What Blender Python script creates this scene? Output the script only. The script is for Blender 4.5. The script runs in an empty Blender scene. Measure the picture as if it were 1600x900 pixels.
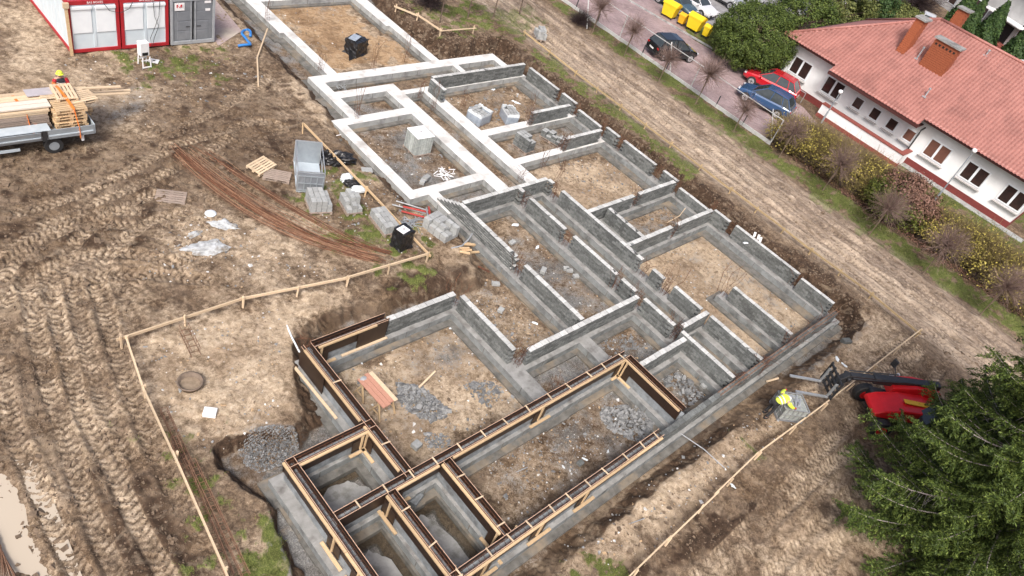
import bpy, bmesh, math, random
import numpy as np
from mathutils import Vector, Matrix

random.seed(7)
RNG = np.random.default_rng(11)
scene = bpy.context.scene
COL = scene.collection
R = math.radians

# ------------------------------------------------------------------ camera
CAM_H = 22.0
FPX = 1177.465                      # focal length in pixels of a 1600 px wide frame
CAM_R = np.array([0.71539618, -0.64222934, 0.27522678])
CAM_D = np.array([-0.29146678, -0.63229066, -0.7178131])
CAM_F = np.array([0.63502395, 0.43330129, -0.63952684])
cd = bpy.data.cameras.new('camera')
cam = bpy.data.objects.new('camera', cd)
COL.objects.link(cam)
m = Matrix.Identity(4)
for i in range(3):
    m[i][0] = CAM_R[i]; m[i][1] = -CAM_D[i]; m[i][2] = -CAM_F[i]
m[2][3] = CAM_H
cam.matrix_world = m
cd.sensor_width = 36.0
cd.lens = 36.0 * FPX / 1600.0
cd.clip_start = 0.5
cd.clip_end = 3000.0
scene.camera = cam

# ------------------------------------------------------------------ light: overcast day
SUN_EL, SUN_AZ = R(50), R(236)
world = bpy.data.worlds.new('World')
scene.world = world
world.use_nodes = True
wn = world.node_tree
bg = wn.nodes['Background']
sky = wn.nodes.new('ShaderNodeTexSky')
sky.sky_type = 'NISHITA'
sky.sun_disc = False
sky.sun_elevation = SUN_EL
sky.sun_rotation = SUN_AZ
sky.air_density = 0.6
sky.dust_density = 6.0
sky.ozone_density = 0.6
wn.links.new(sky.outputs[0], bg.inputs[0])
bg.inputs[1].default_value = 0.115
sl = bpy.data.lights.new('sun', 'SUN')
sl.energy = 1.5
sl.angle = R(16)
sl.color = (1.0, 0.98, 0.95)
sun = bpy.data.objects.new('sun', sl)
COL.objects.link(sun)
sd = Vector((math.sin(SUN_AZ) * math.cos(SUN_EL), math.cos(SUN_AZ) * math.cos(SUN_EL), math.sin(SUN_EL)))
sun.rotation_euler = sd.to_track_quat('Z', 'Y').to_euler()
sun.location = (0, 0, 60)
vs = scene.view_settings
vs.view_transform = 'Standard'
vs.look = 'None'
vs.gamma = 1.0
vs.use_curve_mapping = False
vs.exposure = 0.86

# ------------------------------------------------------------------ helpers
def at(px, py, z=0.0):
    """world point at height z seen at pixel (px, py) of the 1600x900 photograph"""
    d = CAM_R * ((px - 800) / FPX) + CAM_D * ((py - 450) / FPX) + CAM_F
    t = (z - CAM_H) / d[2]
    return Vector((d[0] * t, d[1] * t, z))

def sstep(a, b, x):
    t = np.clip((np.asarray(x, float) - a) / (b - a), 0, 1)
    return t * t * (3 - 2 * t)

def _hash(ix, iy, s):
    h = (ix.astype(np.int64) * 374761393 + iy.astype(np.int64) * 668265263 + s * 974634777) & 0xffffffff
    h = ((h ^ (h >> 13)) * 1274126177) & 0xffffffff
    return ((h ^ (h >> 16)) & 0xffff) / 65535.0

def vnoise(x, y, s=0):
    xi = np.floor(x); yi = np.floor(y)
    fx = x - xi; fy = y - yi
    fx = fx * fx * (3 - 2 * fx); fy = fy * fy * (3 - 2 * fy)
    a = _hash(xi, yi, s); b = _hash(xi + 1, yi, s); c = _hash(xi, yi + 1, s); d = _hash(xi + 1, yi + 1, s)
    return (a + (b - a) * fx) * (1 - fy) + (c + (d - c) * fx) * fy

def fbm(x, y, s=0, o=4):
    v = 0; a = 0.5; f = 1.0; n = 0
    for k in range(o):
        v = v + a * vnoise(x * f + 13.7 * k, y * f - 7.1 * k, s + k); n += a; a *= 0.5; f *= 2.03
    return v / n

def poly_sd(X, Y, P):
    """signed distance to polygon, positive inside"""
    X = np.asarray(X, float); Y = np.asarray(Y, float)
    d2 = np.full(X.shape, 1e18); ins = np.zeros(X.shape, bool)
    n = len(P)
    for i in range(n):
        ax, ay = P[i]; bx, by = P[(i + 1) % n]
        ex, ey = bx - ax, by - ay
        t = np.clip(((X - ax) * ex + (Y - ay) * ey) / (ex * ex + ey * ey + 1e-12), 0, 1)
        d2 = np.minimum(d2, (X - ax - t * ex) ** 2 + (Y - ay - t * ey) ** 2)
        if ay != by:
            c = ((ay > Y) != (by > Y)) & (X < ex * (Y - ay) / (by - ay) + ax)
            ins ^= c
    d = np.sqrt(d2)
    return np.where(ins, d, -d)

def pxpoly(pts, z):
    return [tuple(at(x, y, z)[:2]) for x, y in pts]

class MB:
    """collects shapes; build() links them as ONE mesh object"""
    def __init__(s):
        s.v = []; s.f = []; s.m = []
    def add(s, vs, fs, m=0):
        o = len(s.v)
        s.v.extend(tuple(p) for p in vs)
        for k, f in enumerate(fs):
            s.f.append(tuple(i + o for i in f)); s.m.append(m[k] if isinstance(m, (list, tuple)) else m)
    def box(s, c, d, rz=0.0, m=0, top=None, rot=None):
        """c centre, d full size; top: material index of the upper face"""
        hx, hy, hz = d[0] / 2, d[1] / 2, d[2] / 2
        P = [Vector((x * hx, y * hy, z * hz)) for z in (-1, 1) for x, y in ((-1, -1), (1, -1), (1, 1), (-1, 1))]
        M = rot if rot is not None else Matrix.Rotation(rz, 3, 'Z')
        C = Vector(c)
        F = [(0, 3, 2, 1), (4, 5, 6, 7), (0, 1, 5, 4), (1, 2, 6, 5), (2, 3, 7, 6), (3, 0, 4, 7)]
        mm = [m] * 6
        if top is not None: mm[1] = top
        s.add([C + M @ p for p in P], F, mm)
    def bar(s, a, b, w, h, m=0, up=(0, 0, 1), top=None):
        """box beam from a to b, w wide, h high"""
        a = Vector(a); b = Vector(b); d = b - a; L = d.length
        if L < 1e-6: return
        x = d / L; u = Vector(up)
        y = u.cross(x)
        if y.length < 1e-4: y = Vector((0, 1, 0)).cross(x)
        y.normalize(); z = x.cross(y)
        M = Matrix((x, y, z)).transposed()
        s.box((a + b) / 2, (L, w, h), rot=M, m=m, top=top)
    def tube(s, pts, r, n=6, m=0, cap=True):
        pts = [Vector(p) for p in pts]; k = len(pts)
        rs = r if isinstance(r, (list, tuple)) else [r] * k
        ring = []; up = Vector((0, 0, 1))
        for i, p in enumerate(pts):
            t = (pts[min(i + 1, k - 1)] - pts[max(i - 1, 0)]).normalized()
            a = t.cross(up)
            if a.length < 1e-3: a = t.cross(Vector((1, 0, 0)))
            a.normalize(); b = t.cross(a)
            ring.append([p + (a * math.cos(2 * math.pi * j / n) + b * math.sin(2 * math.pi * j / n)) * rs[i] for j in range(n)])
        vs = [q for g in ring for q in g]
        fs = [(i * n + j, i * n + (j + 1) % n, (i + 1) * n + (j + 1) % n, (i + 1) * n + j) for i in range(k - 1) for j in range(n)]
        if cap:
            fs.append(tuple(range(n))[::-1]); fs.append(tuple(range((k - 1) * n, k * n)))
        s.add(vs, fs, m)
    def prism(s, poly, z0, z1, m=0, top=None):
        n = len(poly)
        vs = [(x, y, z0) for x, y in poly] + [(x, y, z1) for x, y in poly]
        fs = [(i, (i + 1) % n, n + (i + 1) % n, n + i) for i in range(n)] + [tuple(range(n))[::-1], tuple(range(n, 2 * n))]
        s.add(vs, fs, [m] * (n + 1) + [m if top is None else top])
    def quad(s, a, b, c, d, m=0):
        s.add([a, b, c, d], [(0, 1, 2, 3)], m)
    def lathe(s, prof, c=(0, 0, 0), n=16, m=0):
        vs = [(c[0] + r * math.cos(2 * math.pi * j / n), c[1] + r * math.sin(2 * math.pi * j / n), c[2] + z) for r, z in prof for j in range(n)]
        fs = [(i * n + j, i * n + (j + 1) % n, (i + 1) * n + (j + 1) % n, (i + 1) * n + j) for i in range(len(prof) - 1) for j in range(n)]
        s.add(vs, fs, m)
    def mesh(s, name, mats, smooth=False):
        me = bpy.data.meshes.new(name)
        me.from_pydata([tuple(v) for v in s.v], [], s.f)
        for mt in (mats if isinstance(mats, (list, tuple)) else [mats]): me.materials.append(mt)
        me.polygons.foreach_set('material_index', s.m)
        if smooth: me.polygons.foreach_set('use_smooth', [True] * len(s.f))
        me.update()
        return me
    def build(s, name, mats, parent=None, smooth=False, bevel=0.0, rel=False):
        """rel: the shapes are in world coordinates, make them relative to the parent's place"""
        if rel and parent is not None:
            M = parent_matrix(parent).inverted()
            s.v = [M @ Vector(v) for v in s.v]
        o = bpy.data.objects.new(name, s.mesh(name, mats, smooth))
        COL.objects.link(o)
        if parent is not None: o.parent = parent
        if bevel:
            b = o.modifiers.new('bevel', 'BEVEL'); b.width = bevel; b.segments = 1; b.limit_method = 'ANGLE'
        return o

def parent_matrix(o):
    M = Matrix.LocRotScale(o.location, o.rotation_euler, o.scale)
    return parent_matrix(o.parent) @ M if o.parent else M

def tag(o, label=None, cat=None, group=None, kind=None):
    if label: o['label'] = label
    if cat: o['category'] = cat
    if group: o['group'] = group
    if kind: o['kind'] = kind
    return o

def thing(name, label, cat, loc=(0, 0, 0), rz=0.0, group=None):
    o = bpy.data.objects.new(name, None)
    o.empty_display_size = 0.3
    COL.objects.link(o)
    o.location = loc; o.rotation_euler = (0, 0, rz)
    return tag(o, label, cat, group)

def kids(o):
    return [c for c in ALLK.get(o, [])]

def copy_tree(o, parent=None):
    c = o.copy(); COL.objects.link(c); c.parent = parent
    for ch in list(o.children): copy_tree(ch, c)
    return c

def place(name, me, parent, loc=(0, 0, 0), rz=0.0):
    o = bpy.data.objects.new(name, me); COL.objects.link(o)
    o.parent = parent; o.location = loc; o.rotation_euler = (0, 0, rz)
    return o

def big_mesh(name, V, F, mats, attrs=None, smooth=False):
    V = np.asarray(V, np.float32); F = np.asarray(F, np.int32)
    me = bpy.data.meshes.new(name); k = F.shape[1]
    me.vertices.add(len(V)); me.vertices.foreach_set('co', V.ravel())
    me.loops.add(F.size); me.loops.foreach_set('vertex_index', F.ravel())
    me.polygons.add(len(F)); me.polygons.foreach_set('loop_start', np.arange(0, F.size, k, dtype=np.int32))
    if smooth: me.polygons.foreach_set('use_smooth', np.ones(len(F), bool))
    for mt in (mats if isinstance(mats, (list, tuple)) else [mats]): me.materials.append(mt)
    if attrs:
        for an, arr in attrs.items():
            a = me.attributes.new(an, 'FLOAT_COLOR', 'POINT')
            buf = np.ones((len(V), 4), np.float32); buf[:, :3] = arr
            a.data.foreach_set('color', buf.ravel())
    me.update(calc_edges=True); me.validate()
    return me

# ------------------------------------------------------------------ materials
def nodes_of(name):
    mt = bpy.data.materials.new(name); mt.use_nodes = True
    nt = mt.node_tree
    return mt, nt, nt.nodes['Principled BSDF']

def N(nt, typ, **kw):
    n = nt.nodes.new(typ)
    for k, v in kw.items():
        if k in n.inputs: n.inputs[k].default_value = v
        else: setattr(n, k, v)
    return n

def noise(nt, scale, detail=4, rough=0.6, vec=None, dist=0.0):
    n = N(nt, 'ShaderNodeTexNoise', Scale=scale, Detail=detail, Roughness=rough, Distortion=dist)
    if vec is not None: nt.links.new(vec, n.inputs['Vector'])
    return n.outputs[0]

def ramp(nt, fac, stops):
    r = nt.nodes.new('ShaderNodeValToRGB')
    e = r.color_ramp.elements
    e[0].position, e[1].position = stops[0][0], stops[-1][0]
    for p, c in stops[1:-1]: e.new(p)
    for i, (p, c) in enumerate(stops):
        e[i].position = p
        e[i].color = (c, c, c, 1) if isinstance(c, (int, float)) else (*c, 1)
    nt.links.new(fac, r.inputs[0])
    return r.outputs[0]

def mix(nt, fac, a, b, blend='MIX'):
    n = nt.nodes.new('ShaderNodeMix'); n.data_type = 'RGBA'; n.blend_type = blend
    for s, v in ((n.inputs[0], fac), (n.inputs[6], a), (n.inputs[7], b)):
        if hasattr(v, 'is_linked') or hasattr(v, 'links'): nt.links.new(v, s)
        elif isinstance(v, (int, float)): s.default_value = v
        else: s.default_value = (*v, 1)
    return n.outputs[2]

def math_(nt, op, a, b=0.0, clamp=False):
    n = nt.nodes.new('ShaderNodeMath'); n.operation = op; n.use_clamp = clamp
    for s, v in ((n.inputs[0], a), (n.inputs[1], b)):
        if hasattr(v, 'links'): nt.links.new(v, s)
        else: s.default_value = v
    return n.outputs[0]

def bump(nt, h, bsdf, strength=0.5, dist=0.02):
    b = N(nt, 'ShaderNodeBump', Strength=strength, Distance=dist)
    nt.links.new(h, b.inputs['Height']); nt.links.new(b.outputs[0], bsdf.inputs['Normal'])

def mat(name, c1, c2=None, scale=6.0, rough=0.85, lo=0.35, hi=0.65, bmp=0.0, bscale=30.0, metal=0.0, rnd=0.0, c3=None, s3=1.2, stretch=None, spec=None):
    """two-tone surface: noise between c1 and c2, optional stain colour c3 at a larger scale, rnd = brightness spread per object"""
    mt, nt, b = nodes_of(name)
    b.inputs['Roughness'].default_value = rough; b.inputs['Metallic'].default_value = metal
    if spec is not None: b.inputs['Specular IOR Level'].default_value = spec
    geo = N(nt, 'ShaderNodeNewGeometry'); vec = geo.outputs['Position']
    if stretch:
        tc = N(nt, 'ShaderNodeTexCoord'); mp = N(nt, 'ShaderNodeMapping'); mp.inputs['Scale'].default_value = stretch
        nt.links.new(tc.outputs['Object'], mp.inputs[0]); vec = mp.outputs[0]
    c2 = c2 or tuple(x * 0.8 for x in c1)
    col = ramp(nt, noise(nt, scale, 5, 0.65, vec), [(lo, c1), (hi, c2)])
    if c3:
        col = mix(nt, ramp(nt, noise(nt, s3, 5, 0.6, geo.outputs['Position']), [(0.5, 0.0), (0.68, 1.0)]), col, c3)
    if rnd:
        oi = N(nt, 'ShaderNodeObjectInfo')
        v = math_(nt, 'ADD', math_(nt, 'MULTIPLY', oi.outputs['Random'], rnd * 2), 1 - rnd)
        col = mix(nt, 1.0, col, v, 'MULTIPLY')
    nt.links.new(col, b.inputs['Base Color'])
    if bmp: bump(nt, noise(nt, bscale, 4, 0.6, geo.outputs['Position']), b, bmp, 0.02)
    return mt

M = {}
M['conc_top'] = mat('concrete laitance with painted skylight', (.68, .68, .66), (.54, .53, .505), 1.6, .8, .4, .75, .25, 40, c3=(.40, .385, .36), s3=.9)  # pale skin of the strips, lightened further as painted skylight on top
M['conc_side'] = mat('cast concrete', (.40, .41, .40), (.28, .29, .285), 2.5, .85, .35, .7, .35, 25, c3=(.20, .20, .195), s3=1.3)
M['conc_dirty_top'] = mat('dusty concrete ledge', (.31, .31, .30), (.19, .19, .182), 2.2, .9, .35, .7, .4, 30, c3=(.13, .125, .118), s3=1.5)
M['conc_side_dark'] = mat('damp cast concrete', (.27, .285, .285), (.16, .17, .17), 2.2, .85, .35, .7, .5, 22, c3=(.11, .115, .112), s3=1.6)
M['footing'] = mat('muddy footing concrete', (.17, .165, .15), (.085, .082, .075), 2.6, .9, .35, .65, .5, 25, c3=(.24, .195, .14), s3=.8)
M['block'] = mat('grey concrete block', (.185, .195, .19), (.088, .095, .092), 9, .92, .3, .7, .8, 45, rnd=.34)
M['block_top'] = mat('block bed face with painted skylight', (.54, .545, .53), (.38, .385, .37), 8, .9, .35, .7, .3, 60, rnd=.16)  # same concrete as the sides; skylight painted into the tops, plus pale dust
M['mortar'] = mat('mortar', (.09, .092, .09), (.06, .062, .06), 10, .95, bmp=.4)
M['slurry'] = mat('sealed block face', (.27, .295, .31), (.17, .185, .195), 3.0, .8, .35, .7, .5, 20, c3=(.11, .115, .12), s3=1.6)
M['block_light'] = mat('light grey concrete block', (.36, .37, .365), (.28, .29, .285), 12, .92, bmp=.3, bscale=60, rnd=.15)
M['ply'] = mat('brown film faced plywood', (.032, .017, .011), (.022, .012, .008), 3, .45, bmp=.05)
M['ply_edge'] = mat('plywood edge', (.62, .42, .30), (.45, .29, .2), 20, .8)
M['panel_red'] = mat('reddish worn board', (.52, .27, .19), (.40, .20, .14), 5, .8, bmp=.15, stretch=(2, 14, 14))
M['wood'] = mat('fresh sawn timber', (.62, .46, .28), (.46, .32, .18), 5, .8, bmp=.15, rnd=.15, stretch=(2, 14, 14))
M['wood_pale'] = mat('pale weathered timber', (.66, .52, .36), (.50, .38, .25), 5, .85, bmp=.15, rnd=.15, stretch=(2, 14, 14))
M['wood_grey'] = mat('grey weathered timber', (.36, .29, .24), (.24, .19, .155), 5, .9, bmp=.2, rnd=.15, stretch=(2, 14, 14))
M['rust'] = mat('rusty steel bar', (.16, .060, .028), (.075, .034, .020), 9, .8, rnd=.3, metal=.2)
M['rust_pale'] = mat('dusty rusty steel', (.24, .13, .08), (.14, .075, .045), 9, .85, rnd=.3)
M['steel'] = mat('galvanised steel', (.52, .54, .55), (.40, .42, .43), 12, .45, metal=.6)
M['black_film'] = mat('black plastic film', (.010, .010, .011), (.018, .018, .02), 6, .28, bmp=.6, bscale=9)
M['white_film'] = mat('white plastic film', (.72, .76, .78), (.58, .63, .66), 6, .3, bmp=.6, bscale=9)
M['grey_film'] = mat('translucent grey wrap', (.36, .41, .47), (.25, .29, .34), 5, .3, bmp=.6, bscale=10)
M['white_paint'] = mat('white painted metal', (.78, .79, .79), (.70, .71, .72), 3, .5)
M['dark'] = mat('dark rubber', (.016, .016, .017), (.026, .026, .027), 8, .7)
M['black'] = mat('black gap', (.006, .006, .006), (.008, .008, .008), 8, .8)
# ------------------------------------------------------------------ ground shape
EXC = ([(21.6, 75), (33.4, 75), (33.6, 52), (33.5, 41), (33.4, 36.6), (33.8, 34.95), (36.7, 35.0), (38.2, 34.75), (38.9, 33.7), (38.3, 32.6), (38.6, 30.2),
        (38.75, 28), (38.6, 25.6), (38.9, 22.8), (39.0, 19.8), (38.6, 18.3), (38.95, 16), (38.6, 13), (38.85, 10), (38.7, 7.4), (39.2, 5.4),
        (38.4, 4.1), (36.5, 3.75), (33, 3.8), (30, 3.6), (25, 3.7), (20, 3.8), (15, 3.7), (10, 3.5), (7.3, 3.4), (6.9, 6), (6.8, 8)]
       + pxpoly([(412, 800), (395, 780), (370, 765), (345, 748), (330, 722), (333, 698), (355, 682), (400, 670), (450, 662), (464, 640),
                 (454, 612), (446, 575), (447, 545), (456, 515), (480, 490), (530, 470), (580, 462), (600, 455), (650, 438), (700, 428), (735, 425)], 0.1)
       + [(21.5, 18.2), (21.3, 21.0), (20.5, 21.6), (20.4, 26), (20.5, 28.5), (21.2, 30.3), (21.4, 34), (21.5, 38), (21.6, 44)])
FLOOR = -0.44

def right_rise(X, Y):
    a = sstep(36.2, 39.6, X)
    b = sstep(30.5, 34.5, X) * sstep(31.5, 34.0, Y)
    return np.maximum(a, b)

def base_h(X, Y):
    """ground before small relief; also returns distance inside the dig"""
    X = np.asarray(X, float); Y = np.asarray(Y, float)
    wob = (fbm(X * 1.3, Y * 1.3, 5, 3) - 0.5) * 0.9
    sd = poly_sd(X, Y, EXC)
    out = 0.10 + 0.36 * right_rise(X, Y)
    w = np.where((X > 36) | (Y > 33.5) & (X > 30), 0.75, np.where((X < 9.5) & (Y < 14), .5, 1.05))
    t = sstep(0.0, 1.0, (sd + wob * 0.55) / w)
    return out * (1 - t) + FLOOR * t, sd, t

def gz(x, y):
    return float(base_h(np.array([x]), np.array([y]))[0][0])

def on(px, py, z0=0.1):
    """ground point seen at a pixel"""
    p = at(px, py, z0)
    for _ in range(6):
        z = gz(p.x, p.y); p = at(px, py, z)
    return p

def axis(parts):
    out = []
    for a, b, s in parts: out.append(np.arange(a, b, s))
    return np.concatenate(out)

gx = axis([(-300, -60, 40), (-60, -6, 3), (-6, 1, .3), (1, 15, .045), (15, 47, .075), (47, 64, .25), (64, 100, 2), (100, 400, 25), (400, 1001, 100)])
gy = axis([(-300, -60, 40), (-60, -14, 3), (-14, -8, .25), (-8, 36, .06), (36, 47, .1), (47, 60, .4), (60, 120, 3), (120, 400, 25), (400, 1001, 100)])
GX, GY = np.meshgrid(gx, gy, indexing='ij')
H, SD, T = base_h(GX, GY)
nA = fbm(GX * .45, GY * .45, 21, 4); nB = fbm(GX * 2.1, GY * 2.1, 31, 4); nC = fbm(GX * 7, GY * 7, 41, 3)
out = 1 - T

def soft(P, z=None, w=.8, amp=1.6):
    """soft ragged mask of a polygon (pixels if z is given)"""
    if z is not None: P = pxpoly(P, z)
    x0 = min(p[0] for p in P) - 2.5; x1 = max(p[0] for p in P) + 2.5; y0 = min(p[1] for p in P) - 2.5; y1 = max(p[1] for p in P) + 2.5
    i0, i1 = np.searchsorted(gx, [x0, x1]); j0, j1 = np.searchsorted(gy, [y0, y1])
    r = np.zeros(GX.shape)
    s = (slice(i0, i1), slice(j0, j1))
    if i1 > i0 and j1 > j0:
        d = poly_sd(GX[s], GY[s], P) + (nA[s] - .5) * amp * 1.6 + (nB[s] - .5) * amp
        r[s] = sstep(-w, w, d)
    return r

def rect(x0, x1, y0, y1): return [(x0, y0), (x1, y0), (x1, y1), (x0, y1)]

grass = np.zeros(GX.shape); sand = np.zeros(GX.shape); dark = np.zeros(GX.shape)
gravel = np.zeros(GX.shape); orange = np.zeros(GX.shape); wet = np.zeros(GX.shape)  # wet: damp plus groove shade put into the colour
def put(a, P, v, z=None, w=.8, amp=1.6): np.maximum(a, soft(P, z, w, amp) * v, out=a)

# pale sandy ground
put(sand, [(205, 535), (380, 475), (600, 445), (640, 430), (560, 465), (455, 512), (440, 600), (452, 655), (340, 680), (320, 720), (300, 715), (255, 650)], .95, .1, .6)
put(gravel, [(405, 765), (440, 735), (520, 860), (545, 910), (470, 910), (440, 850)], .9, -.3, .3)
put(sand, [(1010, 725), (1205, 640), (1290, 640), (1180, 720), (1000, 880), (880, 905), (850, 880)], .95, .1)
put(sand, [(1060, 900), (1230, 800), (1400, 760), (1420, 900)], .6, .3)
put(sand, [(1320, 470), (1430, 505), (1300, 620), (1210, 640), (1310, 540)], .8, .4)
put(sand, rect(40.2, 44.2, -6, 42), .8, None, .9, 1.2)
put(sand, rect(44.2, 46.6, -6, 42), .30, None, .9, 1.2)
put(sand, [(0, 0), (90, 0), (110, 90), (220, 150), (170, 200), (0, 150)], .75, .1)
put(sand, [(250, 330), (300, 310), (380, 330), (430, 370), (560, 420), (420, 440), (330, 420), (270, 390)], .7, .1)
put(sand, [(60, 200), (230, 170), (250, 220), (150, 250)], .55, .1)
put(sand, [(700, 380), (760, 400), (740, 430), (680, 410)], .9, .1)
put(sand, [(380, 60), (440, 110), (480, 180), (430, 200), (400, 130)], .5, .1)
put(sand, [(470, 120), (520, 185), (540, 230), (480, 190), (440, 130)], .9, -.2)
# trodden sand floors of the rooms (strength, orange share)
for x0, x1, y0, y1, s, o in [(24.4, 31.0, 33.9, 60, .85, 1.25), (29.6, 36.2, 26.3, 30.3, .55, .55), (29.6, 36.2, 23.2, 25.3, .35, .25), (29.8, 36.2, 17.5, 22.2, .95, .45),
                             (31.0, 36.2, 14.6, 16.9, .4, .6), (29.4, 36.4, 5.9, 13.8, .95, .45), (23.4, 26.2, 11.9, 19.7, .35, .1), (19.2, 22.4, 11.7, 16.5, .5, .15),
                             (12.2, 18.0, 9.6, 14.6, .85, .25), (13.4, 22.2, 5.9, 8.4, .35, .25), (22.1, 26.0, 23.0, 28.5, .3, .3), (27.3, 28.3, 14, 30, .35, .4)]:
    put(sand, rect(x0, x1, y0, y1), s, None, .35, 1.3); put(orange, rect(x0 + .3, x1 - .3, y0 + .3, y1 - .3), o, None, .5, 2.6)
# grey crushed concrete and dust
gravel += T * (.50 + (nA - .5) * 1.5 + (nB - .5) * .8)
orange *= .8
put(gravel, [(120, 160), (210, 130), (240, 170), (190, 210), (150, 200)], .7, .1)
put(gravel, [(375, 700), (400, 680), (460, 680), (490, 700), (440, 730), (400, 740)], .9, -.4, .3)
put(gravel, [(1290, 500), (1340, 490), (1345, 520), (1300, 560), (1240, 600)], .95, -.2, .4)
put(gravel, [(550, 610), (640, 590), (700, 640), (690, 690), (640, 680)], .8, -.5, .4)
gravel *= (1 - .55 * np.clip(sand, 0, 1))
# grass
for P, z in [([(590, 425), (630, 405), (655, 420), (650, 440), (610, 450)], .1), ([(470, 270), (540, 255), (600, 320), (655, 380), (640, 420), (590, 400), (520, 370), (480, 330)], .1),
             ([(195, 90), (260, 80), (350, 78), (355, 105), (300, 130), (230, 125)], .1), ([(660, 12), (730, 0), (840, 20), (835, 60), (800, 68), (740, 52), (690, 55)], .45),
             ([(250, 680), (300, 690), (345, 745), (390, 785), (425, 830), (450, 905), (370, 905), (320, 820)], .1), ([(880, 880), (960, 880), (990, 905), (860, 905)], .1),
             ([(1170, 690), (1230, 690), (1225, 720), (1180, 730)], .1), ([(1490, 640), (1600, 560), (1600, 720), (1520, 800), (1450, 760)], .4)]:
    put(grass, P, .8, z, .9, 2.6)
put(grass, rect(39.0, 40.3, 17.5, 34.8), .95, None, .5, 1.3)
put(grass, rect(46.6, 49.3, -9, 25), .9, None, .5, 1.1)
put(grass, rect(47.4, 49.3, 24, 45), .8, None, .6, 1.6)
put(grass, rect(56.2, 60.0, -12, 11.4), 1.0, None, .3, .4)
put(grass, rect(58.0, 64.0, 26, 33), 1.0, None, .3, .4)
put(grass, rect(62, 300, -60, 18), .7, None, .8, 1.5)
# dark topsoil: banks of the dig, hedge bed, churned mud
slope = np.clip(1 - np.abs(T - .5) * 2, 0, 1)
dark = np.maximum(dark, sstep(.02, .35, slope) * np.where((GX > 36) | (GY > 33.5) | (GX < 9.5), 1.0, .6 + (nA - .5)))
put(dark, rect(37.3, 39.3, 4.5, 34.5), .9, None, .5, 1.2)
put(dark, [(590, 0), (640, 0), (665, 50), (780, 60), (818, 78), (790, 96), (690, 90)], 1.0, .1, .5, .8)
put(dark, rect(49.3, 55.4, -14, 17.3), .85, None, .4, .6)
put(dark, [(600, 440), (650, 430), (735, 420), (735, 455), (680, 460), (600, 475), (560, 478)], .8, -.2)
put(dark, [(1290, 690), (1340, 640), (1180, 830), (1060, 905), (960, 905)], .9, .2, .4, 1.2)
put(dark, [(1200, 660), (1290, 600), (1330, 640), (1200, 740), (1100, 830), (1000, 905), (930, 905)], .55, .2, .8, 2.2)
put(dark, [(1120, 560), (1200, 600), (1110, 680), (1000, 745), (880, 850), (830, 860)], .6, -.2, .5)
put(dark, [(200, 270), (260, 215), (420, 130), (480, 200), (430, 300), (330, 280)], .45, .1, 1.2, 3)
put(dark, [(100, 240), (250, 230), (200, 330), (60, 420), (0, 380), (0, 290)], .4, .1, 1.2, 3)
put(dark, [(150, 760), (260, 760), (330, 905), (160, 905)], .75, .1, .8, 2)
put(dark, [(0, 480), (60, 470), (90, 640), (130, 800), (60, 700), (20, 640)], .5, .1, .6, 1.5)
put(orange, [(345, 735), (380, 745), (400, 775), (385, 785), (350, 755)], .8, -.1, .3)
put(orange, [(210, 118), (250, 113), (340, 120), (330, 132), (300, 130)], .5, .1, .3)
put(orange, [(685, 52), (715, 50), (732, 60), (700, 66)], .9, .45, .3)
# puddle bed beside the wheel tracks
# everywhere outside: trodden, drier patches
mudz = np.maximum(soft([(215, 250), (270, 170), (420, 110), (490, 190), (480, 260), (440, 310), (300, 300), (215, 370), (0, 430), (0, 245), (120, 245)], .1, 1.2, 3.0), soft([(140, 740), (270, 730), (340, 905), (150, 905)], .1, .8, 2.0))
loose = np.clip(.34 - .42 * mudz + (nA - .5) * 1.7 + (nB - .5) * .5, 0, .85) * out * (GX < 37)
dark = np.maximum(dark, mudz * np.clip(.42 + (nB - .5) * 1.6, 0, .8))
sand = np.maximum(sand * .92, loose * np.where(GY < 3.5, .9, 1.0))
puddle = soft([(-30, 740), (5, 735), (40, 760), (48, 800), (55, 840), (70, 870), (90, 905), (-30, 905)], .1, .4, .8)
H -= puddle * .10

# small relief: lumps everywhere, rough on churned mud, smooth on floors
rough = np.where(GX < 22, 1.0, .6) * out * (1 - .55 * sand) + .25
H += (nB - .5) * .13 * rough + (nC - .5) * .055 * np.clip(rough + dark * .7, 0, 1.6) + (nA - .5) * .12 * out
H += slope * ((nB - .5) * .45 + (nC - .5) * .22) * np.clip(.35 + dark, 0, 1)
H += (fbm(GX * 3.3, GY * 3.3, 77, 3) - .5) * .10 * dark * out

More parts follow.
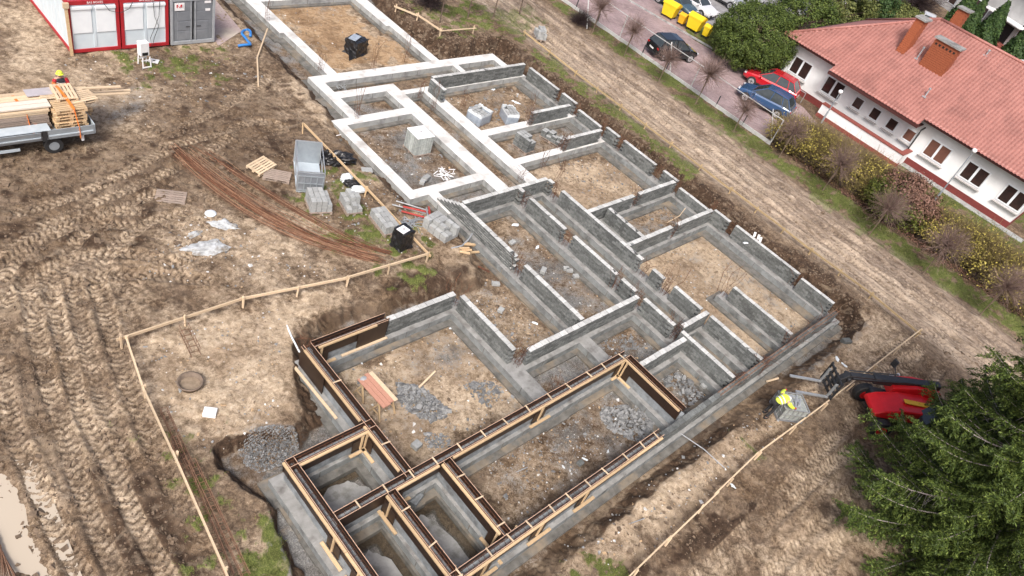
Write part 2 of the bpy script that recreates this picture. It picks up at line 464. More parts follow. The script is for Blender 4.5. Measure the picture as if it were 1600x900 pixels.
# wheel tracks with chevron tread
def track(pts, hw=.27, period=.25, amp=.04, depth=.06, z=.1, tone=0.0, world=False, flip=1, keep=0.0):
    P = [Vector((*p, 0)) for p in pts] if world else [at(x, y, z) for x, y in pts]
    Q = []                                         # smooth the line
    for i in range(len(P) - 1):
        a, b = P[i], P[i + 1]; p0 = P[max(i - 1, 0)]; p3 = P[min(i + 2, len(P) - 1)]
        for k in range(5):
            t = k / 5
            Q.append(.5 * ((2 * a) + (b - p0) * t + (2 * p0 - 5 * a + 4 * b - p3) * t * t + (3 * a - p0 - 3 * b + p3) * t ** 3))
    Q.append(P[-1])
    x0 = min(q.x for q in Q) - 1; x1 = max(q.x for q in Q) + 1; y0 = min(q.y for q in Q) - 1; y1 = max(q.y for q in Q) + 1
    i0, i1 = np.searchsorted(gx, [x0, x1]); j0, j1 = np.searchsorted(gy, [y0, y1])
    s = (slice(i0, i1), slice(j0, j1)); X = GX[s]; Y = GY[s]
    if X.size == 0: return
    best = np.full(X.shape, 1e9); S = np.zeros(X.shape); D = np.zeros(X.shape); run = 0
    for a, b in zip(Q[:-1], Q[1:]):
        e = b - a; L = e.length
        if L < 1e-4: continue
        ux, uy = e.x / L, e.y / L
        tt = (X - a.x) * ux + (Y - a.y) * uy; dd = (X - a.x) * -uy + (Y - a.y) * ux
        tc = np.clip(tt, 0, L); d2 = (tt - tc) ** 2 + dd ** 2
        k = d2 < best
        best = np.where(k, d2, best); S = np.where(k, run + tc, S); D = np.where(k, dd, D); run += L
    D = np.where(best > D * D + 1e-6, 9, D)
    D = D + (nB[s] - .5) * .10
    ad = np.abs(D)
    ins = sstep(hw + .05, hw - .05, ad)
    ph = (S + (nC[s] - .5) * .08) / period + flip * np.minimum(ad, hw) * 2.6
    tri = np.abs((ph % 1.0) - .5) * 2
    lug = sstep(.10, .46, tri)
    fade = sstep(.3, .58, nA[s] + .16) * (.45 + .55 * sstep(.3, .6, nB[s] + .1))
    fade = np.maximum(fade, keep * (.55 + .45 * sstep(.3, .5, nB[s])))
    berm = np.exp(-((ad - hw - .12) / .09) ** 2)
    H[s] += (-depth * ins + amp * (lug - .4) * ins + .045 * berm * (.6 + nB[s] * .8)) * fade * (SD[s] < .1)
    wet[s] = np.maximum(wet[s] * (1 - ins), ins * (1 - lug) * fade * .9)  # low tread parts: painted groove shade along with moisture
    sand[s] = sand[s] * (1 - ins * fade * .7) + ins * fade * .7 * np.clip(lug * .75 + tone, 0, 1)
    dark[s] = dark[s] * (1 - ins * fade * .7)

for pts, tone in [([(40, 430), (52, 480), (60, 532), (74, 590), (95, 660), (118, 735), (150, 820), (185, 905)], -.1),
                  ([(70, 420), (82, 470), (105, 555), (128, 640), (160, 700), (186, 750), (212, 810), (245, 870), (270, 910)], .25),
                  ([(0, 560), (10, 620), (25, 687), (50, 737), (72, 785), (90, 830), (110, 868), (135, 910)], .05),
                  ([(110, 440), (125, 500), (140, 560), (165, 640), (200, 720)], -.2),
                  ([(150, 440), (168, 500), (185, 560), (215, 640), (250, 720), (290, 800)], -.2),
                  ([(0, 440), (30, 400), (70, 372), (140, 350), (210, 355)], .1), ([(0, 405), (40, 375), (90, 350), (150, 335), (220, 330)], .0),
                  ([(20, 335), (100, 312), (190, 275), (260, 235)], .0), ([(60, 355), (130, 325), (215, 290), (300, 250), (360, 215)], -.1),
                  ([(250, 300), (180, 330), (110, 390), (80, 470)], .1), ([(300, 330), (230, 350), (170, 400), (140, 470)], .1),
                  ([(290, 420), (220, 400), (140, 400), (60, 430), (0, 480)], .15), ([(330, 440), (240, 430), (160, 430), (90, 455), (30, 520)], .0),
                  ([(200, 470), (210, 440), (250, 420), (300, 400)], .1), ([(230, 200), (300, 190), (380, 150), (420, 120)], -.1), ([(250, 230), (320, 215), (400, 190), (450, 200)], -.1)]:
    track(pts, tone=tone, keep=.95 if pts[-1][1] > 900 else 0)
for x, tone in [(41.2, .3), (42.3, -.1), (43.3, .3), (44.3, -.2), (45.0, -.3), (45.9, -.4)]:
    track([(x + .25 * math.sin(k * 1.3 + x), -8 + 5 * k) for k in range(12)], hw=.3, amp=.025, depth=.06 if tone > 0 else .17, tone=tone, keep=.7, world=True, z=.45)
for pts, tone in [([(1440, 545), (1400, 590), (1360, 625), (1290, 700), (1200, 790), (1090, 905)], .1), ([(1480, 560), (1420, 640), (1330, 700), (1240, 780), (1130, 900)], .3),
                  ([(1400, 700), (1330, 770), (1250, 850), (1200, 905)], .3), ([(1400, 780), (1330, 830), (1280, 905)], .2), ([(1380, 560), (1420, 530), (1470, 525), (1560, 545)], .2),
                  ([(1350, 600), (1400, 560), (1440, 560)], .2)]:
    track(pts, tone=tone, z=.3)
# keep the building plots level
lev = sstep(48.9, 49.6, GX) * sstep(-60, -20, GY)
H = H * (1 - lev) + .46 * lev + lev * (nB - .5) * .04
# floors of the four formwork cells are nearly level, a screed patch stands out of the water
for x0, x1, y0, y1 in [(8.5, 11.5, 8.9, 11.3), (8.5, 10.6, 3, 8.9), (10.6, 12.9, 5.3, 8.9)]:
    k = sstep(-.05, .05, poly_sd(GX, GY, rect(x0, x1, y0, y1)))
    mx, my = (x0 + x1) / 2, (y0 + y1) / 2
    pat = sstep(-.1, .12, poly_sd(GX, GY, rect(x0 + .55, x1 - .75, y0 - 1, y1 - .85)) + (nB - .5) * .25)
    H = H * (1 - k) + k * (-.61 + .06 * pat + (nC - .5) * .012)
    gravel = np.maximum(gravel * (1 - k), k * (.25 + .75 * pat)); sand *= 1 - k; orange *= 1 - k; dark = dark * (1 - k)
grass = grass * np.clip(np.where(GX > 38, .85, .55) + (nB - .5) * 3.0, 0, 1) * (1 - T)
sand = np.clip(sand + (nB - .5) * .5 * (sand > .05), 0, 1)
ii = np.arange(GX.size).reshape(GX.shape)
gF = np.stack([ii[:-1, :-1], ii[1:, :-1], ii[1:, 1:], ii[:-1, 1:]], -1).reshape(-1, 4)
gV = np.stack([GX, GY, H], -1).reshape(-1, 3)

def ground_material():
    mt, nt, b = nodes_of('site ground')
    geo = N(nt, 'ShaderNodeNewGeometry'); pos = geo.outputs['Position']
    A1 = N(nt, 'ShaderNodeAttribute', attribute_name='soil'); A2 = N(nt, 'ShaderNodeAttribute', attribute_name='cover')
    s1 = N(nt, 'ShaderNodeSeparateColor'); s2 = N(nt, 'ShaderNodeSeparateColor')
    nt.links.new(A1.outputs['Color'], s1.inputs[0]); nt.links.new(A2.outputs['Color'], s2.inputs[0])
    fine = noise(nt, 26, 6, .7, pos); med = noise(nt, 5.5, 6, .68, pos, .4); big = noise(nt, .8, 5, .6, pos)
    mp = N(nt, 'ShaderNodeMapping'); mp.inputs['Scale'].default_value = (5.0, .8, 1); nt.links.new(pos, mp.inputs[0])
    sx = N(nt, 'ShaderNodeSeparateXYZ'); nt.links.new(pos, sx.inputs[0])
    onroad = math_(nt, 'MULTIPLY', ramp(nt, math_(nt, 'MULTIPLY', sx.outputs[0], .01), [(.396, 0.0), (.408, 1.0)]), ramp(nt, math_(nt, 'MULTIPLY', sx.outputs[0], .01), [(.462, 1.0), (.472, 0.0)]))
    streak = noise(nt, 1.0, 6, .7, mp.outputs[0], .6)
    med = mix(nt, math_(nt, 'MULTIPLY', onroad, .6), med, streak)
    blot = noise(nt, 1.9, 6, .7, pos, .8)
    def fac(a, spread=.9, lo=.35, hi=.65):
        v = math_(nt, 'ADD', a, math_(nt, 'MULTIPLY', math_(nt, 'SUBTRACT', med, .5), spread))
        v = math_(nt, 'ADD', v, math_(nt, 'MULTIPLY', math_(nt, 'SUBTRACT', fine, .5), spread * .8))
        return ramp(nt, v, [(lo, 0.0), (hi, 1.0)])
    mv = math_(nt, 'ADD', math_(nt, 'MULTIPLY', med, .6), math_(nt, 'MULTIPLY', fine, .4))
    mud = ramp(nt, mv, [(.34, (.042, .027, .016)), (.46, (.120, .081, .050)), (.57, (.25, .180, .116)), (.7, (.42, .325, .225))])
    mud = mix(nt, ramp(nt, big, [(.42, 0.0), (.62, .4)]), mud, (.20, .155, .118))
    pale = ramp(nt, mv, [(.34, (.205, .150, .095)), (.48, (.40, .312, .215)), (.64, (.62, .51, .385))])
    col = mix(nt, fac(s1.outputs[1], 1.0, .15, .85), mud, pale)
    org = ramp(nt, mv, [(.36, (.24, .145, .075)), (.6, (.46, .33, .20))])
    col = mix(nt, fac(s2.outputs[1], .8, .35, .75), col, org)
    grv = ramp(nt, fine, [(.3, (.07, .07, .068)), (.5, (.19, .188, .18)), (.68, (.38, .375, .36))])
    col = mix(nt, fac(s2.outputs[0], .9, .38, .72), col, grv)
    drk = ramp(nt, mv, [(.35, (.024, .015, .010)), (.5, (.068, .043, .027)), (.68, (.15, .10, .065))])
    col = mix(nt, fac(s1.outputs[2], .9, .38, .7), col, drk)
    grs = ramp(nt, fine, [(.3, (.050, .066, .016)), (.5, (.115, .140, .035)), (.7, (.24, .235, .085))])
    col = mix(nt, fac(s1.outputs[0], 1.2, .35, .6), col, grs)
    damp = noise(nt, .36, 5, .62, pos, .6)
    col = mix(nt, ramp(nt, damp, [(.47, 0.0), (.60, .75)]), col, mix(nt, 1.0, col, (.60, .55, .51), 'MULTIPLY'))
    col = mix(nt, ramp(nt, blot, [(.47, 0.0), (.62, .72)]), col, mix(nt, 1.0, col, (.50, .47, .45), 'MULTIPLY'))
    col = mix(nt, ramp(nt, noise(nt, 1.3, 6, .72, pos, 1.2), [(.54, 0.0), (.68, .35)]), col, (.43, .345, .25))
    col = mix(nt, math_(nt, 'MULTIPLY', onroad, .45), col, mix(nt, ramp(nt, streak, [(.36, 0.0), (.62, 1.0)]), (.115, .088, .072), (.42, .35, .29)))
    damp_shade = math_(nt, 'MULTIPLY', s2.outputs[2], .62)
    col = mix(nt, damp_shade, col, mix(nt, 1.0, col, (.36, .32, .29), 'MULTIPLY'))  # darkens the grooves, shade painted in as well as damp
    nt.links.new(col, b.inputs['Base Color'])
    rg = math_(nt, 'SUBTRACT', .95, math_(nt, 'MULTIPLY', s2.outputs[2], .25))
    nt.links.new(rg, b.inputs['Roughness']); b.inputs['Specular IOR Level'].default_value = .3
    hh = math_(nt, 'ADD', math_(nt, 'MULTIPLY', med, .7), math_(nt, 'MULTIPLY', fine, .45))
    bump(nt, hh, b, .65, .07)
    return mt

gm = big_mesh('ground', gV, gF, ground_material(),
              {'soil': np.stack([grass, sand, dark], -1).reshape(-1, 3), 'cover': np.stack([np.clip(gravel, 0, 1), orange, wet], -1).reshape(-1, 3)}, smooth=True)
ground = bpy.data.objects.new('ground', gm); COL.objects.link(ground); ground['kind'] = 'structure'
_gH = H
def hz(x, y):
    """finished ground height at a point"""
    i = min(max(int(np.searchsorted(gx, x)), 1), len(gx) - 1); j = min(max(int(np.searchsorted(gy, y)), 1), len(gy) - 1)
    return float((_gH[i, j] + _gH[i - 1, j] + _gH[i, j - 1] + _gH[i - 1, j - 1]) / 4)

def water_sheet(name, poly, z, col=(.10, .085, .06), rough=.06, alpha=.42):
    mt, nt, b = nodes_of('standing ' + name)
    b.inputs['Base Color'].default_value = (*col, 1); b.inputs['Roughness'].default_value = rough
    b.inputs['Alpha'].default_value = alpha
    mb = MB(); mb.add([(x, y, z) for x, y in poly], [tuple(range(len(poly)))])
    o = mb.build(name, mt); o['kind'] = 'structure'
    return o
water_sheet('puddle_water', pxpoly([(-80, 720), (60, 720), (130, 905), (120, 960), (-80, 960)], .0), .045, (.50, .43, .34), .2, .92)
for x0, x1, y0, y1 in [(8.6, 11.4, 9.0, 11.3), (8.5, 10.5, 3, 8.9), (10.5, 12.9, 5.3, 8.9)]:
    water_sheet('cell_water', rect(x0, x1, y0, y1), -.555, (.072, .066, .050), .05)

M_SCREED = mat('wet screed', (.33, .33, .32), (.23, .23, .225), 2.5, .55, .35, .7, .25, 30, c3=(.12, .118, .10), s3=1.8)
for poly in ([(9.0, 9.1), (10.7, 9.1), (10.75, 9.9), (10.3, 10.5), (9.6, 10.6), (9.1, 10.2)], [(8.95, 4.0), (9.95, 4.0), (9.95, 7.4), (9.5, 8.0), (9.0, 7.8)], [(11.0, 5.7), (12.1, 5.7), (12.1, 7.0), (11.75, 8.1), (11.1, 8.0)]):
    q = []
    for i in range(len(poly)):
        a, b = poly[i], poly[(i + 1) % len(poly)]
        for k in range(5):
            u = k / 5; q.append((a[0] + (b[0] - a[0]) * u + random.uniform(-.05, .05), a[1] + (b[1] - a[1]) * u + random.uniform(-.05, .05)))
    mb = MB(); mb.prism(q, -.75, -.490); o = mb.build('screed_floor', M_SCREED); o['kind'] = 'structure'
# ------------------------------------------------------------------ concrete strips (union of plan rectangles)
def union_mesh(rects, z0, z1, side=None):
    """rects: x0,x1,y0,y1,top material; one closed mesh without inner faces"""
    xs = sorted({round(v, 3) for r in rects for v in r[:2]}); ys = sorted({round(v, 3) for r in rects for v in r[2:4]})
    nx, ny = len(xs) - 1, len(ys) - 1
    C = [[-1] * ny for _ in range(nx)]
    for i in range(nx):
        for j in range(ny):
            cx, cy = (xs[i] + xs[i + 1]) / 2, (ys[j] + ys[j + 1]) / 2
            for r in rects:
                if r[0] < cx < r[1] and r[2] < cy < r[3]:
                    C[i][j] = r[4]; break
    mb = MB(); idx = {}
    def v(x, y, z):
        k = (round(x, 3), round(y, 3), z)
        if k not in idx:
            idx[k] = len(mb.v); mb.v.append(k)
        return idx[k]
    sides = []
    for i in range(nx):
        for j in range(ny):
            if C[i][j] < 0: continue
            x0, x1, y0, y1 = xs[i], xs[i + 1], ys[j], ys[j + 1]
            mb.f.append((v(x0, y0, z1), v(x1, y0, z1), v(x1, y1, z1), v(x0, y1, z1))); mb.m.append(C[i][j])
            for di, dj, a, b in ((-1, 0, (x0, y1), (x0, y0)), (1, 0, (x1, y0), (x1, y1)), (0, -1, (x0, y0), (x1, y0)), (0, 1, (x1, y1), (x0, y1))):
                ii_, jj = i + di, j + dj
                if not (0 <= ii_ < nx and 0 <= jj < ny) or C[ii_][jj] < 0:
                    mb.f.append((v(*a, z0), v(*b, z0), v(*b, z1), v(*a, z1))); mb.m.append(side[C[i][j]] if side else 0)
                    sides.append((a, b))
    return mb, sides

W_, D_ = 1, 2
BEAMS = [(22.42, 23.05, 29.3, 33.62, W_), (21.28, 21.88, 22.07, 29.33, W_), (22.42, 36.75, 32.85, 33.63, W_), (36.2, 36.77, 31.0, 33.6, W_),
         (32.57, 33.02, 30.9, 32.9, W_), (22.42, 27.1, 31.18, 31.83, W_), (26.5, 29.3, 30.6, 31.02, W_), (26.18, 27.1, 20.4, 31.5, W_), (21.28, 26.3, 28.7, 29.33, W_),
         (21.28, 26.3, 22.08, 22.67, W_), (22.42, 23.04, 20.4, 22.2, W_), (28.45, 29.3, 20.4, 31.0, W_), (28.45, 37.1, 30.5, 31.0, W_),
         (29.2, 37.1, 25.42, 26.0, W_), (29.2, 37.1, 22.5, 23.02, W_), (23.7, 24.35, 33.6, 38.6, W_), (23.45, 24.35, 38.6, 75, W_), (31.42, 32.05, 33.6, 38.4, W_), (31.15, 32.05, 38.4, 75, W_), (24.3, 31.4, 42.6, 43.3, W_),
         (36.58, 37.12, 22.0, 31.0, D_), (36.58, 37.2, 5.0, 22.0, D_), (22.4, 29.32, 19.75, 20.45, D_), (22.36, 23.06, 5.1, 20.4, D_), (18.9, 27.0, 10.88, 11.56, D_),
         (26.25, 27.0, 5.1, 20.4, D_), (28.5, 29.25, 5.1, 20.4, D_), (29.0, 37.0, 16.68, 17.34, D_), (29.0, 37.0, 13.82, 14.48, D_), (30.14, 30.7, 14.2, 17.0, D_),
         (31.8, 32.5, 5.1, 9.75, D_), (22.8, 27.0, 7.92, 8.6, D_), (26.6, 29.2, 8.6, 9.14, D_), (8.1, 37.14, 5.08, 5.64, D_), (18.24, 19.02, 8.6, 15.5, D_),
         (11.05, 19.02, 14.86, 15.55, D_), (11.05, 11.7, 8.6, 15.5, D_), (8.1, 22.9, 8.64, 9.16, D_), (8.0, 11.7, 11.0, 11.56, D_), (7.96, 8.74, -2, 11.6, D_),
         (10.32, 10.8, -2, 8.9, D_), (12.58, 13.08, 5.1, 8.9, D_)]
found = thing('concrete_foundation', 'pale cast concrete strip foundations laid out as rooms across the dig', 'foundation', (22.5, 20, -.9))
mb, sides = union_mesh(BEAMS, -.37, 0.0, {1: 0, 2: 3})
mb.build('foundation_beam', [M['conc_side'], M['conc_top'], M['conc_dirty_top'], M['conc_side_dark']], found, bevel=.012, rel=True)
def foot(r):
    a, b, c, d, _ = r
    if c < 9.5 and b < 14 and d < 11.7: e = (.10, .10, .10, .10)
    elif a > 36: e = (.62, .2, .3, .3)
    elif b < 23.1 and c > 21: e = (.58, .3, .3, .3)
    elif b < 24.5 and c > 33: e = (.5, .3, .3, .3)
    else: e = (.28, .28, .28, .28)
    return (a - e[0], b + e[1], c - e[2], d + e[3], 1)
fb, _ = union_mesh([foot(r) for r in BEAMS], -.8, -.335)
fb.build('footing', [M['footing'], M['footing']], found, bevel=.02, rel=True)
sm_ = MB()                                           # seams left by the shutter boards
for a, b in sides:
    a = Vector((*a, 0)); b = Vector((*b, 0)); L = (b - a).length
    if L < .7 or a.y > 45: continue
    n = Vector(((b - a).y, -(b - a).x, 0)) / L; k = max(1, int(L / 1.5))
    for q in range(1, k + 1):
        p = a + (b - a) * (q / (k + 1) + random.uniform(-.04, .04))
        sm_.bar(p + Vector((0, 0, -.345)) - n * .01, p + Vector((0, 0, -.012)) - n * .01, .026, .034, up=(n.x, n.y, 0))
o = sm_.build('casting_seam', M['footing'], found, rel=True); o['kind'] = 'stuff'

# ------------------------------------------------------------------ block walls
BL, BH, BW = .385, .12, .24
def block_meshes(name, mats, l=.375, w=.24, h=.112, n=4):
    out = []
    for k in range(n):
        mb = MB(); mb.box((0, 0, 0), (l, w, h), m=0, top=1)
        mb.v = [tuple(c + random.uniform(-.004, .004) for c in v) for v in mb.v]
        out.append(mb.mesh(name, mats))
    return out
BM = block_meshes('block', [M['block'], M['block']], l=.370, h=.110)
BMH = block_meshes('half_block', [M['block'], M['block']], l=.18)
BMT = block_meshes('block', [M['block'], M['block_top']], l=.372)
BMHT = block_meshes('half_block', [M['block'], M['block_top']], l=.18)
def block_wall(label, p0, p1, courses=7, rake=0.0, teeth=(1, 1), z0=0.0, dull=False):
    p0 = Vector((*p0, z0)); p1 = Vector((*p1, z0)); d = p1 - p0; L = d.length; rz = math.atan2(d.y, d.x)
    t = thing('block_wall', label, 'block wall', p0, rz, 'grey concrete block walls standing on the strip foundations')
    mb = MB()
    a0 = .2 + rake
    mb.box(((a0 + L - .2) / 2, 0, courses * BH / 2 - .004), (max(L - .2 - a0, .1), BW - .03, courses * BH - .012))
    mb.build('mortar', M['mortar'], t)
    for c in range(courses):
        s = -rake * 0 + (0 if rake == 0 else rake * c / max(courses - 1, 1))
        end = L; top = (c == courses - 1 or rake > 0) and not dull
        if c % 2 and rake == 0:
            if teeth[0]: s += .19
            else:
                place('block', random.choice(BMHT if top else BMH), t, (s + .0925, 0, c * BH + .06)); s += .1925
        while s < end - .12:
            l = min(BL, end - s)
            if l > .33:
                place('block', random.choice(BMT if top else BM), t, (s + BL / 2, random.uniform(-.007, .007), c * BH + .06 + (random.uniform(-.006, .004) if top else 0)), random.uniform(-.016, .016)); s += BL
            else:
                if not (c % 2 and teeth[1]) or l > .25:
                    place('block', random.choice(BMHT if top else BMH), t, (s + .0925, random.uniform(-.007, .007), c * BH + .06), random.uniform(-.01, .01))
                s += .1925
    return t
for a in [
    ('long block wall closing the far side of the room with two wrapped pallets', (29.0, 30.69), (36.96, 30.69)),
    ('short block return beside the corridor, at the near end of the far block wall', (28.87, 29.2), (28.87, 30.54)),
    ('block wall between the wrapped pallets and the room with two block stacks', (32.85, 25.63), (36.25, 25.63)),
    ('block wall on the near side of the room with two block stacks', (33.0, 22.74), (36.2, 22.74)),
    ('outer block wall by the bank beside the wrapped pallet room', (36.93, 27.3), (36.93, 30.2)),
    ('short outer block pier next to the wall ending at the wrapped pallets', (36.93, 25.6), (36.93, 26.9)),
    ('outer block wall by the bank beside the two grey block stacks', (36.93, 23.2), (36.93, 25.25), 5),
    ('short outer block pier at the far corner of the sandy middle room', (36.93, 21.7), (36.93, 22.85)),
    ('outer block wall by the bank along the sandy middle room', (36.95, 18.65), (36.95, 21.3)),
    ('small outer block pier near the bend of the dark bank', (37.0, 16.9), (37.0, 18.05)),
    ('outer block wall closing the small square room with reddish soil', (36.97, 14.3), (36.97, 16.7), 5),
    ('short outer block pier at the far corner of the large sandy room', (37.0, 12.9), (37.0, 14.15)),
    ('long outer block wall by the bank with white scraps on its top', (37.1, 8.1), (37.1, 12.5)),
    ('last outer block wall before the near corner by the road', (36.88, 5.75), (36.88, 7.95)),
    ('block wall across the head of the long dark hall next to the white strips', (22.85, 20.08), (28.9, 20.08)),
    ('stub of block wall crossing into the corridor head, on the hall side', (26.62, 19.6), (26.62, 19.94)),
    ('dark block wall along the corridor, farthest on the hall side', (26.62, 16.4), (26.62, 19.2)),
    ('dark block wall along the corridor, middle one on the hall side', (26.66, 12.75), (26.66, 15.85)),
    ('small block pier along the corridor with broken light top', (26.66, 11.5), (26.66, 12.4)),
    ('block wall between corridor and the small room with a low concrete strip', (26.66, 9.05), (26.66, 10.95)),
    ('block wall dividing the rubble corner room from the narrow end closet', (26.7, 5.55), (26.7, 8.75)),
    ('stub of block wall crossing into the corridor head, on the road side', (28.85, 19.6), (28.85, 19.94)),
    ('longest block wall of the corridor, unbroken beside two small rooms', (28.88, 12.95), (28.88, 19.0)),
    ('small toothed block pier beside the large sandy room', (28.86, 11.45), (28.86, 12.3)),
    ('block wall of the corridor beside the white dust pile', (28.95, 9.1), (28.95, 10.95)),
    ('block wall on the road side of the narrow end closet', (29.02, 5.5), (29.02, 8.66)),
    ('short block wall across the end of the corridor at the rusty bars', (26.98, 8.82), (29.1, 8.82)),
    ('block wall between the sandy middle room and the small reddish room, corridor end', (29.0, 17.0), (32.85, 17.0)),
    ('block wall between the sandy middle room and the small reddish room, bank end', (33.3, 17.0), (36.8, 17.0)),
    ('thin block partition between dark closet and small reddish room', (30.42, 14.25), (30.42, 16.86)),
    ('block wall between small reddish room and the large sandy room, corridor end', (29.0, 14.12), (32.85, 14.12)),
    ('block wall between small reddish room and the large sandy room, bank end', (33.35, 14.12), (36.8, 14.12)),
    ('free standing toothed block wall inside the large sandy room', (32.15, 5.65), (32.15, 9.35)),
    ('block wall on the far side of the rubble corner room', (23.0, 8.25), (26.55, 8.25)),
    ('long block wall crossing the middle from hall corner to corridor', (19.15, 11.22), (26.4, 11.22)),
    ('near half of the block wall on the left of the long dark hall', (22.7, 11.4), (22.7, 15.3)),
    ('block wall on the right of the big room with the work table', (18.62, 11.5), (18.62, 15.0)),
    ('block wall at the far corner of the big room, beside the brown panels', (14.95, 15.2), (18.45, 15.2)),
    ]:
    block_wall(*a)
block_wall('raked far half of the block wall on the left of the long dark hall', (22.7, 21.6), (22.7, 15.75), 7, 1.5)
endw = block_wall('outer end block wall facing the telehandler with rusty bars along its top', (20.95, 5.36), (36.65, 5.36), 6, dull=True)

# ------------------------------------------------------------------ coated walls below the formwork
CORES = [(8.36, 20.95, 5.255, 5.495), (8.36, 8.6, -2, 11.36), (8.36, 11.55, 11.12, 11.36), (11.31, 11.55, 8.8, 15.32), (8.36, 22.84, 8.78, 9.02),
         (10.44, 10.68, -2, 8.9), (12.71, 12.95, 5.3, 8.9), (11.31, 14.9, 15.08, 15.32), (22.6, 22.84, 5.5, 9.0)]
cw = thing('coated_wall', 'smooth blue grey coated walls under the brown formwork panels', 'wall', (15, 8.9, 0))
mb, _ = union_mesh([(*c, 0) for c in CORES], .0, .80)
mb.build('wall_body', M['slurry'], cw, rel=True)

# ------------------------------------------------------------------ formwork
FWG = 'brown plywood formwork round the near rooms'
_fwi = [0]
def cage_mb(L, w=.17, z0=.84, z1=.99, step=.22):
    mb = MB()
    for y in (-w / 2, w / 2):
        for z in (z0, z1): mb.bar((.05, y, z), (L - .05, y, z), .014, .014)
    s = .1
    while s < L - .1:
        for a, b in (((s, -w / 2, z0), (s, -w / 2, z1 + .02)), ((s, w / 2, z0), (s, w / 2, z1 + .02)), ((s, -w / 2, z1 + .012), (s, w / 2, z1 + .012))):
            mb.bar(a, b, .009, .009, up=(1, 0, 0))
        s += step
    return mb
def formwork(label, p0, p1, planks=(), spacers=0, props=(), low=None, zb=.44, skip=()):
    i = _fwi[0]; _fwi[0] += 1
    zt = 1.05 + .004 * i
    p0 = Vector((*p0, 0)); p1 = Vector((*p1, 0)); d = p1 - p0; L = d.length; rz = math.atan2(d.y, d.x)
    t = thing('wall_formwork', label, 'formwork', p0, rz, FWG)
    for sy in (-1, 1):
        s = 0.0
        while s < L - .05:
            e = min(s + 2.5, L)
            mb = MB(); dz = random.uniform(-.006, .006)
            mb.box(((s + e) / 2, sy * (.147 + .0007 * i), (zb + zt + dz) / 2), (e - s - .006, .021, zt + dz - zb), m=0, top=1)
            mb.build('plywood_panel', [M['ply'], M['ply_edge']], t); s = e
    for sy, s0, s1 in planks:
        s = s0
        while s < s1 - .1:
            e = min(s + 3.6, s1); mb = MB(); j = random.uniform(-.008, .008)
            mb.box(((s + e) / 2, sy * (.162 + .042) + 0, zt - .075 + j), (e - s - .012, .08, .07)); mb.build('wale', M['wood'], t); s = e
    for q in range(spacers):
        x = L * (q + .6) / spacers + random.uniform(-.15, .15)
        mb = MB(); mb.box((x, 0, zt + .022), (.045, .34, .03), rz=random.uniform(-.12, .12)); mb.build('spacer', M['wood_pale'], t)
    for sy, x in props:
        mb = MB(); mb.box((x, sy * .20, .55), (.06, .075, .86)); mb.build('prop', M['wood'], t)
        mb = MB(); mb.box((x + .1, sy * .27, .045), (1.1, .11, .05)); mb.build('sole_plate', M['wood'], t)
        for dx in (-.35, .35):
            mb = MB(); mb.box((x + dx * .5, sy * (.171 + random.uniform(0, .008)), .36 + random.uniform(-.02, .02)), (.32, .02, .6)); mb.build('plywood_panel', M['ply'], t)
    cage_mb(L).build('rebar_cage', M['rust'], t)
    return t
formwork('brown formwork on the outer near side, cross sticks above and a plank along it', (8.3, 5.375), (20.95, 5.375), [(-1, .1, 12.5)], 13, [(-1, 8.2), (-1, 5.9), (-1, 3.4), (1, 5.0)])
formwork('brown formwork along the left outer side of the small cells', (8.48, 11.38), (8.48, -2), [(-1, 0, 13)], 0, [(-1, 3.0), (-1, 4.3)])
formwork('brown formwork on the far side of the square wet cell', (8.3, 11.24), (11.55, 11.24), [(-1, .35, 2.95)], 0, [(-1, 2.75)])
formwork('brown formwork between the big room with the work table and the grey ledge outside', (11.43, 15.33), (11.43, 8.9), [(-1, .2, 3.9), (-1, 4.05, 6.1)], 2, [(-1, 4.3)])
formwork('longest brown formwork, crossing all the near rooms', (8.6, 8.9), (22.85, 8.9), [(-1, 2.1, 3.9), (-1, 4.5, 14.0)], 13, [(-1, 9.0), (-1, 13.9), (-1, 2.2)])
formwork('brown formwork between the two narrow wet cells', (10.56, 8.75), (10.56, -2), [(-1, .05, 9)], 8, [(1, 3.1), (-1, .3)])
formwork('brown formwork beside the rubble room, next to a narrow wet cell', (12.83, 8.75), (12.83, 5.5), [(-1, .05, 3.1)], 3, [(-1, 3.0)])
formwork('brown formwork at the far left corner of the big room', (11.58, 15.2), (14.9, 15.2), [(-1, .15, 2.7)], 0, [(-1, .3)])
formwork('brown formwork with a light plank at the corner of the rubble room', (22.72, 8.75), (22.72, 5.6), [(-1, .05, 3.1)], 0, [(-1, .2)])
t = thing('formwork_panel', 'single tall brown panel leaning on the far corner wall of the big room', 'panel', (14.15, 15.0, 0))
mb = MB(); mb.box((0, 0, .53), (1.35, .022, 1.02), m=0, top=1); mb.build('plywood_panel', [M['ply'], M['ply_edge']], t)
mb = MB(); mb.box((-.3, -.06, .05), (2.1, .1, .05)); mb.build('sole_plate', M['wood_pale'], t)
t = thing('formwork_panel', 'single brown panel standing on the outer ledge left of the big room', 'panel', (11.22, 14.55, 0))
mb = MB(); mb.box((0, 0, .5), (.022, 1.6, .98), m=0, top=1); mb.build('plywood_panel', [M['ply'], M['ply_edge']], t)
mb = MB(); mb.bar((-.22, .9, .04), (-.14, -2.0, .04), .10, .05); mb.build('sole_plate', M['wood_pale'], t)

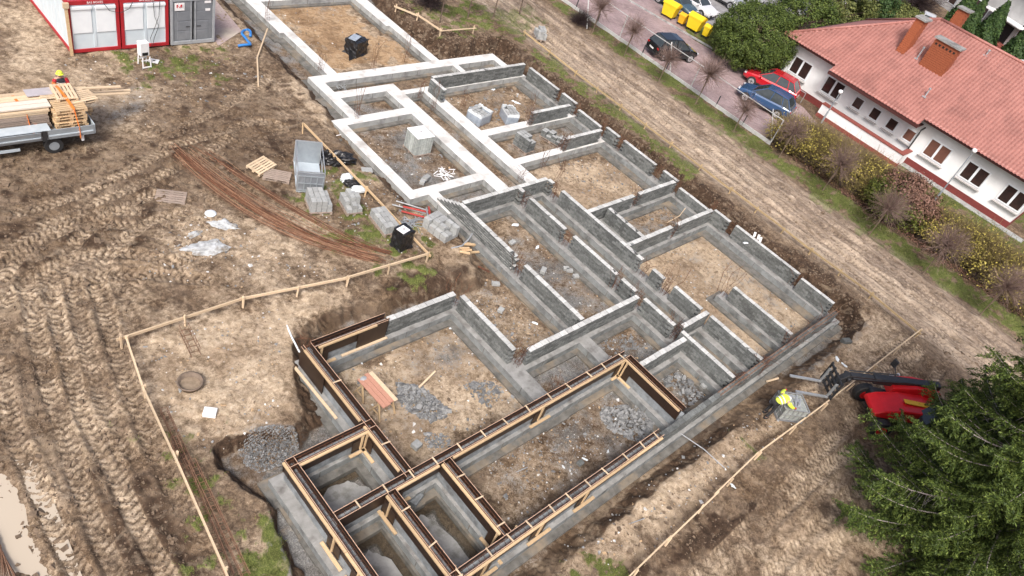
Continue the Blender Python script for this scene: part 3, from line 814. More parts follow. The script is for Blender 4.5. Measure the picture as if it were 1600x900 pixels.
# ------------------------------------------------------------------ starter bars and cages
def rebar_mesh(h, seed):
    rnd = random.Random(seed); mb = MB()
    pts = [(rnd.uniform(-.03, .03) * k * k, rnd.uniform(-.03, .03) * k * k, h * k / 3) for k in range(4)]
    mb.tube(pts, .008, 4); return mb.mesh('bar', M['rust'])
RBM = {h: [rebar_mesh(h, 17 * k + int(h * 10)) for k in range(4)] for h in (.9, 1.3, 1.9)}
def starter(label, x, y, n=6, h=1.3, z=0.0, sp=.2, group='rusty starter bars rising from the foundations', lean=.12, stirr=2):
    t = thing('starter_bars', label, 'rebar', (x, y, z), random.uniform(-.2, .2), group)
    lx, ly = random.uniform(-lean, lean), random.uniform(-lean, lean)
    for k in range(n):
        o = place('bar', random.choice(RBM[h]), t, (((k % 3) - 1) * sp / 2 + random.uniform(-.02, .02), ((k // 3) - .5) * sp + random.uniform(-.02, .02), 0))
        o.rotation_euler = (lx + random.uniform(-.05, .05), ly + random.uniform(-.05, .05), random.uniform(0, 6)) if k else (0, 0, 0)
    mb = MB(); w = sp / 2 + .02
    for q in range(stirr):
        zz = .25 + .22 * q + random.uniform(-.04, .04)
        c = [(-w, -w, zz), (w, -w, zz), (w, w, zz), (-w, w, zz)]
        for a, b in zip(c, c[1:] + c[:1]): mb.bar(a, b, .009, .009)
    if stirr: mb.build('stirrup', M['rust'], t)['kind'] = 'stuff'
    return t
SG = 'rusty starter bars standing in the gaps between block walls'
SLAB = ['rusty bars in the outer wall gap at the near end of the wrapped pallet room', 'rusty bars in the outer wall gap where two pale block tops end', 'rusty bars in the outer wall gap at the block stack room', 'rusty bars in the outer wall gap at the far end of the sandy middle room', 'rusty bars in the outer wall gap at the near end of the sandy middle room', 'rusty bars at the far outer corner of the small reddish room', 'rusty bars at the near outer corner of the small reddish room', 'rusty bars in the outer wall gap at the far end of the large sandy room', 'rusty bars in the outer wall gap at the near end of the large sandy room',
        'rusty bars midway in the wall between sandy middle room and reddish room', 'rusty bars midway in the wall between reddish room and large sandy room', 'rusty bars at the head of the longest corridor wall', 'rusty bars at the near end of the longest corridor wall', 'rusty bars beside the small toothed pier of the corridor', 'rusty bars at the head of the corridor on the hall side', 'rusty bars between the first two hall side walls of the corridor', 'rusty bars between the second hall side wall and the small pier', 'rusty bars at the corner where long cross wall meets corridor', 'rusty bars in the gap of the left hall wall',
        'rusty bars at the toothed wall end near the block stacks', 'rusty bars at the toothed wall end near the right wrapped pallet', 'rusty bars at the near end of the closet wall']
for k, (x, y) in enumerate([(36.93, 27.1), (36.93, 25.42), (36.93, 23.02), (36.93, 21.5), (36.95, 18.35), (37, 16.8), (37, 14.22), (37.05, 12.7), (37.05, 8.02), (33.08, 17), (33.12, 14.1), (28.88, 19.3),
             (28.88, 12.62), (28.9, 11.2), (26.62, 19.4), (26.62, 16.12), (26.64, 12.58), (26.64, 11.2), (22.7, 15.52), (32.9, 22.6), (32.75, 25.5), (29.05, 5.32)]):
    starter(SLAB[k], x, y, 7, random.choice((.9, 1.3, 1.3)), group=SG, stirr=4)
starter('dense cluster of rusty bars where corridor and end closet meet', 26.75, 8.86, 12, 1.3, stirr=5)
starter('rusty bars at the inner corner where the long cross wall begins', 18.85, 11.27, 9, 1.3, stirr=4)
starter('spreading rusty bars on the far right corner of the big room', 18.7, 15.25, 12, 1.3, lean=.3, stirr=2)
starter('rusty bars at the corner of the longest formwork and the rubble room', 22.75, 9.1, 8, .9, stirr=1)
starter('rusty bars above the formwork in front of the hall', 18.95, 9.25, 8, .9, z=.3, stirr=1)
starter('leaning rusty bars at the head of the free standing block wall', 32.1, 9.6, 8, 1.9, lean=.25, stirr=0)
starter('pair of tall rusty bars beside the white dust pile', 29.0, 11.2, 4, 1.9, lean=.2, stirr=0)
starter('dark rusty bars on the near left corner of the big room formwork', 11.5, 15.45, 9, .9, z=.3, stirr=1)
for lab, px, py, h in [('tall thin bars on the upper left white strip at the picture edge', 417, 32, 1.9), ('leaning thin bars in the orange sand near the wide cross strip', 500, 112, 1.3),
                       ('upright thin bars in the orange sand right of the black wrapped pallet', 583, 108, 1.9), ('thin bars on the ledge by the right end of the orange room', 632, 98, 1.9),
                       ('thin bars at the corner of the small white framed bay', 557, 184, 1.9), ('thin bars in the corridor head beside the white strips', 655, 155, 1.3),
                       ('thin bars leaning over the corridor near the block return', 676, 172, 1.9), ('rusty bars by the left wrapped pallet of blocks', 722, 170, 1.3),
                       ('rusty bars left of the wall end by the right wrapped pallet', 823, 188, 1.9), ('rusty bars beside the toothed end of the wall near the block stacks', 874, 232, 1.3),
                       ('rusty bars on the corner where the white strips meet the sandy room', 846, 262, 1.3), ('tall bundle of bars at the near left corner of the sandy middle room', 866, 292, 1.9),
                       ('rusty bars standing in the hollow behind the white strips and corridor', 812, 285, .9)]:
    p = at(px, py, 0); starter(lab, p.x, p.y, 6, h, stirr=2, lean=.08)
# cage lying along the top of the outer end wall
t = thing('rebar_cage', 'rusty bars lying along the top of the outer end wall', 'rebar cage', (25.2, 5.36, .72))
cage_mb(11.6, .16, .02, .09, .28).build('cage_bars', M['rust_pale'], t)
for k, (x, l) in enumerate([(29.1, 1.5), (31.6, 1.6), (31.8, 1.3), (34.0, 1.2), (35.4, 1.0), (26.8, 1.1)]):
    starter(['short rusty bars on the end wall beside the closet', 'short rusty bars on the end wall, left of the free standing wall', 'second short rusty bars on the end wall at the free standing wall', 'short rusty bars on the end wall of the large sandy room', 'short rusty bars on the end wall nearest to the road corner', 'short rusty bars on the end wall nearest to the formwork'][k], x, 5.36, 8, .9, z=.4, lean=.5, stirr=1, group='short rusty bars sticking out of the outer end wall top')
# ------------------------------------------------------------------ site cabins and store container
M['red'] = mat('red painted steel', (.42, .022, .030), (.34, .016, .024), 3, .45)
M['cabin'] = mat('pale blue white cabin panel', (.62, .70, .74), (.56, .64, .69), 1.5, .5)
M['shutter'] = mat('white roller shutter', (.80, .84, .86), (.75, .79, .82), 2, .5)
M['store'] = mat('grey store container', (.20, .215, .235), (.165, .18, .20), 2, .5, c3=(.24, .255, .275), s3=.8)
M['store_light'] = mat('light grey container frame', (.36, .38, .40), (.28, .30, .32), 3, .5)
M['sign_white'] = mat('white sign plate', (.82, .82, .82), (.78, .78, .78), 3, .5)
M['sign_red'] = mat('red print', (.55, .02, .03), (.5, .02, .03), 3, .5)
M['sign_grey'] = mat('grey print', (.45, .42, .44), None, 3, .5)
M['cable'] = mat('dark cable', (.03, .035, .04), None, 5, .6)
M['orange_strap'] = mat('orange strap', (.80, .22, .03), (.65, .16, .03), 10, .6)
M['blue_hose'] = mat('blue hose', (.04, .22, .58), (.03, .17, .48), 10, .4)
M['bed_grey'] = mat('grey truck bed', (.34, .38, .41), (.29, .325, .355), 3, .4, metal=.3)
M['bed_light'] = mat('light truck bed inside', (.46, .52, .56), (.39, .45, .49), 3, .45)

def text_obj(name, body, size, mt, parent, loc, rot, ext=.004):
    cu = bpy.data.curves.new(name, 'FONT'); cu.body = body; cu.size = size; cu.extrude = ext
    cu.align_x = 'CENTER'; cu.align_y = 'CENTER'; cu.materials.append(mt)
    tmp = bpy.data.objects.new(name, cu); COL.objects.link(tmp)
    me = bpy.data.meshes.new_from_object(tmp.evaluated_get(bpy.context.evaluated_depsgraph_get()))
    bpy.data.objects.remove(tmp)
    o = bpy.data.objects.new(name, me); COL.objects.link(o); o.parent = parent; o.location = loc; o.rotation_euler = rot
    return o

def cabin(x, label, z=.16):
    W, L, Hh = 2.42, 6.06, 2.72
    t = thing('site_cabin', label, 'site cabin', (x + W / 2, 38.05 + L / 2, z), 0, 'red framed site cabins')
    mb = MB(); mb.box((0, 0, Hh / 2), (W - .10, L - .10, Hh - .1)); mb.build('cabin_body', M['cabin'], t)
    f = MB(); w2, l2 = W / 2, L / 2
    for sx in (-1, 1):
        for sy in (-1, 1): f.box((sx * (w2 - .08), sy * (l2 - .08), Hh / 2), (.16, .16, Hh))
        f.box((sx * (w2 - .075), 0, .09), (.15, L - .32, .18)); f.box((sx * (w2 - .075), 0, Hh - .1), (.15, L - .32, .2))
    for sy in (-1, 1):
        f.box((0, sy * (l2 - .075), .09), (W - .32, .15, .18)); f.box((0, sy * (l2 - .075), Hh - .11), (W - .32, .15, .22))
    f.build('steel_frame', M['red'], t, bevel=.01)
    for k in (-1, 1):
        p = MB(); p.box((k * .56, -l2 + .03, 1.72), (.92, .05, 1.36)); p.box((k * .56, -l2 - .01, 2.36), (.96, .10, .14)); p.build('window_shutter', M['shutter'], t, bevel=.008)
    p = MB(); p.box((0, -l2 + .04, 1.35), (.13, .03, 2.2)); p.build('mullion', M['cabin'], t)
    r = MB()
    for q in range(9): r.box((-w2 + .045, -l2 + .55 + q * .62, 1.35), (.02, .05, 2.25))
    r.build('panel_rib', M['cabin'], t)['kind'] = 'stuff'
    text_obj('lettering', 'BAS BOXES', .15, M['sign_white'], t, (.1, -l2 - .004, Hh - .11), (R(90), 0, 0))
    return t
cab1 = cabin(11.62, 'red framed white site cabin with a timber post at its left corner')
cab2 = cabin(14.10, 'red framed white site cabin beside the grey container, dark cables hanging over its shutters')
t = thing('timber_post', 'timber post leaning on the left corner of the red framed cabin', 'post', (11.60, 37.97, .1))
mb = MB(); mb.bar((.02, -.03, 0), (-.02, .02, 2.55), .14, .06, up=(0, 1, 0)); mb.build('plank', M['wood'], t)
mb = MB(); mb.box((-.02, 0, 2.62), (.26, .12, .26)); mb.build('wrapping', M['wood_pale'], t)
mb = MB()
for pts in ([(13.3, 37.98, 2.75), (13.55, 37.96, 2.35), (14.05, 37.95, 2.2), (14.5, 37.96, 2.4), (14.7, 37.98, 2.75)],
            [(15.7, 37.98, 2.75), (15.75, 37.97, 1.9), (15.95, 37.95, 1.35), (15.7, 37.96, .7), (15.6, 37.93, .3)],
            [(16.05, 37.98, 2.75), (15.98, 37.97, 1.9), (15.75, 37.95, 1.3), (15.5, 37.96, .7), (15.55, 37.9, .25)]): mb.tube(pts, .014, 5)
o = mb.build('cable', M['cable']); tag(o, 'dark cables hanging down the fronts of the two site cabins', 'cable')
t = thing('store_container', 'grey steel store container with double doors and a white sign', 'container', (17.83, 38.0 + 3.03, .16))
mb = MB(); mb.box((0, .04, 1.3), (2.38, 5.94, 2.5)); mb.build('container_body', M['store'], t)
mb = MB()
for sx in (-1, 1):
    mb.box((sx * 1.15, -2.98, 1.3), (.13, .12, 2.6))
mb.box((0, -2.98, .1), (2.17, .12, .2)); mb.box((0, -2.98, 2.53), (2.17, .12, .14)); mb.build('container_frame', M['store_light'], t, bevel=.01)
for s in (-1, 1):
    d = MB(); d.box((s * .55, -2.965, 1.33), (1.02, .05, 2.24)); dd = d.build('container_door', M['store'], t)
    for q in range(4):
        p = MB(); p.box((s * .55 - s * .08, -2.995, .50 + .55 * q), (.80, .02, .50)); p.build('door_panel', M['store'], dd, bevel=.01)
    p = MB(); p.tube([(s * .12, -3.03, .22), (s * .12, -3.03, 2.42)], .022, 6); p.build('lock_bar', M['store_light'], dd)
    p = MB(); p.box((s * .30, -3.03, 1.02), (.22, .02, .03)); p.build('handle', M['dark'], dd)
mb = MB(); mb.box((0, -2.985, 1.33), (.05, .03, 2.2)); mb.build('door_gap', M['black'], t)
mb = MB(); mb.box((-.74, -3.018, 2.16), (.52, .02, .42)); sg = mb.build('sign_plate', M['sign_white'], t)
lg = MB()
lg.box((-.88, -3.034, 2.2), (.055, .01, .17)); lg.box((-.64, -3.034, 2.2), (.05, .01, .17))
for s in (-1, 1): lg.bar((-.76 + s * .095, -3.034, 2.285), (-.76, -3.034, 2.115), .01, .05, up=(0, 1, 0))
lg.build('sign_emblem', M['sign_red'], sg); lg = MB(); lg.box((-.565, -3.034, 2.2), (.03, .01, .17)); lg.build('sign_bar', M['sign_grey'], sg)
for z_, w_ in ((2.36, .36), (1.92, .26)):
    mb = MB(); mb.box((.80, -3.018, z_), (w_, .02, .13)); mb.build('sign_plate', M['sign_white'], t)
# pale paving under the containers
M['pave_pink'] = mat('dusty reddish paving', (.42, .33, .31), (.30, .235, .225), 9, .9, c3=(.46, .40, .33), s3=.5, bmp=.4)
# ------------------------------------------------------------------ power cabinet, hose
p = on(225, 101); t = thing('power_cabinet', 'white site power cabinet on an open frame in front of the cabins', 'cabinet', p, R(4))
mb = MB(); mb.box((0, .02, .92), (.46, .36, .72)); mb.build('cabinet_body', M['white_paint'], t, bevel=.015)
mb = MB()
for x in (-.19, .19):
    for y in (-.30, .16): mb.bar((x, y * .9, .56), (x * 1.12, y * 1.1, 0), .05, .05)
mb.box((0, -.33, .03), (.44, .05, .05)); mb.box((0, -.2, .34), (.42, .04, .05)); mb.box((0, .17, .3), (.42, .04, .05)); mb.build('cabinet_frame', M['white_paint'], t)
mb = MB(); mb.box((0, -.17, .68), (.30, .012, .16)); mb.build('socket_row', M['black'], t)
p = on(240, 96); t = thing('cabinet_cover', 'white cover plate lying in the grass beside the power cabinet', 'cover', p, R(-35))
mb = MB(); mb.box((0, 0, .03), (.5, .38, .04)); mb.build('plate', M['white_paint'], t); mb = MB(); mb.box((.02, 0, .055), (.12, .07, .02)); mb.build('latch', M['black'], t)
hp = [on(372, 74), on(388, 73), on(391, 70), on(384, 62), on(378, 56), on(380, 50), on(386, 48), on(391, 53), on(391, 60)]
hq = []
for i in range(len(hp) - 1):
    a, b = hp[i], hp[i + 1]; p0 = hp[max(i - 1, 0)]; p3 = hp[min(i + 2, len(hp) - 1)]
    for k in range(5):
        u = k / 5; hq.append(.5 * ((2 * a) + (b - p0) * u + (2 * p0 - 5 * a + 4 * b - p3) * u * u + (3 * a - p0 - 3 * b + p3) * u ** 3))
mb = MB(); mb.tube([q + Vector((0, 0, .09 + .05 * math.sin(i * .4))) for i, q in enumerate(hq)], .075, 8)
tag(mb.build('hose', M['blue_hose'], smooth=True), 'thick blue hose looped on the ground right of the containers', 'hose')

# ------------------------------------------------------------------ flatbed truck with its load
t = thing('flatbed_truck', 'grey flatbed truck carrying strapped timber, its cab beyond the picture', 'truck', (5.6, 31.3, .1), R(-1.5))
truck = t
mb = MB(); mb.box((0.1, 0, .80), (8.3, 2.1, .12)); mb.build('bed_floor', M['bed_grey'], t)
for x0, x1, tilt in ((-4.0, 2.15, 12), (2.42, 4.2, 0)):
    mb = MB(); rot = Matrix.Rotation(R(tilt), 3, 'X')
    c = Vector(((x0 + x1) / 2, -1.10, 1.02)) - Vector((0, .05 if tilt else 0, 0))
    mb.box(c, (x1 - x0, .035, .44), rot=rot, m=0); mb.box(c + Vector((0, -.028, -.06)), (x1 - x0 - .04, .03, .07), rot=rot, m=1)
    mb.build('side_board', [M['bed_grey'], M['bed_light']], t, bevel=.008)
mb = MB(); mb.box((-.55, -.86, 1.245), (6.2, .55, .02)); mb.build('folded_board', M['bed_light'], t)
mb = MB(); mb.box((2.28, -1.13, 1.0), (.16, .08, .5)); mb.build('post', M['dark'], t)
mb = MB(); mb.box((.1, 1.10, 1.02), (8.2, .035, .44)); mb.build('side_board', M['bed_grey'], t)
mb = MB(); mb.box((4.24, 0, 1.02), (.04, 2.16, .44)); mb.build('tail_board', M['bed_light'], t)
for s in (-1, 1):
    w = MB(); w.tube([(2.62, s * 1.02, .37), (2.62, s * .76, .37)], .37, 20); wh = w.build('wheel', M['dark'], t, bevel=.02)
    w = MB(); w.tube([(2.62, s * 1.035, .37), (2.62, s * .98, .37)], .20, 16); w.tube([(2.62, s * 1.05, .37), (2.62, s * 1.0, .37)], .075, 10); w.build('rim', M['bed_grey'], wh)
mb = MB(); mb.box((0, 0, .58), (8.2, .8, .2)); mb.build('chassis', M['dark'], t)
mb = MB(); mb.box((.0, -1.0, .42), (2.7, .05, .12)); mb.build('side_guard', M['bed_light'], t)
mb = MB(); mb.box((-2.6, -.95, .40), (1.5, .4, .45)); mb.build('storage_box', M['bed_grey'], t)
mb = MB(); mb.box((3.75, -1.0, .62), (.10, .06, .34)); mb.build('bracket', M['white_paint'], t)
M['plank_white'] = mat('bleached plank', (.68, .62, .54), (.56, .50, .42), 4, .85, stretch=(2, 14, 14))
# timber stack
t = thing('timber_stack', 'strapped stack of long grey planks on the truck with pale planks on top', 'timber', (5.15, 31.55, .88), R(-1.5), 'timber load of the flatbed truck')
for lv in range(10):
    for r_ in range(6):
        mb = MB(); z = .05 + lv * .105; y = -.62 + r_ * .215 + random.uniform(-.02, .02)
        L = 6.6 + random.uniform(-.12, .06)
        mb.box((-.1 + random.uniform(-.06, .06), y, z), (L, .2, .085)); mb.build('plank', M['wood_grey'] if lv < 8 else M['wood_pale'], t)
for r_, y in enumerate((-.5, -.2)):
    mb = MB(); mb.box((-.1, y, .05 + 10 * .105 + .02), (6.8, .27, .06)); mb.build('plank', M['plank_white'], t)
t = thing('plank_stack', 'long pale boards lying across the far side of the truck load', 'timber', (6.0, 32.45, .88), R(-2), 'timber load of the flatbed truck')
for lv in range(7):
    for r_ in range(2):
        mb = MB(); mb.box((random.uniform(-.3, .3), r_ * .24, .05 + lv * .108), (8.6, .22, .09)); mb.build('plank', M['wood_pale'], t)
for k, (x, y, l) in enumerate([(4.6, -.1, 2.2), (5.0, -.4, 2.0), (4.9, .1, 2.6)]):
    mb = MB(); mb.box((x, y, .9 - k * .2), (l, .14, .05), rz=random.uniform(-.1, .1)); mb.build('plank', M['wood_pale'], t)

def pallet_parts(t, mw, L=1.2, W=.8, n=6, z=0.0):
    for y in (-W / 2 + .05, 0, W / 2 - .05):
        mb = MB(); mb.box((0, y, z + .012), (L, .1, .022)); mb.build('runner', mw, t)
        for x in (-L / 2 + .07, 0, L / 2 - .07):
            mb = MB(); mb.box((x, y, z + .062), (.14, .1, .078)); mb.build('pallet_block', mw, t)
    for x in (-L / 2 + .07, 0, L / 2 - .07):
        mb = MB(); mb.box((x, 0, z + .113), (.14, W, .022)); mb.build('stringer', mw, t)
    for k in range(n):
        mb = MB(); mb.box((0, -W / 2 + .05 + k * (W - .1) / (n - 1), z + .136), (L, W / n * .72, .022)); mb.build('deck_board', mw, t)
PG = 'wooden pallets stacked on the truck'
for k in range(7):
    t = thing('pallet', ['lowest wooden pallet of the strapped pile at the truck tail', 'second wooden pallet from the bottom of the strapped pile on the truck', 'third wooden pallet from the bottom of the strapped pile on the truck', 'middle wooden pallet of the strapped pile on the truck', 'third wooden pallet from the top of the strapped pile on the truck', 'second wooden pallet from the top of the strapped pile on the truck', 'topmost wooden pallet of the strapped pile at the truck tail'][k], 'pallet', (9.05 + random.uniform(-.05, .05), 30.78 + random.uniform(-.03, .05), .97 + k * .148), R(-1.5 + random.uniform(-3, 3)), PG)
    pallet_parts(t, M['wood'])
for k, (x, y, z, rz) in enumerate([(9.5, 31.7, 1.7, 4), (8.9, 31.8, 1.85, -3), (9.7, 31.3, 1.86, 8), (9.2, 31.6, 2.02, 86)]):
    t = thing('pallet', ['pale pallet lying across the truck load towards its far side', 'pale pallet next to the grey sheet on the truck load', 'tilted pallet at the tail end of the truck load', 'pallet lying crosswise on top of the truck load'][k], 'pallet', (x, y, z), R(rz), PG)
    pallet_parts(t, M['wood_pale'])
t = thing('plank_bundle', 'short boards heaped under the pallets at the tail of the truck', 'timber', (9.1, 31.75, .87), R(0), 'timber load of the flatbed truck')
for k in range(26):
    mb = MB(); mb.box((random.uniform(-.3, .3), random.uniform(-.55, .55), .06 + (k // 4) * .14), (random.uniform(1.2, 2.0), .13, .09), rz=random.uniform(-.15, .15)); mb.build('plank', random.choice([M['wood'], M['wood_pale']]), t)
t = thing('sheet', 'grey sheet lying on top of the truck load', 'sheet', (8.35, 32.0, 2.0), R(-2)); mb = MB(); mb.box((0, 0, 0), (1.0, .55, .03)); mb.build('board', M['sign_grey'], t)
for lab, pts in [('long orange strap from the worker over the pallets to the truck side', [(9.2, 30.06, .78), (9.2, 30.1, 1.25), (9.15, 30.35, 2.04), (9.12, 30.9, 2.14), (9.05, 31.8, 2.24), (9.1, 32.6, 2.0), (9.62, 33.45, 1.32)]),
                 ('orange strap tied over the long plank stack on the truck', [(7.55, 30.16, 1.05), (7.52, 30.7, 1.28), (7.48, 30.82, 1.88), (7.45, 31.3, 1.93), (7.4, 32.1, 1.9)])]:
    mb = MB()
    for a, b in zip(pts[:-1], pts[1:]): mb.bar(a, b, .11, .014, up=(0, 0, 1) if abs(a[2] - b[2]) < .3 else (1, 0, 0))
    if 'tied' in lab: mb.box((7.65, 30.66, 1.28), (.35, .12, .05), rz=.3); mb.box((7.45, 30.6, 1.28), (.25, .1, .05), rz=-.5)
    tag(mb.build('strap', M['orange_strap']), lab, 'strap', 'orange load straps')

# ------------------------------------------------------------------ pallets and block stacks on the ground
for lab, px, py, rz, mw, dz, rx in [('pinkish wooden pallet leaning on another pallet beside the steel bars', 408, 264, 22, 'wood_pale', .10, 6), ('brown wooden pallet lying under the edge of the pinkish one', 433, 277, -38, 'wood_grey', .0, 0),
                          ('weathered pallet half sunk in the churned mud', 267, 308, -32, 'wood_grey', -.10, 3)]:
    p = on(px, py); t = thing('pallet', lab, 'pallet', p + Vector((0, 0, dz)), R(rz), 'wooden pallets lying in the mud'); t.rotation_euler.x = R(rx); pallet_parts(t, M[mw])

LB = block_meshes('block', [M['block_light'], M['block_light']], l=.342, w=.222, h=.186)
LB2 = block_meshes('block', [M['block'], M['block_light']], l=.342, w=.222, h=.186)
def stack(label, p, rz, nx, ny, nz, gone=(), mesh=None, l=.37, w=.245, h=.2, pal=True, pm='wood_grey', film=None, grp='pallets of concrete blocks on the site'):
    t = thing('block_stack', label, 'block stack', p, R(rz), grp)
    if pal: pallet_parts(t, M[pm], nx * l + .05, ny * w + .03)
    zb = .15 if pal else 0
    for k in range(nz):
        for i in range(nx):
            for j in range(ny):
                if (i, j, k) in gone: continue
                if 0 < i < nx - 1 and 0 < j < ny - 1 and k < nz - 2: continue
                place('block', random.choice(mesh or LB), t, ((i - (nx - 1) / 2) * l + random.uniform(-.006, .006), (j - (ny - 1) / 2) * w + random.uniform(-.006, .006), zb + h * (k + .5)), random.uniform(-.035, .035))
    if film:
        X, Y, Z = nx * l / 2 + .02, ny * w / 2 + .02, zb + h * nz * film
        mb = MB(); nseg = 10; ring = []
        for q in range(4 * nseg):
            s, u = divmod(q, nseg); u = u / nseg * 2 - 1
            x, y = [(u * X, -Y), (X, u * Y), (-u * X, Y), (-X, -u * Y)][s]; ring.append((x, y))
        lv = [.12, .35, .6, .85, 1.0, 1.1]
        for z in lv:
            for q, (x, y) in enumerate(ring):
                b = 1 + .02 * math.sin(q * 2.3 + z * 9) + random.uniform(0, .025)
                mb.v.append((x * b, y * b, Z * z + (random.uniform(-.05, .06) if z > .9 else 0)))
        n_ = len(ring)
        for a in range(len(lv) - 1):
            for q in range(n_):
                mb.f.append((a * n_ + q, a * n_ + (q + 1) % n_, (a + 1) * n_ + (q + 1) % n_, (a + 1) * n_ + q)); mb.m.append(0 if a < 3 else 1)
        mb.build('wrapping', [M['grey_film'], M['white_film']], t, smooth=True)
    return t
p = on(497, 324); stack('stack of pale blocks with ragged gaps on top, beside the tall grey crate', p, 72, 3, 4, 3, {(2, 0, 2), (1, 0, 2), (0, 0, 2)}, film=None)
p = on(547, 325); stack('low stack of pale blocks with one block perched on top', p, 78, 3, 3, 3, {(0, 0, 1), (0, 0, 2), (0, 1, 2), (0, 2, 2), (1, 2, 2), (2, 2, 2), (2, 0, 2), (0, 2, 1)}, pm='wood_grey')
p = on(599, 353); stack('neat full stack of grey blocks next to the black bag', p, 84, 4, 3, 2, (), mesh=LB)
p = on(687, 362); stack('stepped stack of grey blocks by the foot of the raked wall', p, 100, 4, 4, 3, {(0, 1, 2), (1, 1, 2), (0, 2, 2), (0, 3, 2), (1, 3, 2), (0, 1, 1), (2, 3, 2)}, mesh=LB, pal=False)
p = at(816, 233, -.42); stack('tall dark block stack with a notch in its top, inside the small room', p, 96, 3, 3, 4, {(0, 0, 3), (0, 1, 3)}, mesh=LB2, grp='block stacks inside the rooms')
p = at(862, 221, -.42); stack('stepped dark block stack behind the notched one inside the small room', p, 104, 4, 3, 2, {(1, 0, 1), (1, 1, 1), (3, 0, 1), (2, 2, 1), (0, 2, 1)}, mesh=LB2, grp='block stacks inside the rooms')
p = at(746, 190, -.42); stack('block stack in sagging grey wrap, nearest the corridor', p, 12, 3, 4, 3, {(2, 0, 2), (2, 1, 2), (2, 2, 2)}, mesh=LB2, film=.98, grp='wrapped block stacks in the far room')
p = at(793, 189, -.42); stack('block stack in torn white and grey wrap, nearest the bank', p, 70, 3, 3, 3, {(2, 2, 2)}, mesh=LB2, film=.95, grp='wrapped block stacks in the far room')
p = on(842, 60, .45); stack('small block stack standing alone at the edge of the dirt road', p, 60, 3, 3, 3, {(0, 0, 2), (2, 2, 2), (1, 2, 2)}, mesh=LB, pm='wood_grey')

# ------------------------------------------------------------------ open grey crate
p0 = at(478, 295, .12); p1 = at(518, 298, .12); p2 = at(451, 265, .12)
ex = (p1 - p0).normalized(); rz = math.atan2(ex.y, ex.x)
t = thing('crate', 'tall grey cage crate open on its long sides, by the pale block stacks', 'crate', (17.35, 25.1, .1), rz)
mb = MB(); mb.box((0, 0, .10), (1.2, 2.35, .06)); mb.build('crate_floor', M['bed_light'], t)
mb = MB(); mb.box((0, 1.15, .72), (1.2, .05, 1.2)); mb.build('end_panel', M['bed_grey'], t)
mb = MB(); mb.box((0, -1.15, .62), (1.2, .05, 1.02)); e = mb.build('end_panel', M['store'], t)
mb = MB()
for z in (.2, .58, .98): mb.box((0, -1.19, z), (1.16, .035, .05))
for x in (-.56, -.28, .0, .28, .56): mb.box((x, -1.187, .58), (.05, .03, .88))
mb.build('panel_rib', M['bed_grey'], e)
mb = MB()
for x in (-.6, .6):
    mb.bar((x, -1.15, 1.2), (x, 1.15, 1.34), .04, .04); mb.bar((x, -1.15, .62), (x, 1.15, .66), .03, .03)
    for y in (-1.15, 0, 1.15): mb.bar((x, y, .1), (x, y, 1.22 + y * .06), .045, .045)
for y in (-1.15, 1.15): mb.bar((-.6, y, 1.2 + (.13 if y > 0 else 0)), (.6, y, 1.2 + (.13 if y > 0 else 0)), .045, .045)
mb.build('rail', M['steel'], t)
mb = MB()
for x in (-.45, 0, .45): mb.box((x, 0, .03), (.1, 2.3, .06))
mb.build('skid', M['store'], t)

# ------------------------------------------------------------------ sheets, bags, sacks
def lump(name, label, cat, p, size, mt, seed=0, rz=0, sub=4, amp=.35, group=None, flat=.0):
    bm = bmesh.new(); bmesh.ops.create_icosphere(bm, subdivisions=sub, radius=1)
    co = np.array([v.co[:] for v in bm.verts])
    n = (fbm(co[:, 0] * 1.7 + seed, co[:, 1] * 1.7 + co[:, 2] * 1.3, seed, 3) - .5) * 2 * amp
    n2 = np.abs(fbm(co[:, 0] * 4 + seed, co[:, 1] * 4 + co[:, 2] * 3.1, seed + 9, 3) - .5) * amp * 1.2
    for v, a, b in zip(bm.verts, n, n2):
        v.co *= 1 + a - b
        v.co.z = max(v.co.z, -.25)
        v.co = Vector((v.co.x * size[0], v.co.y * size[1], (v.co.z + .25) * size[2]))
    me = bpy.data.meshes.new(name); bm.to_mesh(me); bm.free(); me.materials.append(mt)
    o = bpy.data.objects.new(name, me); COL.objects.link(o); o.location = p; o.rotation_euler.z = rz
    return tag(o, label, cat, group)
def boxy(name, label, cat, p, size, mt, rz, seed, top=None, group=None):
    """wrapped box: a subdivided box with wrinkles"""
    bm = bmesh.new(); bmesh.ops.create_cube(bm, size=1); bmesh.ops.subdivide_edges(bm, edges=bm.edges[:], cuts=7, use_grid_fill=True)
    rnd = random.Random(seed)
    for v in bm.verts:
        k = 1 + .06 * math.sin(v.co.z * 14 + seed) * math.sin(v.co.x * 9 + v.co.y * 11)
        f = 1.12 if v.co.z < -.45 else 1
        v.co = Vector((v.co.x * size[0] * k * f, v.co.y * size[1] * k * f, (v.co.z + .5) * size[2])) + Vector((rnd.uniform(-.02, .02), rnd.uniform(-.02, .02), rnd.uniform(-.025, .025)))
    me = bpy.data.meshes.new(name); bm.to_mesh(me); bm.free(); me.materials.append(mt)
    o = bpy.data.objects.new('cover', me); COL.objects.link(o)
    t = thing(name, label, cat, p, rz, group); o.parent = t
    return t
p = at(555, 82, -.44); t = boxy('wrapped_pallet', 'pallet wrapped in black film in the middle of the orange sand room', 'wrapped pallet', p, (1.15, .95, .95), M['black_film'], R(20), 3)
mb = MB(); mb.box((-.1, .12, .99), (.85, .5, .03), rz=.2); mb.build('loose_sheet', M['grey_film'], t)
mb = MB(); mb.add([(-.5, -.3, .06), (-1.3, -.5, .03), (-.55, .2, .5), (-.5, -.45, .03)], [(0, 1, 2), (0, 3, 1)]); mb.build('film_flap', M['black_film'], t)
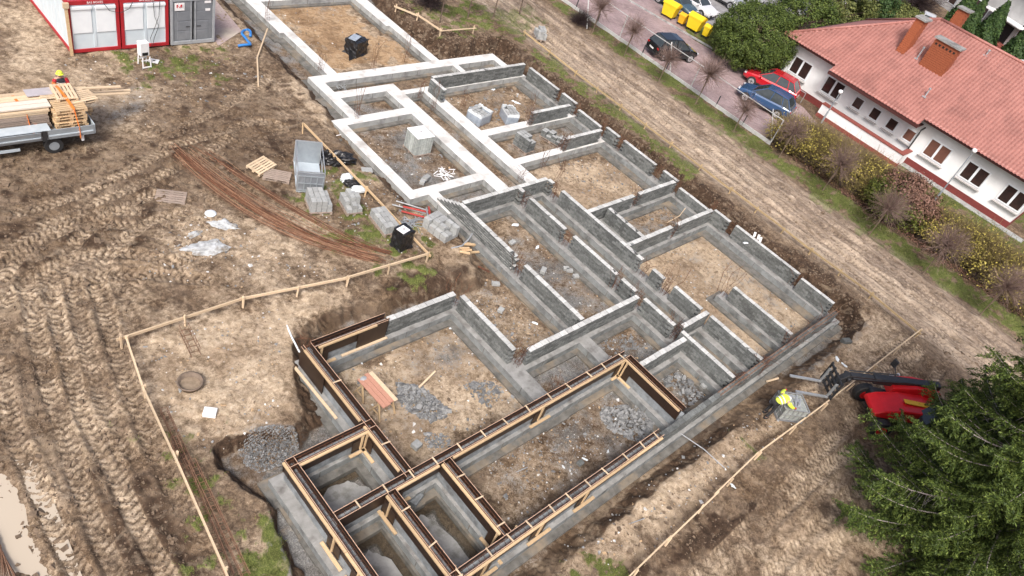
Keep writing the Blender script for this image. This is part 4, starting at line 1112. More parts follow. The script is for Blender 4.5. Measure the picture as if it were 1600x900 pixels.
p = on(626, 384); t = boxy('big_bag', 'upright black big bag with a white label on top, next to the neat block stack', 'bag', p, (.72, .66, .98), M['black_film'], R(8), 5)
mb = MB(); mb.box((-.1, -.02, 1.01), (.46, .42, .03), rz=.1); mb.build('bag_label', M['sign_white'], t); mb = MB(); mb.box((-.06, -.02, 1.03), (.14, .12, .012), rz=.1); mb.build('label_print', M['sign_grey'], t)
p = on(528, 254); lump('tarpaulin', 'crumpled black tarpaulin heaped right of the grey crate', 'tarpaulin', p, (.85, .42, .42), M['black_film'], 4, -.5, amp=.6)
p = on(508, 251); lump('tarpaulin', 'small black plastic heap beside the crate post', 'tarpaulin', p, (.35, .35, .5), M['black_film'], 8, 0, amp=.5)
G_ = 'plastic sacks lying behind the low block stack'
p = on(541, 280); lump('sack', 'white plastic sack lying left of the black one', 'sack', p, (.40, .26, .22), M['white_film'], 14, .2, group=G_)
p = on(550, 289); lump('sack', 'black plastic sack between two white ones', 'sack', p, (.42, .3, .22), M['black_film'], 15, -.4, group=G_)
p = on(560, 298); lump('sack', 'white plastic sack lying right of the black one', 'sack', p, (.45, .26, .22), M['white_film'], 16, -.3, group=G_)
M['plaster'] = mat('hardened white cement', (.50, .52, .53), (.30, .31, .31), 5, .9, bmp=.8, bscale=8, c3=(.22, .19, .15), s3=2.5)
G_ = 'hardened white cement spills in the mud'
for lab, px, py, s, sd_, r_ in [('largest cracked white cement spill in the mud', 322, 388, (.95, .45, .16), 21, -.1), ('white cement spill with a muddy hollow, above the largest', 348, 352, (.62, .32, .17), 22, -.75), ('thin white cement scrap left of the muddy hollow', 304, 366, (.35, .18, .10), 23, .3)]:
    lump('cement_spill', lab, 'cement spill', on(px, py) + Vector((0, 0, -.03)), s, M['plaster'], sd_, r_, amp=.5, group=G_)
lump('plastic_lid', 'small round whitish lid above the cement spills', 'lid', on(329, 334), (.24, .24, .08), M['white_film'], 3, 0, amp=.05)
# mud in the hollow of the spill is ground itself

# ------------------------------------------------------------------ tank of wrapped panels
p = at(654, 236, -.42)
t = thing('wrapped_bundle', 'tall bundle of pale upright panels with a white cover, in the framed bay', 'bundle', (24.63, 25.95, -.43), R(-3))
pallet_parts(t, M['wood_grey'], 1.1, 1.15)
M['panel_pale'] = mat('pale greenish panel', (.46, .49, .47), (.30, .33, .31), 7, .7, rnd=.25)
for side in range(4):
    for k in range(7):
        u = -.45 + k * .15; mb = MB(); rz = side * math.pi / 2
        d = Matrix.Rotation(rz, 3, 'Z') @ Vector((u, -.52, .68))
        mb.box(d, (.125, .05, 1.05 + random.uniform(-.04, .02)), rz=rz); mb.build('panel', M['panel_pale'], t)
mb = MB(); mb.box((0, 0, .65), (.98, .98, .98)); mb.build('core', M['store'], t)
mb = MB(); mb.box((0, 0, 1.215), (1.12, 1.12, .05)); mb.build('cover', M['sign_white'], t, bevel=.02)
mb = MB(); mb.box((0, .0, 1.246), (.09, .06, .012)); mb.build('cover_hole', M['black'], t)

# ------------------------------------------------------------------ long reinforcing bars
M['rust_tan'] = mat('dusty tan steel', (.34, .20, .12), (.22, .115, .065), 9, .85)
rnd = random.Random(5)
t = thing('bar_bundle', 'long rusty reinforcing bars lying in a bent sheaf across the mud', 'steel bars', on(430, 340))
def bez(P, u): 
    a, b, c, d = P; v = 1 - u
    return a * v ** 3 + b * 3 * v * v * u + c * 3 * v * u * u + d * u ** 3
for k in range(66):
    q = rnd.random(); cl = rnd.random()
    if cl < .78: u = min(max(rnd.gauss(.27, .13), .0), .62)
    else: u = min(rnd.gauss(.92, .04), 1.0)
    j = lambda s: rnd.uniform(-s, s) * 1.5
    A = at(256 + u * 42 + j(4), 232 - u * 8 + j(3)); B = at(352 + u * 40 + j(3), 336 - u * 52 + j(3)); Cc = at(455 + u * 22 + j(3), 390 - u * 46 + j(3)); D = at(594 + u * 12 + j(10), 414 - u * 6 + j(4))
    s0 = rnd.uniform(0, .12) if cl < .72 else rnd.uniform(0, .2); s1 = rnd.uniform(.9, 1.0)
    pts = []
    for i in range(9):
        s = s0 + (s1 - s0) * i / 8; P = bez((A, B, Cc, D), s); pts.append(Vector((P.x, P.y, gz(P.x, P.y) + .04 + rnd.uniform(0, .14) * (1 if k > 30 else .3))))
    mb = MB(); mb.tube(pts, .011 if k % 3 else .014, 4); mb.build('steel_bar', (M['rust'], M['rust_pale'], M['rust_tan'], M['rust'])[k % 4], t, rel=True)
t = thing('bar_bundle', 'short bundle of rusty bars at the tip of the long sheaf, under the black bag', 'steel bars', on(575, 385))
for k in range(14):
    a = on(522 + k * .8, 376 + k % 5); b = on(613 - k * .5, 395 + k % 6); mb = MB(); h = .05 + .03 * (k % 4)
    mb.tube([a + Vector((0, 0, h)), (a + b) / 2 + Vector((0, 0, h + .02)), b + Vector((0, 0, h))], .016, 4); mb.build('steel_bar', M['rust'], t, rel=True)
t = thing('bar_bundle', 'tips of rusty bars at the lower left corner beside the puddle', 'steel bars', on(10, 880))
for k in range(26):
    a = on(-8 + k * .6, 826 + k * 2 + rnd.uniform(-5, 5)); b = on(-60 + k * 4.2, 925); mb = MB()
    mb.tube([a + Vector((0, 0, .08)), b + Vector((0, 0, .10 + .04 * (k % 3)))], .013, 4); mb.build('steel_bar', M['rust_pale'], t, rel=True)
def long_cage(label, pts, w=.2, step=.3, mm='rust_pale'):
    P = [on(*q) for q in pts]; t = thing('rebar_cage', label, 'rebar cage', P[0], 0, 'reinforcing cages lying on the ground')
    for a, b in zip(P[:-1], P[1:]):
        d = (b - a); L = d.length; d /= L; n = Vector((-d.y, d.x, 0)).normalized()
        mb = MB()
        for s in (-1, 1):
            for z in (.05, .05 + w): mb.bar(a + n * s * w / 2 + Vector((0, 0, z)), b + n * s * w / 2 + Vector((0, 0, z)), .018, .018)
        k = 0
        while k * step < L:
            c = a + d * (k * step); q = [c + n * s * w / 2 + Vector((0, 0, z)) for s, z in ((-1, .04), (-1, .06 + w), (1, .06 + w), (1, .04))]
            for e, f in zip(q, q[1:] + q[:1]): mb.bar(e, f, .011, .011, up=d)
            k += 1
        mb.build('cage_bars', M[mm], t, rel=True)
    return t
long_cage('short ladder like rusty cage half sunk in pale sand, above the round tub', [(287, 517), (307, 558)], .32, .28)
long_cage('rusty cage in the grass inside the left board line, upper one', [(256, 645), (300, 740)], .2)
long_cage('rusty cage in the grass inside the left board line, lower one', [(300, 725), (385, 905)], .2)
long_cage('rusty cage close against the left board line', [(272, 690), (360, 905)], .2)

# ------------------------------------------------------------------ batter boards
M['wood_dull'] = mat('dusty yellow timber', (.46, .34, .18), (.34, .25, .14), 5, .9, rnd=.15)
BG = 'batter boards set out round the dig'
def batter(label, pts, h=.5, zs=None, board=.115, step=2.3, mw='wood', lean=0):
    P = [Vector((x, y, hz(x, y))) for x, y in pts]
    t = thing('batter_board', label, 'batter board', P[0], 0, BG)
    for a, b in zip(P[:-1], P[1:]):
        L = (b - a).length; n = max(1, round(L / 3.8)); d = (b - a) / L; nn = Vector((-d.y, d.x, 0)).normalized()
        for k in range(n):
            s, e = a + (b - a) * (k / n), a + (b - a) * ((k + 1) / n)
            s = Vector((s.x, s.y, hz(s.x, s.y) + h + random.uniform(-.04, .04))); e = Vector((e.x, e.y, hz(e.x, e.y) + h + random.uniform(-.04, .04)))
            o_ = nn * (.035 if k % 2 else 0)
            mb = MB(); mb.bar(s - d * .12 + o_, e + d * .12 + o_, .05, board); mb.build('board', M[mw], t, rel=True)
        m_ = max(1, round(L / step))
        for k in range(m_ + 1):
            q = a + (b - a) * (k / m_); z = hz(q.x, q.y)
            mb = MB(); mb.bar((q.x + nn.x * .06, q.y + nn.y * .06, z - .1), (q.x + nn.x * .06 + random.uniform(-.05, .05), q.y + nn.y * .06 + random.uniform(-.05, .05), z + h + .14), .06, .06); mb.build('stake', M[mw], t, rel=True)
    return t
batter('batter board running beside the block stacks and crate to its near corner', [(19.15, 17.9), (19.25, 23.0), (19.2, 28.6)], .45)
batter('batter board running from the steel bar tips to the left corner', [(19.1, 17.95), (15, 18.1), (10.8, 18.8), (6.3, 18.75)], .45, mw='wood_pale')
batter('pale batter board running down the left side along the grass', [(6.45, 18.6), (6.05, 16.3), (5.8, 13.5), (5.35, 9.3), (5.0, 6.5)], .45, mw='wood_pale', step=3)
batter('long batter board along the dirt road beyond the bank', [(40.5, 34.6), (40.3, 29), (40.15, 24.5), (40.2, 20), (40.1, 15), (40.0, 9), (40.1, 5), (39.95, 1.95)], .34, board=.10, mw='wood_dull')
batter('batter board passing the telehandler to the lower edge', [(40.2, 2.0), (35, 2.2), (30, 2.35), (24.5, 2.6), (18, 2.35), (12, 2.1)], .40, board=.10, mw='wood_pale')
q = [at(620, 0, .85), at(652, 22, .85), at(689, 47, .85)]; batter('pale batter board on the grass at the far bank', [(v.x, v.y) for v in q], .42, mw='wood_pale', step=3)
q = [at(690, 48, .85), at(742, 44, .85)]; batter('short batter board joining the pale one on the far grass', [(v.x, v.y) for v in q], .42, mw='wood_pale', board=.06)

# ------------------------------------------------------------------ work table, tub, loose pieces
t = thing('work_table', 'wooden work table on trestles in the big room', 'table', (12.9, 12.75, -.44), R(3))
for k in range(4):
    mb = MB(); mb.box((-.27 + k * .18, random.uniform(-.05, .05), .80), (.165, 1.55, .04)); mb.build('table_board', M['panel_red'] if k < 3 else M['wood_pale'], t)
for y in (-.5, .5):
    mb = MB(); mb.box((0, y, .73), (.7, .08, .08))
    for sx in (-1, 1):
        for sy in (-1, 1): mb.bar((sx * .3, y, .72), (sx * .36, y + sy * .3, 0), .06, .05)
        mb.bar((sx * .34, y - .2, .25), (sx * .34, y + .2, .25), .05, .03)
    mb.build('trestle', M['wood'], t)
lump('work_glove_heap', 'small grey heap lying on the far corner of the work table', 'heap', Vector((12.72, 13.42, .305)), (.17, .12, .1), M['store_light'], 31, 0, 3)
M['tub'] = mat('old tub plastic', (.20, .15, .11), (.12, .09, .068), 7, .8)
M['tub_in'] = mat('dried mortar', (.27, .21, .15), (.19, .145, .10), 7, .9)
p = on(297, 604); t = thing('mortar_tub', 'round brown mortar tub standing on pale sand', 'tub', p)
mb = MB(); mb.lathe([(.0, .04), (.32, .04), (.38, .24), (.43, .25), (.43, .30), (.37, .29), (.31, .09), (.0, .08)], n=22); mb.build('tub_wall', M['tub'], t, smooth=True)
mb = MB(); mb.lathe([(.0, .13), (.325, .13)], n=22); mb.build('mortar_rest', M['tub_in'], t)
LG = 'loose blocks lying about the site'
for lab, px, py, z, s, rz, mm in [('white block lying on pale sand below the round tub', 328, 647, None, (.42, .32, .18), -38, 'sign_white'), ('pale block on the grey rubble edge of the big room', 650, 698, -.43, (.32, .3, .2), 10, 'block_light'),
      ('dark block lying outside the near right corner', 1320, 536, None, (.5, .3, .25), -25, 'block'), ('block lying in the long dark hall, near its left wall', 800, 380, -.42, (.36, .24, .12), 10, 'block_light'),
      ('pale block on the footing below the long right wall, upper', 1177, 417, -.46, (.4, .25, .15), -30, 'block'), ('pale block on the footing below the long right wall, lower', 1185, 424, -.46, (.4, .25, .15), -35, 'block_light'),
      ('blocks scrap on the ground of the yard behind the raked wall', 774, 445, -.42, (.38, .22, .14), -30, 'block_light'), ('grey block among debris in the yard behind the raked wall', 782, 486, -.42, (.3, .24, .14), 20, 'block_light'),
      ('upper block on the small heap in the framed bay', 666, 280, -.3, (.4, .26, .2), 20, 'block_light'), ('lower block on the small heap in the framed bay', 660, 286, -.42, (.4, .26, .2), 35, 'block_light'),
      ('loose block of three on the hall floor by the footing, farthest', 884, 421, -.42, (.3, .22, .14), -30, 'block_light'), ('loose block of three on the hall floor by the footing, middle', 889, 424, -.42, (.34, .22, .14), -35, 'block_light'),
      ('loose block of three on the hall floor by the footing, nearest', 899, 433, -.42, (.3, .22, .14), -20, 'block_light'), ('tilted block with a dark sheet in the dark hall', 848, 425, -.42, (.4, .25, .2), 30, 'block_light'),
      ('grey slab piece beside the batter board and white strip', 573, 267, .05, (.55, .35, .1), -25, 'block_light'), ('grey block on the floor of the room with a loose plank, upper left', 906, 725, -.42, (.25, .2, .14), 0, 'block'),
      ('pale slab leaning in the corner of the narrow wet cell', 648, 785, -.46, (.5, .3, .3), 20, 'slurry'), ('pale block at the near right of the rubble corner room', 1100, 605, -.42, (.4, .25, .2), -10, 'block_light')]:
    p = on(px, py) if z is None else at(px, py, z)
    t = thing('loose_block', lab, 'block', p, R(rz), LG); mb = MB(); mb.box((0, 0, s[2] / 2), s); mb.build('block', M[mm], t, bevel=.012)

def rubble(name, pts, n, smin, smax, mt, z=-.5, spread=1.0, heap=.2, seed=1, kind='stuff'):
    """chunks of broken concrete over a pixel-outlined patch"""
    rnd = random.Random(seed); P = pxpoly(pts, z); x0 = min(p[0] for p in P); x1 = max(p[0] for p in P); y0 = min(p[1] for p in P); y1 = max(p[1] for p in P)
    cand = np.array([(rnd.uniform(x0, x1), rnd.uniform(y0, y1)) for _ in range(n * 4)]); d = poly_sd(cand[:, 0], cand[:, 1], P)
    mb = MB(); k = 0
    for (x, y), dd in zip(cand, d):
        if dd < 0 or k >= n: continue
        k += 1; s = smin + (smax - smin) * rnd.random() ** 2.2; s *= 1 if rnd.random() > .12 else 1.9
        zz = hz(x, y) + min(dd, .6) * heap * rnd.uniform(.2, 1.4)
        Mx = Matrix.Rotation(rnd.uniform(0, 6.3), 3, 'Z') @ Matrix.Rotation(rnd.uniform(-.6, .6), 3, 'X') @ Matrix.Rotation(rnd.uniform(-.6, .6), 3, 'Y')
        o_ = len(mb.v); mb.box((x, y, zz), (s, s * rnd.uniform(.5, .95), s * rnd.uniform(.3, .7)), rot=Mx, m=rnd.randrange(len(mt)))
        for i in range(o_, len(mb.v)): mb.v[i] = tuple(c + rnd.uniform(-.18, .18) * s for c in mb.v[i])
    o = mb.build(name, mt); o['kind'] = kind
    return o
M['rub1'] = mat('broken dark concrete', (.20, .205, .205), (.13, .133, .135), 9, .95, bmp=.5)
M['rub2'] = mat('broken pale concrete', (.30, .305, .305), (.20, .205, .205), 9, .95, bmp=.5)
M['rub3'] = mat('brown clod', (.20, .145, .10), (.11, .078, .052), 9, .95, bmp=.5)
RB = [M['rub1'], M['rub1'], M['rub2']]
rubble('concrete_rubble', [(618, 600), (655, 603), (700, 640), (696, 655), (665, 660), (625, 635)], 900, .03, .15, RB + [M['rub2']], heap=.35, seed=2)
rubble('concrete_rubble', [(720, 600), (760, 595), (790, 610), (765, 640), (735, 625)], 150, .04, .14, RB, heap=.3, seed=3)
rubble('concrete_rubble', [(935, 640), (985, 632), (1030, 655), (1022, 690), (985, 690), (940, 665)], 900, .03, .16, [M['rub1'], M['rub2'], M['rub2']], heap=.35, seed=4)
rubble('concrete_rubble', [(1028, 590), (1060, 583), (1085, 600), (1095, 625), (1060, 618)], 130, .06, .2, RB, heap=.3, seed=5)
rubble('crushed_stone', [(373, 705), (392, 684), (430, 677), (460, 682), (467, 700), (452, 722), (405, 738), (384, 728)], 5200, .014, .05, [M['rub1'], M['rub1'], M['rub2'], M['rub3']], z=-.4, heap=.34, seed=6)
rubble('concrete_rubble', [(660, 680), (700, 678), (705, 700), (670, 705)], 120, .03, .12, [M['rub2'], M['rub1']], heap=.1, seed=7)
rubble('concrete_rubble', [(1080, 610), (1110, 620), (1090, 640), (1060, 630)], 60, .05, .15, [M['rub2']], heap=.1, seed=8)
rubble('concrete_rubble', [(935, 535), (985, 520), (1000, 545), (960, 555)], 60, .05, .14, [M['rub1']], heap=.1, seed=9)
rubble('concrete_rubble', [(740, 150), (800, 140), (830, 170), (780, 200), (730, 190)], 160, .03, .1, [M['rub1'], M['rub3']], heap=.05, seed=10)
rubble('concrete_rubble', [(980, 340), (1030, 320), (1070, 350), (1010, 370)], 160, .03, .1, [M['rub1'], M['rub3']], heap=.08, seed=11)
rubble('concrete_rubble', [(850, 250), (900, 245), (990, 290), (930, 320)], 160, .03, .11, [M['rub1'], M['rub3']], heap=.02, seed=12)
rubble('concrete_rubble', [(1100, 530), (1150, 520), (1180, 560), (1130, 555)], 120, .03, .1, [M['rub2'], M['rub1']], heap=.05, seed=13)
rubble('concrete_rubble', [(720, 470), (780, 430), (850, 500), (880, 560), (780, 560)], 220, .02, .09, RB + [M['rub3']], heap=.0, seed=14)
rubble('concrete_rubble', [(760, 730), (900, 650), (940, 680), (800, 800)], 200, .02, .09, RB + [M['rub3']], heap=.0, seed=15)
rubble('concrete_rubble', [(480, 880), (420, 780), (440, 740), (520, 900)], 120, .02, .09, RB + [M['rub3']], z=-.5, heap=.0, seed=16)
rubble('soil_clods', [(0, 240), (230, 200), (420, 130), (480, 190), (430, 330), (200, 420), (0, 420)], 2600, .03, .13, [M['rub3']], z=.1, heap=.0, seed=17)
rubble('soil_clods', [(0, 430), (210, 430), (200, 540), (260, 680), (350, 905), (0, 905)], 2800, .02, .10, [M['rub3']], z=.1, heap=.0, seed=18)
rubble('soil_clods', [(1310, 540), (1430, 520), (1600, 560), (1400, 760), (1000, 905), (860, 905), (1180, 660)], 2600, .02, .10, [M['rub3']], z=.2, heap=.0, seed=19)
rubble('soil_clods', [(600, 0), (640, 0), (665, 50), (780, 62), (818, 78), (800, 100), (690, 92), (640, 50)], 1300, .04, .16, [M['rub3']], z=0, heap=.0, seed=20)
rubble('soil_clods', [(820, 78), (900, 140), (1030, 240), (1180, 350), (1380, 480), (1340, 520), (1120, 350), (860, 140)], 2600, .03, .12, [M['rub3']], z=.1, heap=.0, seed=21)
rubble('soil_clods', [(870, 0), (980, 90), (1200, 240), (1480, 450), (1560, 520), (1430, 500), (1150, 300), (850, 80), (830, 0)], 2400, .03, .10, [M['rub3']], z=.45, heap=.0, seed=22)

M['bit_wood'] = mat('splinter wood', (.50, .36, .22), (.34, .23, .13), 9, .9)
M['bit_white'] = mat('pale scrap', (.66, .66, .64), (.5, .5, .49), 9, .8)
BITS = [M['rub1'], M['rub2'], M['bit_wood'], M['rub3'], M['bit_white'], M['rub2']]
for sd_, (pts_, n_, z_) in enumerate([([(520, 570), (700, 500), (830, 600), (690, 720), (600, 690)], 420, -.42), ([(740, 740), (960, 600), (1040, 650), (800, 820)], 420, -.42), ([(735, 340), (830, 320), (970, 470), (880, 500)], 260, -.42), ([(720, 470), (770, 430), (880, 560), (790, 560)], 260, -.42),
        ([(1010, 400), (1100, 370), (1280, 490), (1200, 540), (1110, 470), (1080, 480)], 420, -.42), ([(850, 250), (930, 235), (1010, 295), (930, 325)], 240, -.42), ([(560, 215), (640, 195), (740, 270), (640, 290)], 220, -.42), ([(700, 150), (800, 130), (860, 170), (760, 200)], 200, -.42),
        ([(420, 10), (540, 5), (680, 100), (520, 110)], 200, -.42), ([(930, 545), (1000, 510), (1050, 560), (980, 590)], 160, -.42), ([(1020, 600), (1070, 560), (1130, 620), (1080, 650)], 160, -.42), ([(480, 250), (640, 300), (700, 380), (600, 420), (480, 330)], 420, .1), ([(100, 70), (400, 70), (420, 130), (240, 200), (100, 150)], 380, .1),
        ([(840, 880), (1080, 690), (1220, 620), (1280, 640), (1000, 890)], 380, .1), ([(210, 540), (440, 480), (440, 660), (300, 720)], 260, .1), ([(300, 320), (560, 420), (400, 450), (200, 440)], 300, .1)]):
    rubble('debris', pts_, n_, .018, .085, BITS, z=z_, heap=0, seed=60 + sd_)
# ------------------------------------------------------------------ scaffold props, clamps, planks, pipes
M['prop_red'] = mat('red prop tube', (.45, .05, .04), (.32, .035, .03), 8, .5)
t = thing('prop_heap', 'heap of red and galvanised scaffold props at the corner of the white strips', 'props', on(645, 345))
for a, b, mm, h, r_ in [((612, 322), (665, 336), 'steel', .1, .035), ((618, 318), (668, 333), 'steel', .16, .035), ((628, 329), (668, 338), 'prop_red', .25, .045), ((626, 335), (664, 345), 'prop_red', .2, .045), ((668, 331), (673, 364), 'prop_red', .3, .045),
                        ((664, 334), (668, 358), 'steel', .35, .04), ((630, 346), (664, 346), 'steel', .1, .03), ((634, 352), (662, 342), 'steel', .12, .03), ((631, 340), (650, 356), 'steel', .08, .03), ((640, 356), (660, 338), 'steel', .14, .03)]:
    mb = MB(); A = on(*a) + Vector((0, 0, h)); B = on(*b) + Vector((0, 0, h)); mb.tube([A, B], r_, 7); mb.build('prop_tube', M[mm], t, rel=True)
rnd = random.Random(9)
for lab, c, n, sx, sy in [('tangle of steel clamps lying left of the white framed bay', (506, 215), 55, 16, 16), ('tangle of short steel pins beside the red props', (642, 352), 30, 14, 8), ('tangle of steel clamps in the slot under the wide cross strip', (532, 137), 30, 11, 4), ('heap of white plastic scraps in the framed bay', (693, 274), 40, 16, 10)]:
    t = thing('clamp_heap', lab, 'clamps', at(c[0], c[1], 0))
    mb = MB(); floor = -.45 if 'slot' in lab or 'bay' in lab[-12:] else None
    for k in range(n):
        x, y = c[0] + rnd.gauss(0, sx * .45), c[1] + rnd.gauss(0, sy * .45)
        A = at(x, y, -.42) if floor else on(x, y); L = rnd.uniform(.15, .45); a = rnd.uniform(0, 6.3); A = A + Vector((0, 0, rnd.uniform(.03, .15)))
        mb.bar(A, A + Vector((math.cos(a) * L, math.sin(a) * L, rnd.uniform(-.08, .08))), .035, .025)
    mb.build('clamp', M['steel'] if 'white' not in lab else M['sign_white'], t, rel=True)['kind'] = 'stuff'
for lab, cat, pts, r_, mm in [('thin white pipe standing out of the ground left of the brown panels', 'pipe', [(446, 503, .05), (456, 527, .2), (468, 550, .3)], .035, 'shutter'), ('grey pipe bent over the ledge beside the firewood', 'pipe', [(705, 388, .12), (722, 384, .15), (733, 373, .1), (738, 365, .05)], .04, 'store_light'),
       ('thin white pipe lying on sand outside the near right wall', 'pipe', [(1063, 677, .0), (1100, 702, .12), (1133, 732, .12)], .022, 'store_light'), ('thin grey stick lying on the pale sand near the lower edge', 'stick', [(982, 819, .1), (1007, 810, .1)], .02, 'steel'),
       ('thin pale pole leaning in the narrow dark closet', 'pole', [(958, 358, -.4), (965, 342, .4)], .02, 'wood_pale'), ('rusty pipe with pale ends lying beside the raked wall', 'pipe', [(747, 416, .1), (765, 425, .1)], .05, 'rust'),
       ('long pale plank end leaning at the upper left bank', 'plank', [(418, 45, .3), (402, 90, .2), (404, 135, .15)], .05, 'wood_pale'), ('pale plank piece lying outside the near wall by the worker', 'plank', [(1198, 596, -.2), (1216, 591, -.2)], .05, 'wood_pale'),
       ('shovel like grey rod on the floor of the rubble room', 'rod', [(842, 755, -.5), (868, 766, -.5)], .025, 'steel'), ('pale timber leaning over the grey rubble of the big room', 'timber', [(653, 607, -.35), (680, 580, -.2)], .045, 'wood_pale'),
       ('upper grey rod on the floor of the rubble room', 'rod', [(806, 738, -.45), (824, 730, -.4)], .02, 'steel'), ('thin crossed stick in the small reddish room', 'stick', [(1042, 348, -.4), (1062, 337, .0), (1071, 325, .3)], .02, 'wood_pale')]:
    mb = MB(); mb.tube([at(*q) for q in pts], r_, 6); tag(mb.build(cat if cat != 'timber' else 'timber_piece', M[mm]), lab, cat)
t = thing('firewood_heap', 'small heap of short timber offcuts at the foot of the raked wall', 'offcuts', on(735, 390))
for k in range(12):
    p = on(724 + rnd.uniform(0, 18), 383 + rnd.uniform(0, 14)); mb = MB(); mb.box(p + Vector((0, 0, .05 + .05 * (k % 3))), (.5, .09, .07), rz=-.6 + rnd.uniform(-.3, .3)); mb.build('offcut', M['wood'], t, rel=True)
SCR = 'light scraps of film and paper on the ground'
for k, (px, py, z, s) in enumerate([(708, 512, -.42, .3), (735, 536, -.42, .35), (565, 568, -.42, .15), (835, 505, -.42, .25), (805, 352, -.42, .4), (1048, 500, -.42, .2), (1070, 490, -.42, .5), (1145, 760, None, .3), (455, 800, -.42, .5), (770, 140, -.42, .4), (1308, 562, None, .35), (1318, 570, None, .35), (805, 160, -.45, .5), (680, 160, -.42, .3), (663, 147, -.42, .25), (890, 215, -.45, .35),
                                    (1048, 618, -.42, .3), (966, 656, -.42, .35), (978, 660, -.42, .25), (950, 705, -.42, .15), (880, 730, -.42, .15), (914, 718, -.42, .2), (1165, 380, .85, .3), (840, 386, -.42, .3)]):
    p = on(px, py) if z is None else at(px, py, z)
    lump('scrap', ['white film scrap on the floor', 'pale film scrap lying flat', 'small white scrap'][k % 3] + ' near ' + ['the hall corner', 'the hall corner wall', 'the work table', 'the yard wall', 'the dark hall floor', 'the white dust pile', 'the concrete pad', 'the pale sand pipe', 'the outer left ledge', 'the wrapped stacks',
         'the dig corner road', 'the dig corner boards', 'the right wrapped stack', 'the corridor head bars', 'the corridor head', 'the block stacks', 'the rubble corner room', 'the formwork corner', 'the rubble heap', 'the rubble room plank', 'the rubble room middle', 'the rubble room timber', 'the top of the long right wall', 'the dark hall pipe'][k], 'scrap', p + Vector((0, 0, .01)), (s * .55, s * .22, .04), M['white_film'], 40 + k, k * .7, 3, .95, SCR)
for k, (px, py) in enumerate([(1178, 370), (1184, 374), (1187, 378)]):
    p = at(px, py, .85); mb = MB(); mb.bar(p + Vector((0, 0, 0)), p + Vector((.12, .1, .22)), .12, .04); tag(mb.build('foam_piece', M['sign_white']), ['white foam piece on the long right wall, farthest', 'white foam piece on the long right wall, middle', 'white foam piece on the long right wall, nearest'][k], 'foam')
# ------------------------------------------------------------------ paved yard of the neighbour, kerb, fence
def paver_material(name, a, b, g):
    mt, nt, bs = nodes_of(name); bs.inputs['Roughness'].default_value = .8
    geo = N(nt, 'ShaderNodeNewGeometry'); pos = geo.outputs['Position']
    br = N(nt, 'ShaderNodeTexBrick'); br.inputs['Scale'].default_value = 1.0
    br.inputs['Brick Width'].default_value = .24; br.inputs['Row Height'].default_value = .12; br.inputs['Mortar Size'].default_value = .012
    br.inputs['Color1'].default_value = (*a, 1); br.inputs['Color2'].default_value = (*b, 1); br.inputs['Mortar'].default_value = (*g, 1)
    mp = N(nt, 'ShaderNodeMapping'); mp.inputs['Rotation'].default_value = (0, 0, R(45)); nt.links.new(pos, mp.inputs[0]); nt.links.new(mp.outputs[0], br.inputs['Vector'])
    big = ramp(nt, noise(nt, .55, 5, .65, pos), [(.4, .0), (.66, 1.0)])
    col = mix(nt, big, br.outputs['Color'], mix(nt, 1.0, br.outputs['Color'], (.62, .60, .60), 'MULTIPLY'))
    col = mix(nt, ramp(nt, noise(nt, 3.5, 5, .7, pos), [(.52, 0.0), (.7, .5)]), col, (.36, .32, .30))
    nt.links.new(col, bs.inputs['Base Color']); return mt
M['pavers'] = paver_material('reddish interlocking pavers', (.40, .295, .29), (.32, .235, .235), (.18, .145, .145))
M['pavers_grey'] = paver_material('grey pavers', (.33, .33, .335), (.28, .28, .29), (.18, .18, .18))
def sheet(name, poly, z, mt, cut=None):
    mb = MB(); mb.prism(poly, z - .12, z, 0); o = mb.build(name, mt); o['kind'] = 'structure'; return o
sheet('yard_paving', [(49.55, 17.7), (57.0, 17.7), (58.4, 20.0), (58.4, 27), (57.6, 31.0), (60.2, 36.0), (60.2, 70), (49.55, 70)], .52, M['pavers'])
sheet('parking_paving', [(60.2, 36.2), (63.2, 32.6), (110, 32.6), (110, 70), (60.2, 70)], .516, M['pavers_grey'])
sheet('cabin_yard_paving', [(19.1, 37.6), (21.2, 39.0), (22.0, 50), (19.1, 50)], .13, M['pave_pink'])
mb = MB()
for k in range(4): mb.box((64.0 + 2.9 * k, 36.2, .519), (.1, 5.0, .006))
o = mb.build('bay_marking', M['sign_white']); o['kind'] = 'structure'
mb = MB(); mb.box((57.6, 33.6, .56), (.14, 9.5, .12), rz=R(8)); o = mb.build('kerb', M['conc_side']); o['kind'] = 'structure'
M['fence_light'] = mat('pale fence rail', (.50, .51, .50), None, 5, .6)
M['fence_dark'] = mat('dark fence post', (.035, .04, .042), None, 5, .6)
t = thing('yard_fence', 'low kerb fence with a thin pale top rail between the dirt road and the yard', 'fence', (49.25, 30, .46))
for k in range(22):
    y0 = 17.6 + 2.5 * k
    mb = MB(); mb.box((49.25, y0 + 1.25, .55), (.08, 2.47, .3)); mb.build('kerb_board', M['fence_light'], t, rel=True)
    mb = MB(); mb.bar((49.25, y0, .4), (49.25, y0, 2.43 if k % 3 == 0 else 1.35), .06, .06); mb.build('fence_post', M['fence_light'] if k % 3 == 0 else M['fence_dark'], t, rel=True)
    mb = MB(); mb.bar((49.25, y0, 2.42), (49.25, y0 + 2.5, 2.42), .045, .045); mb.build('top_rail', M['fence_light'], t, rel=True)
mb = MB(); mb.bar((49.3, 17.6, .62), (51.2, 19.4, 1.9), .05, .05); mb.build('brace', M['fence_light'], t, rel=True)
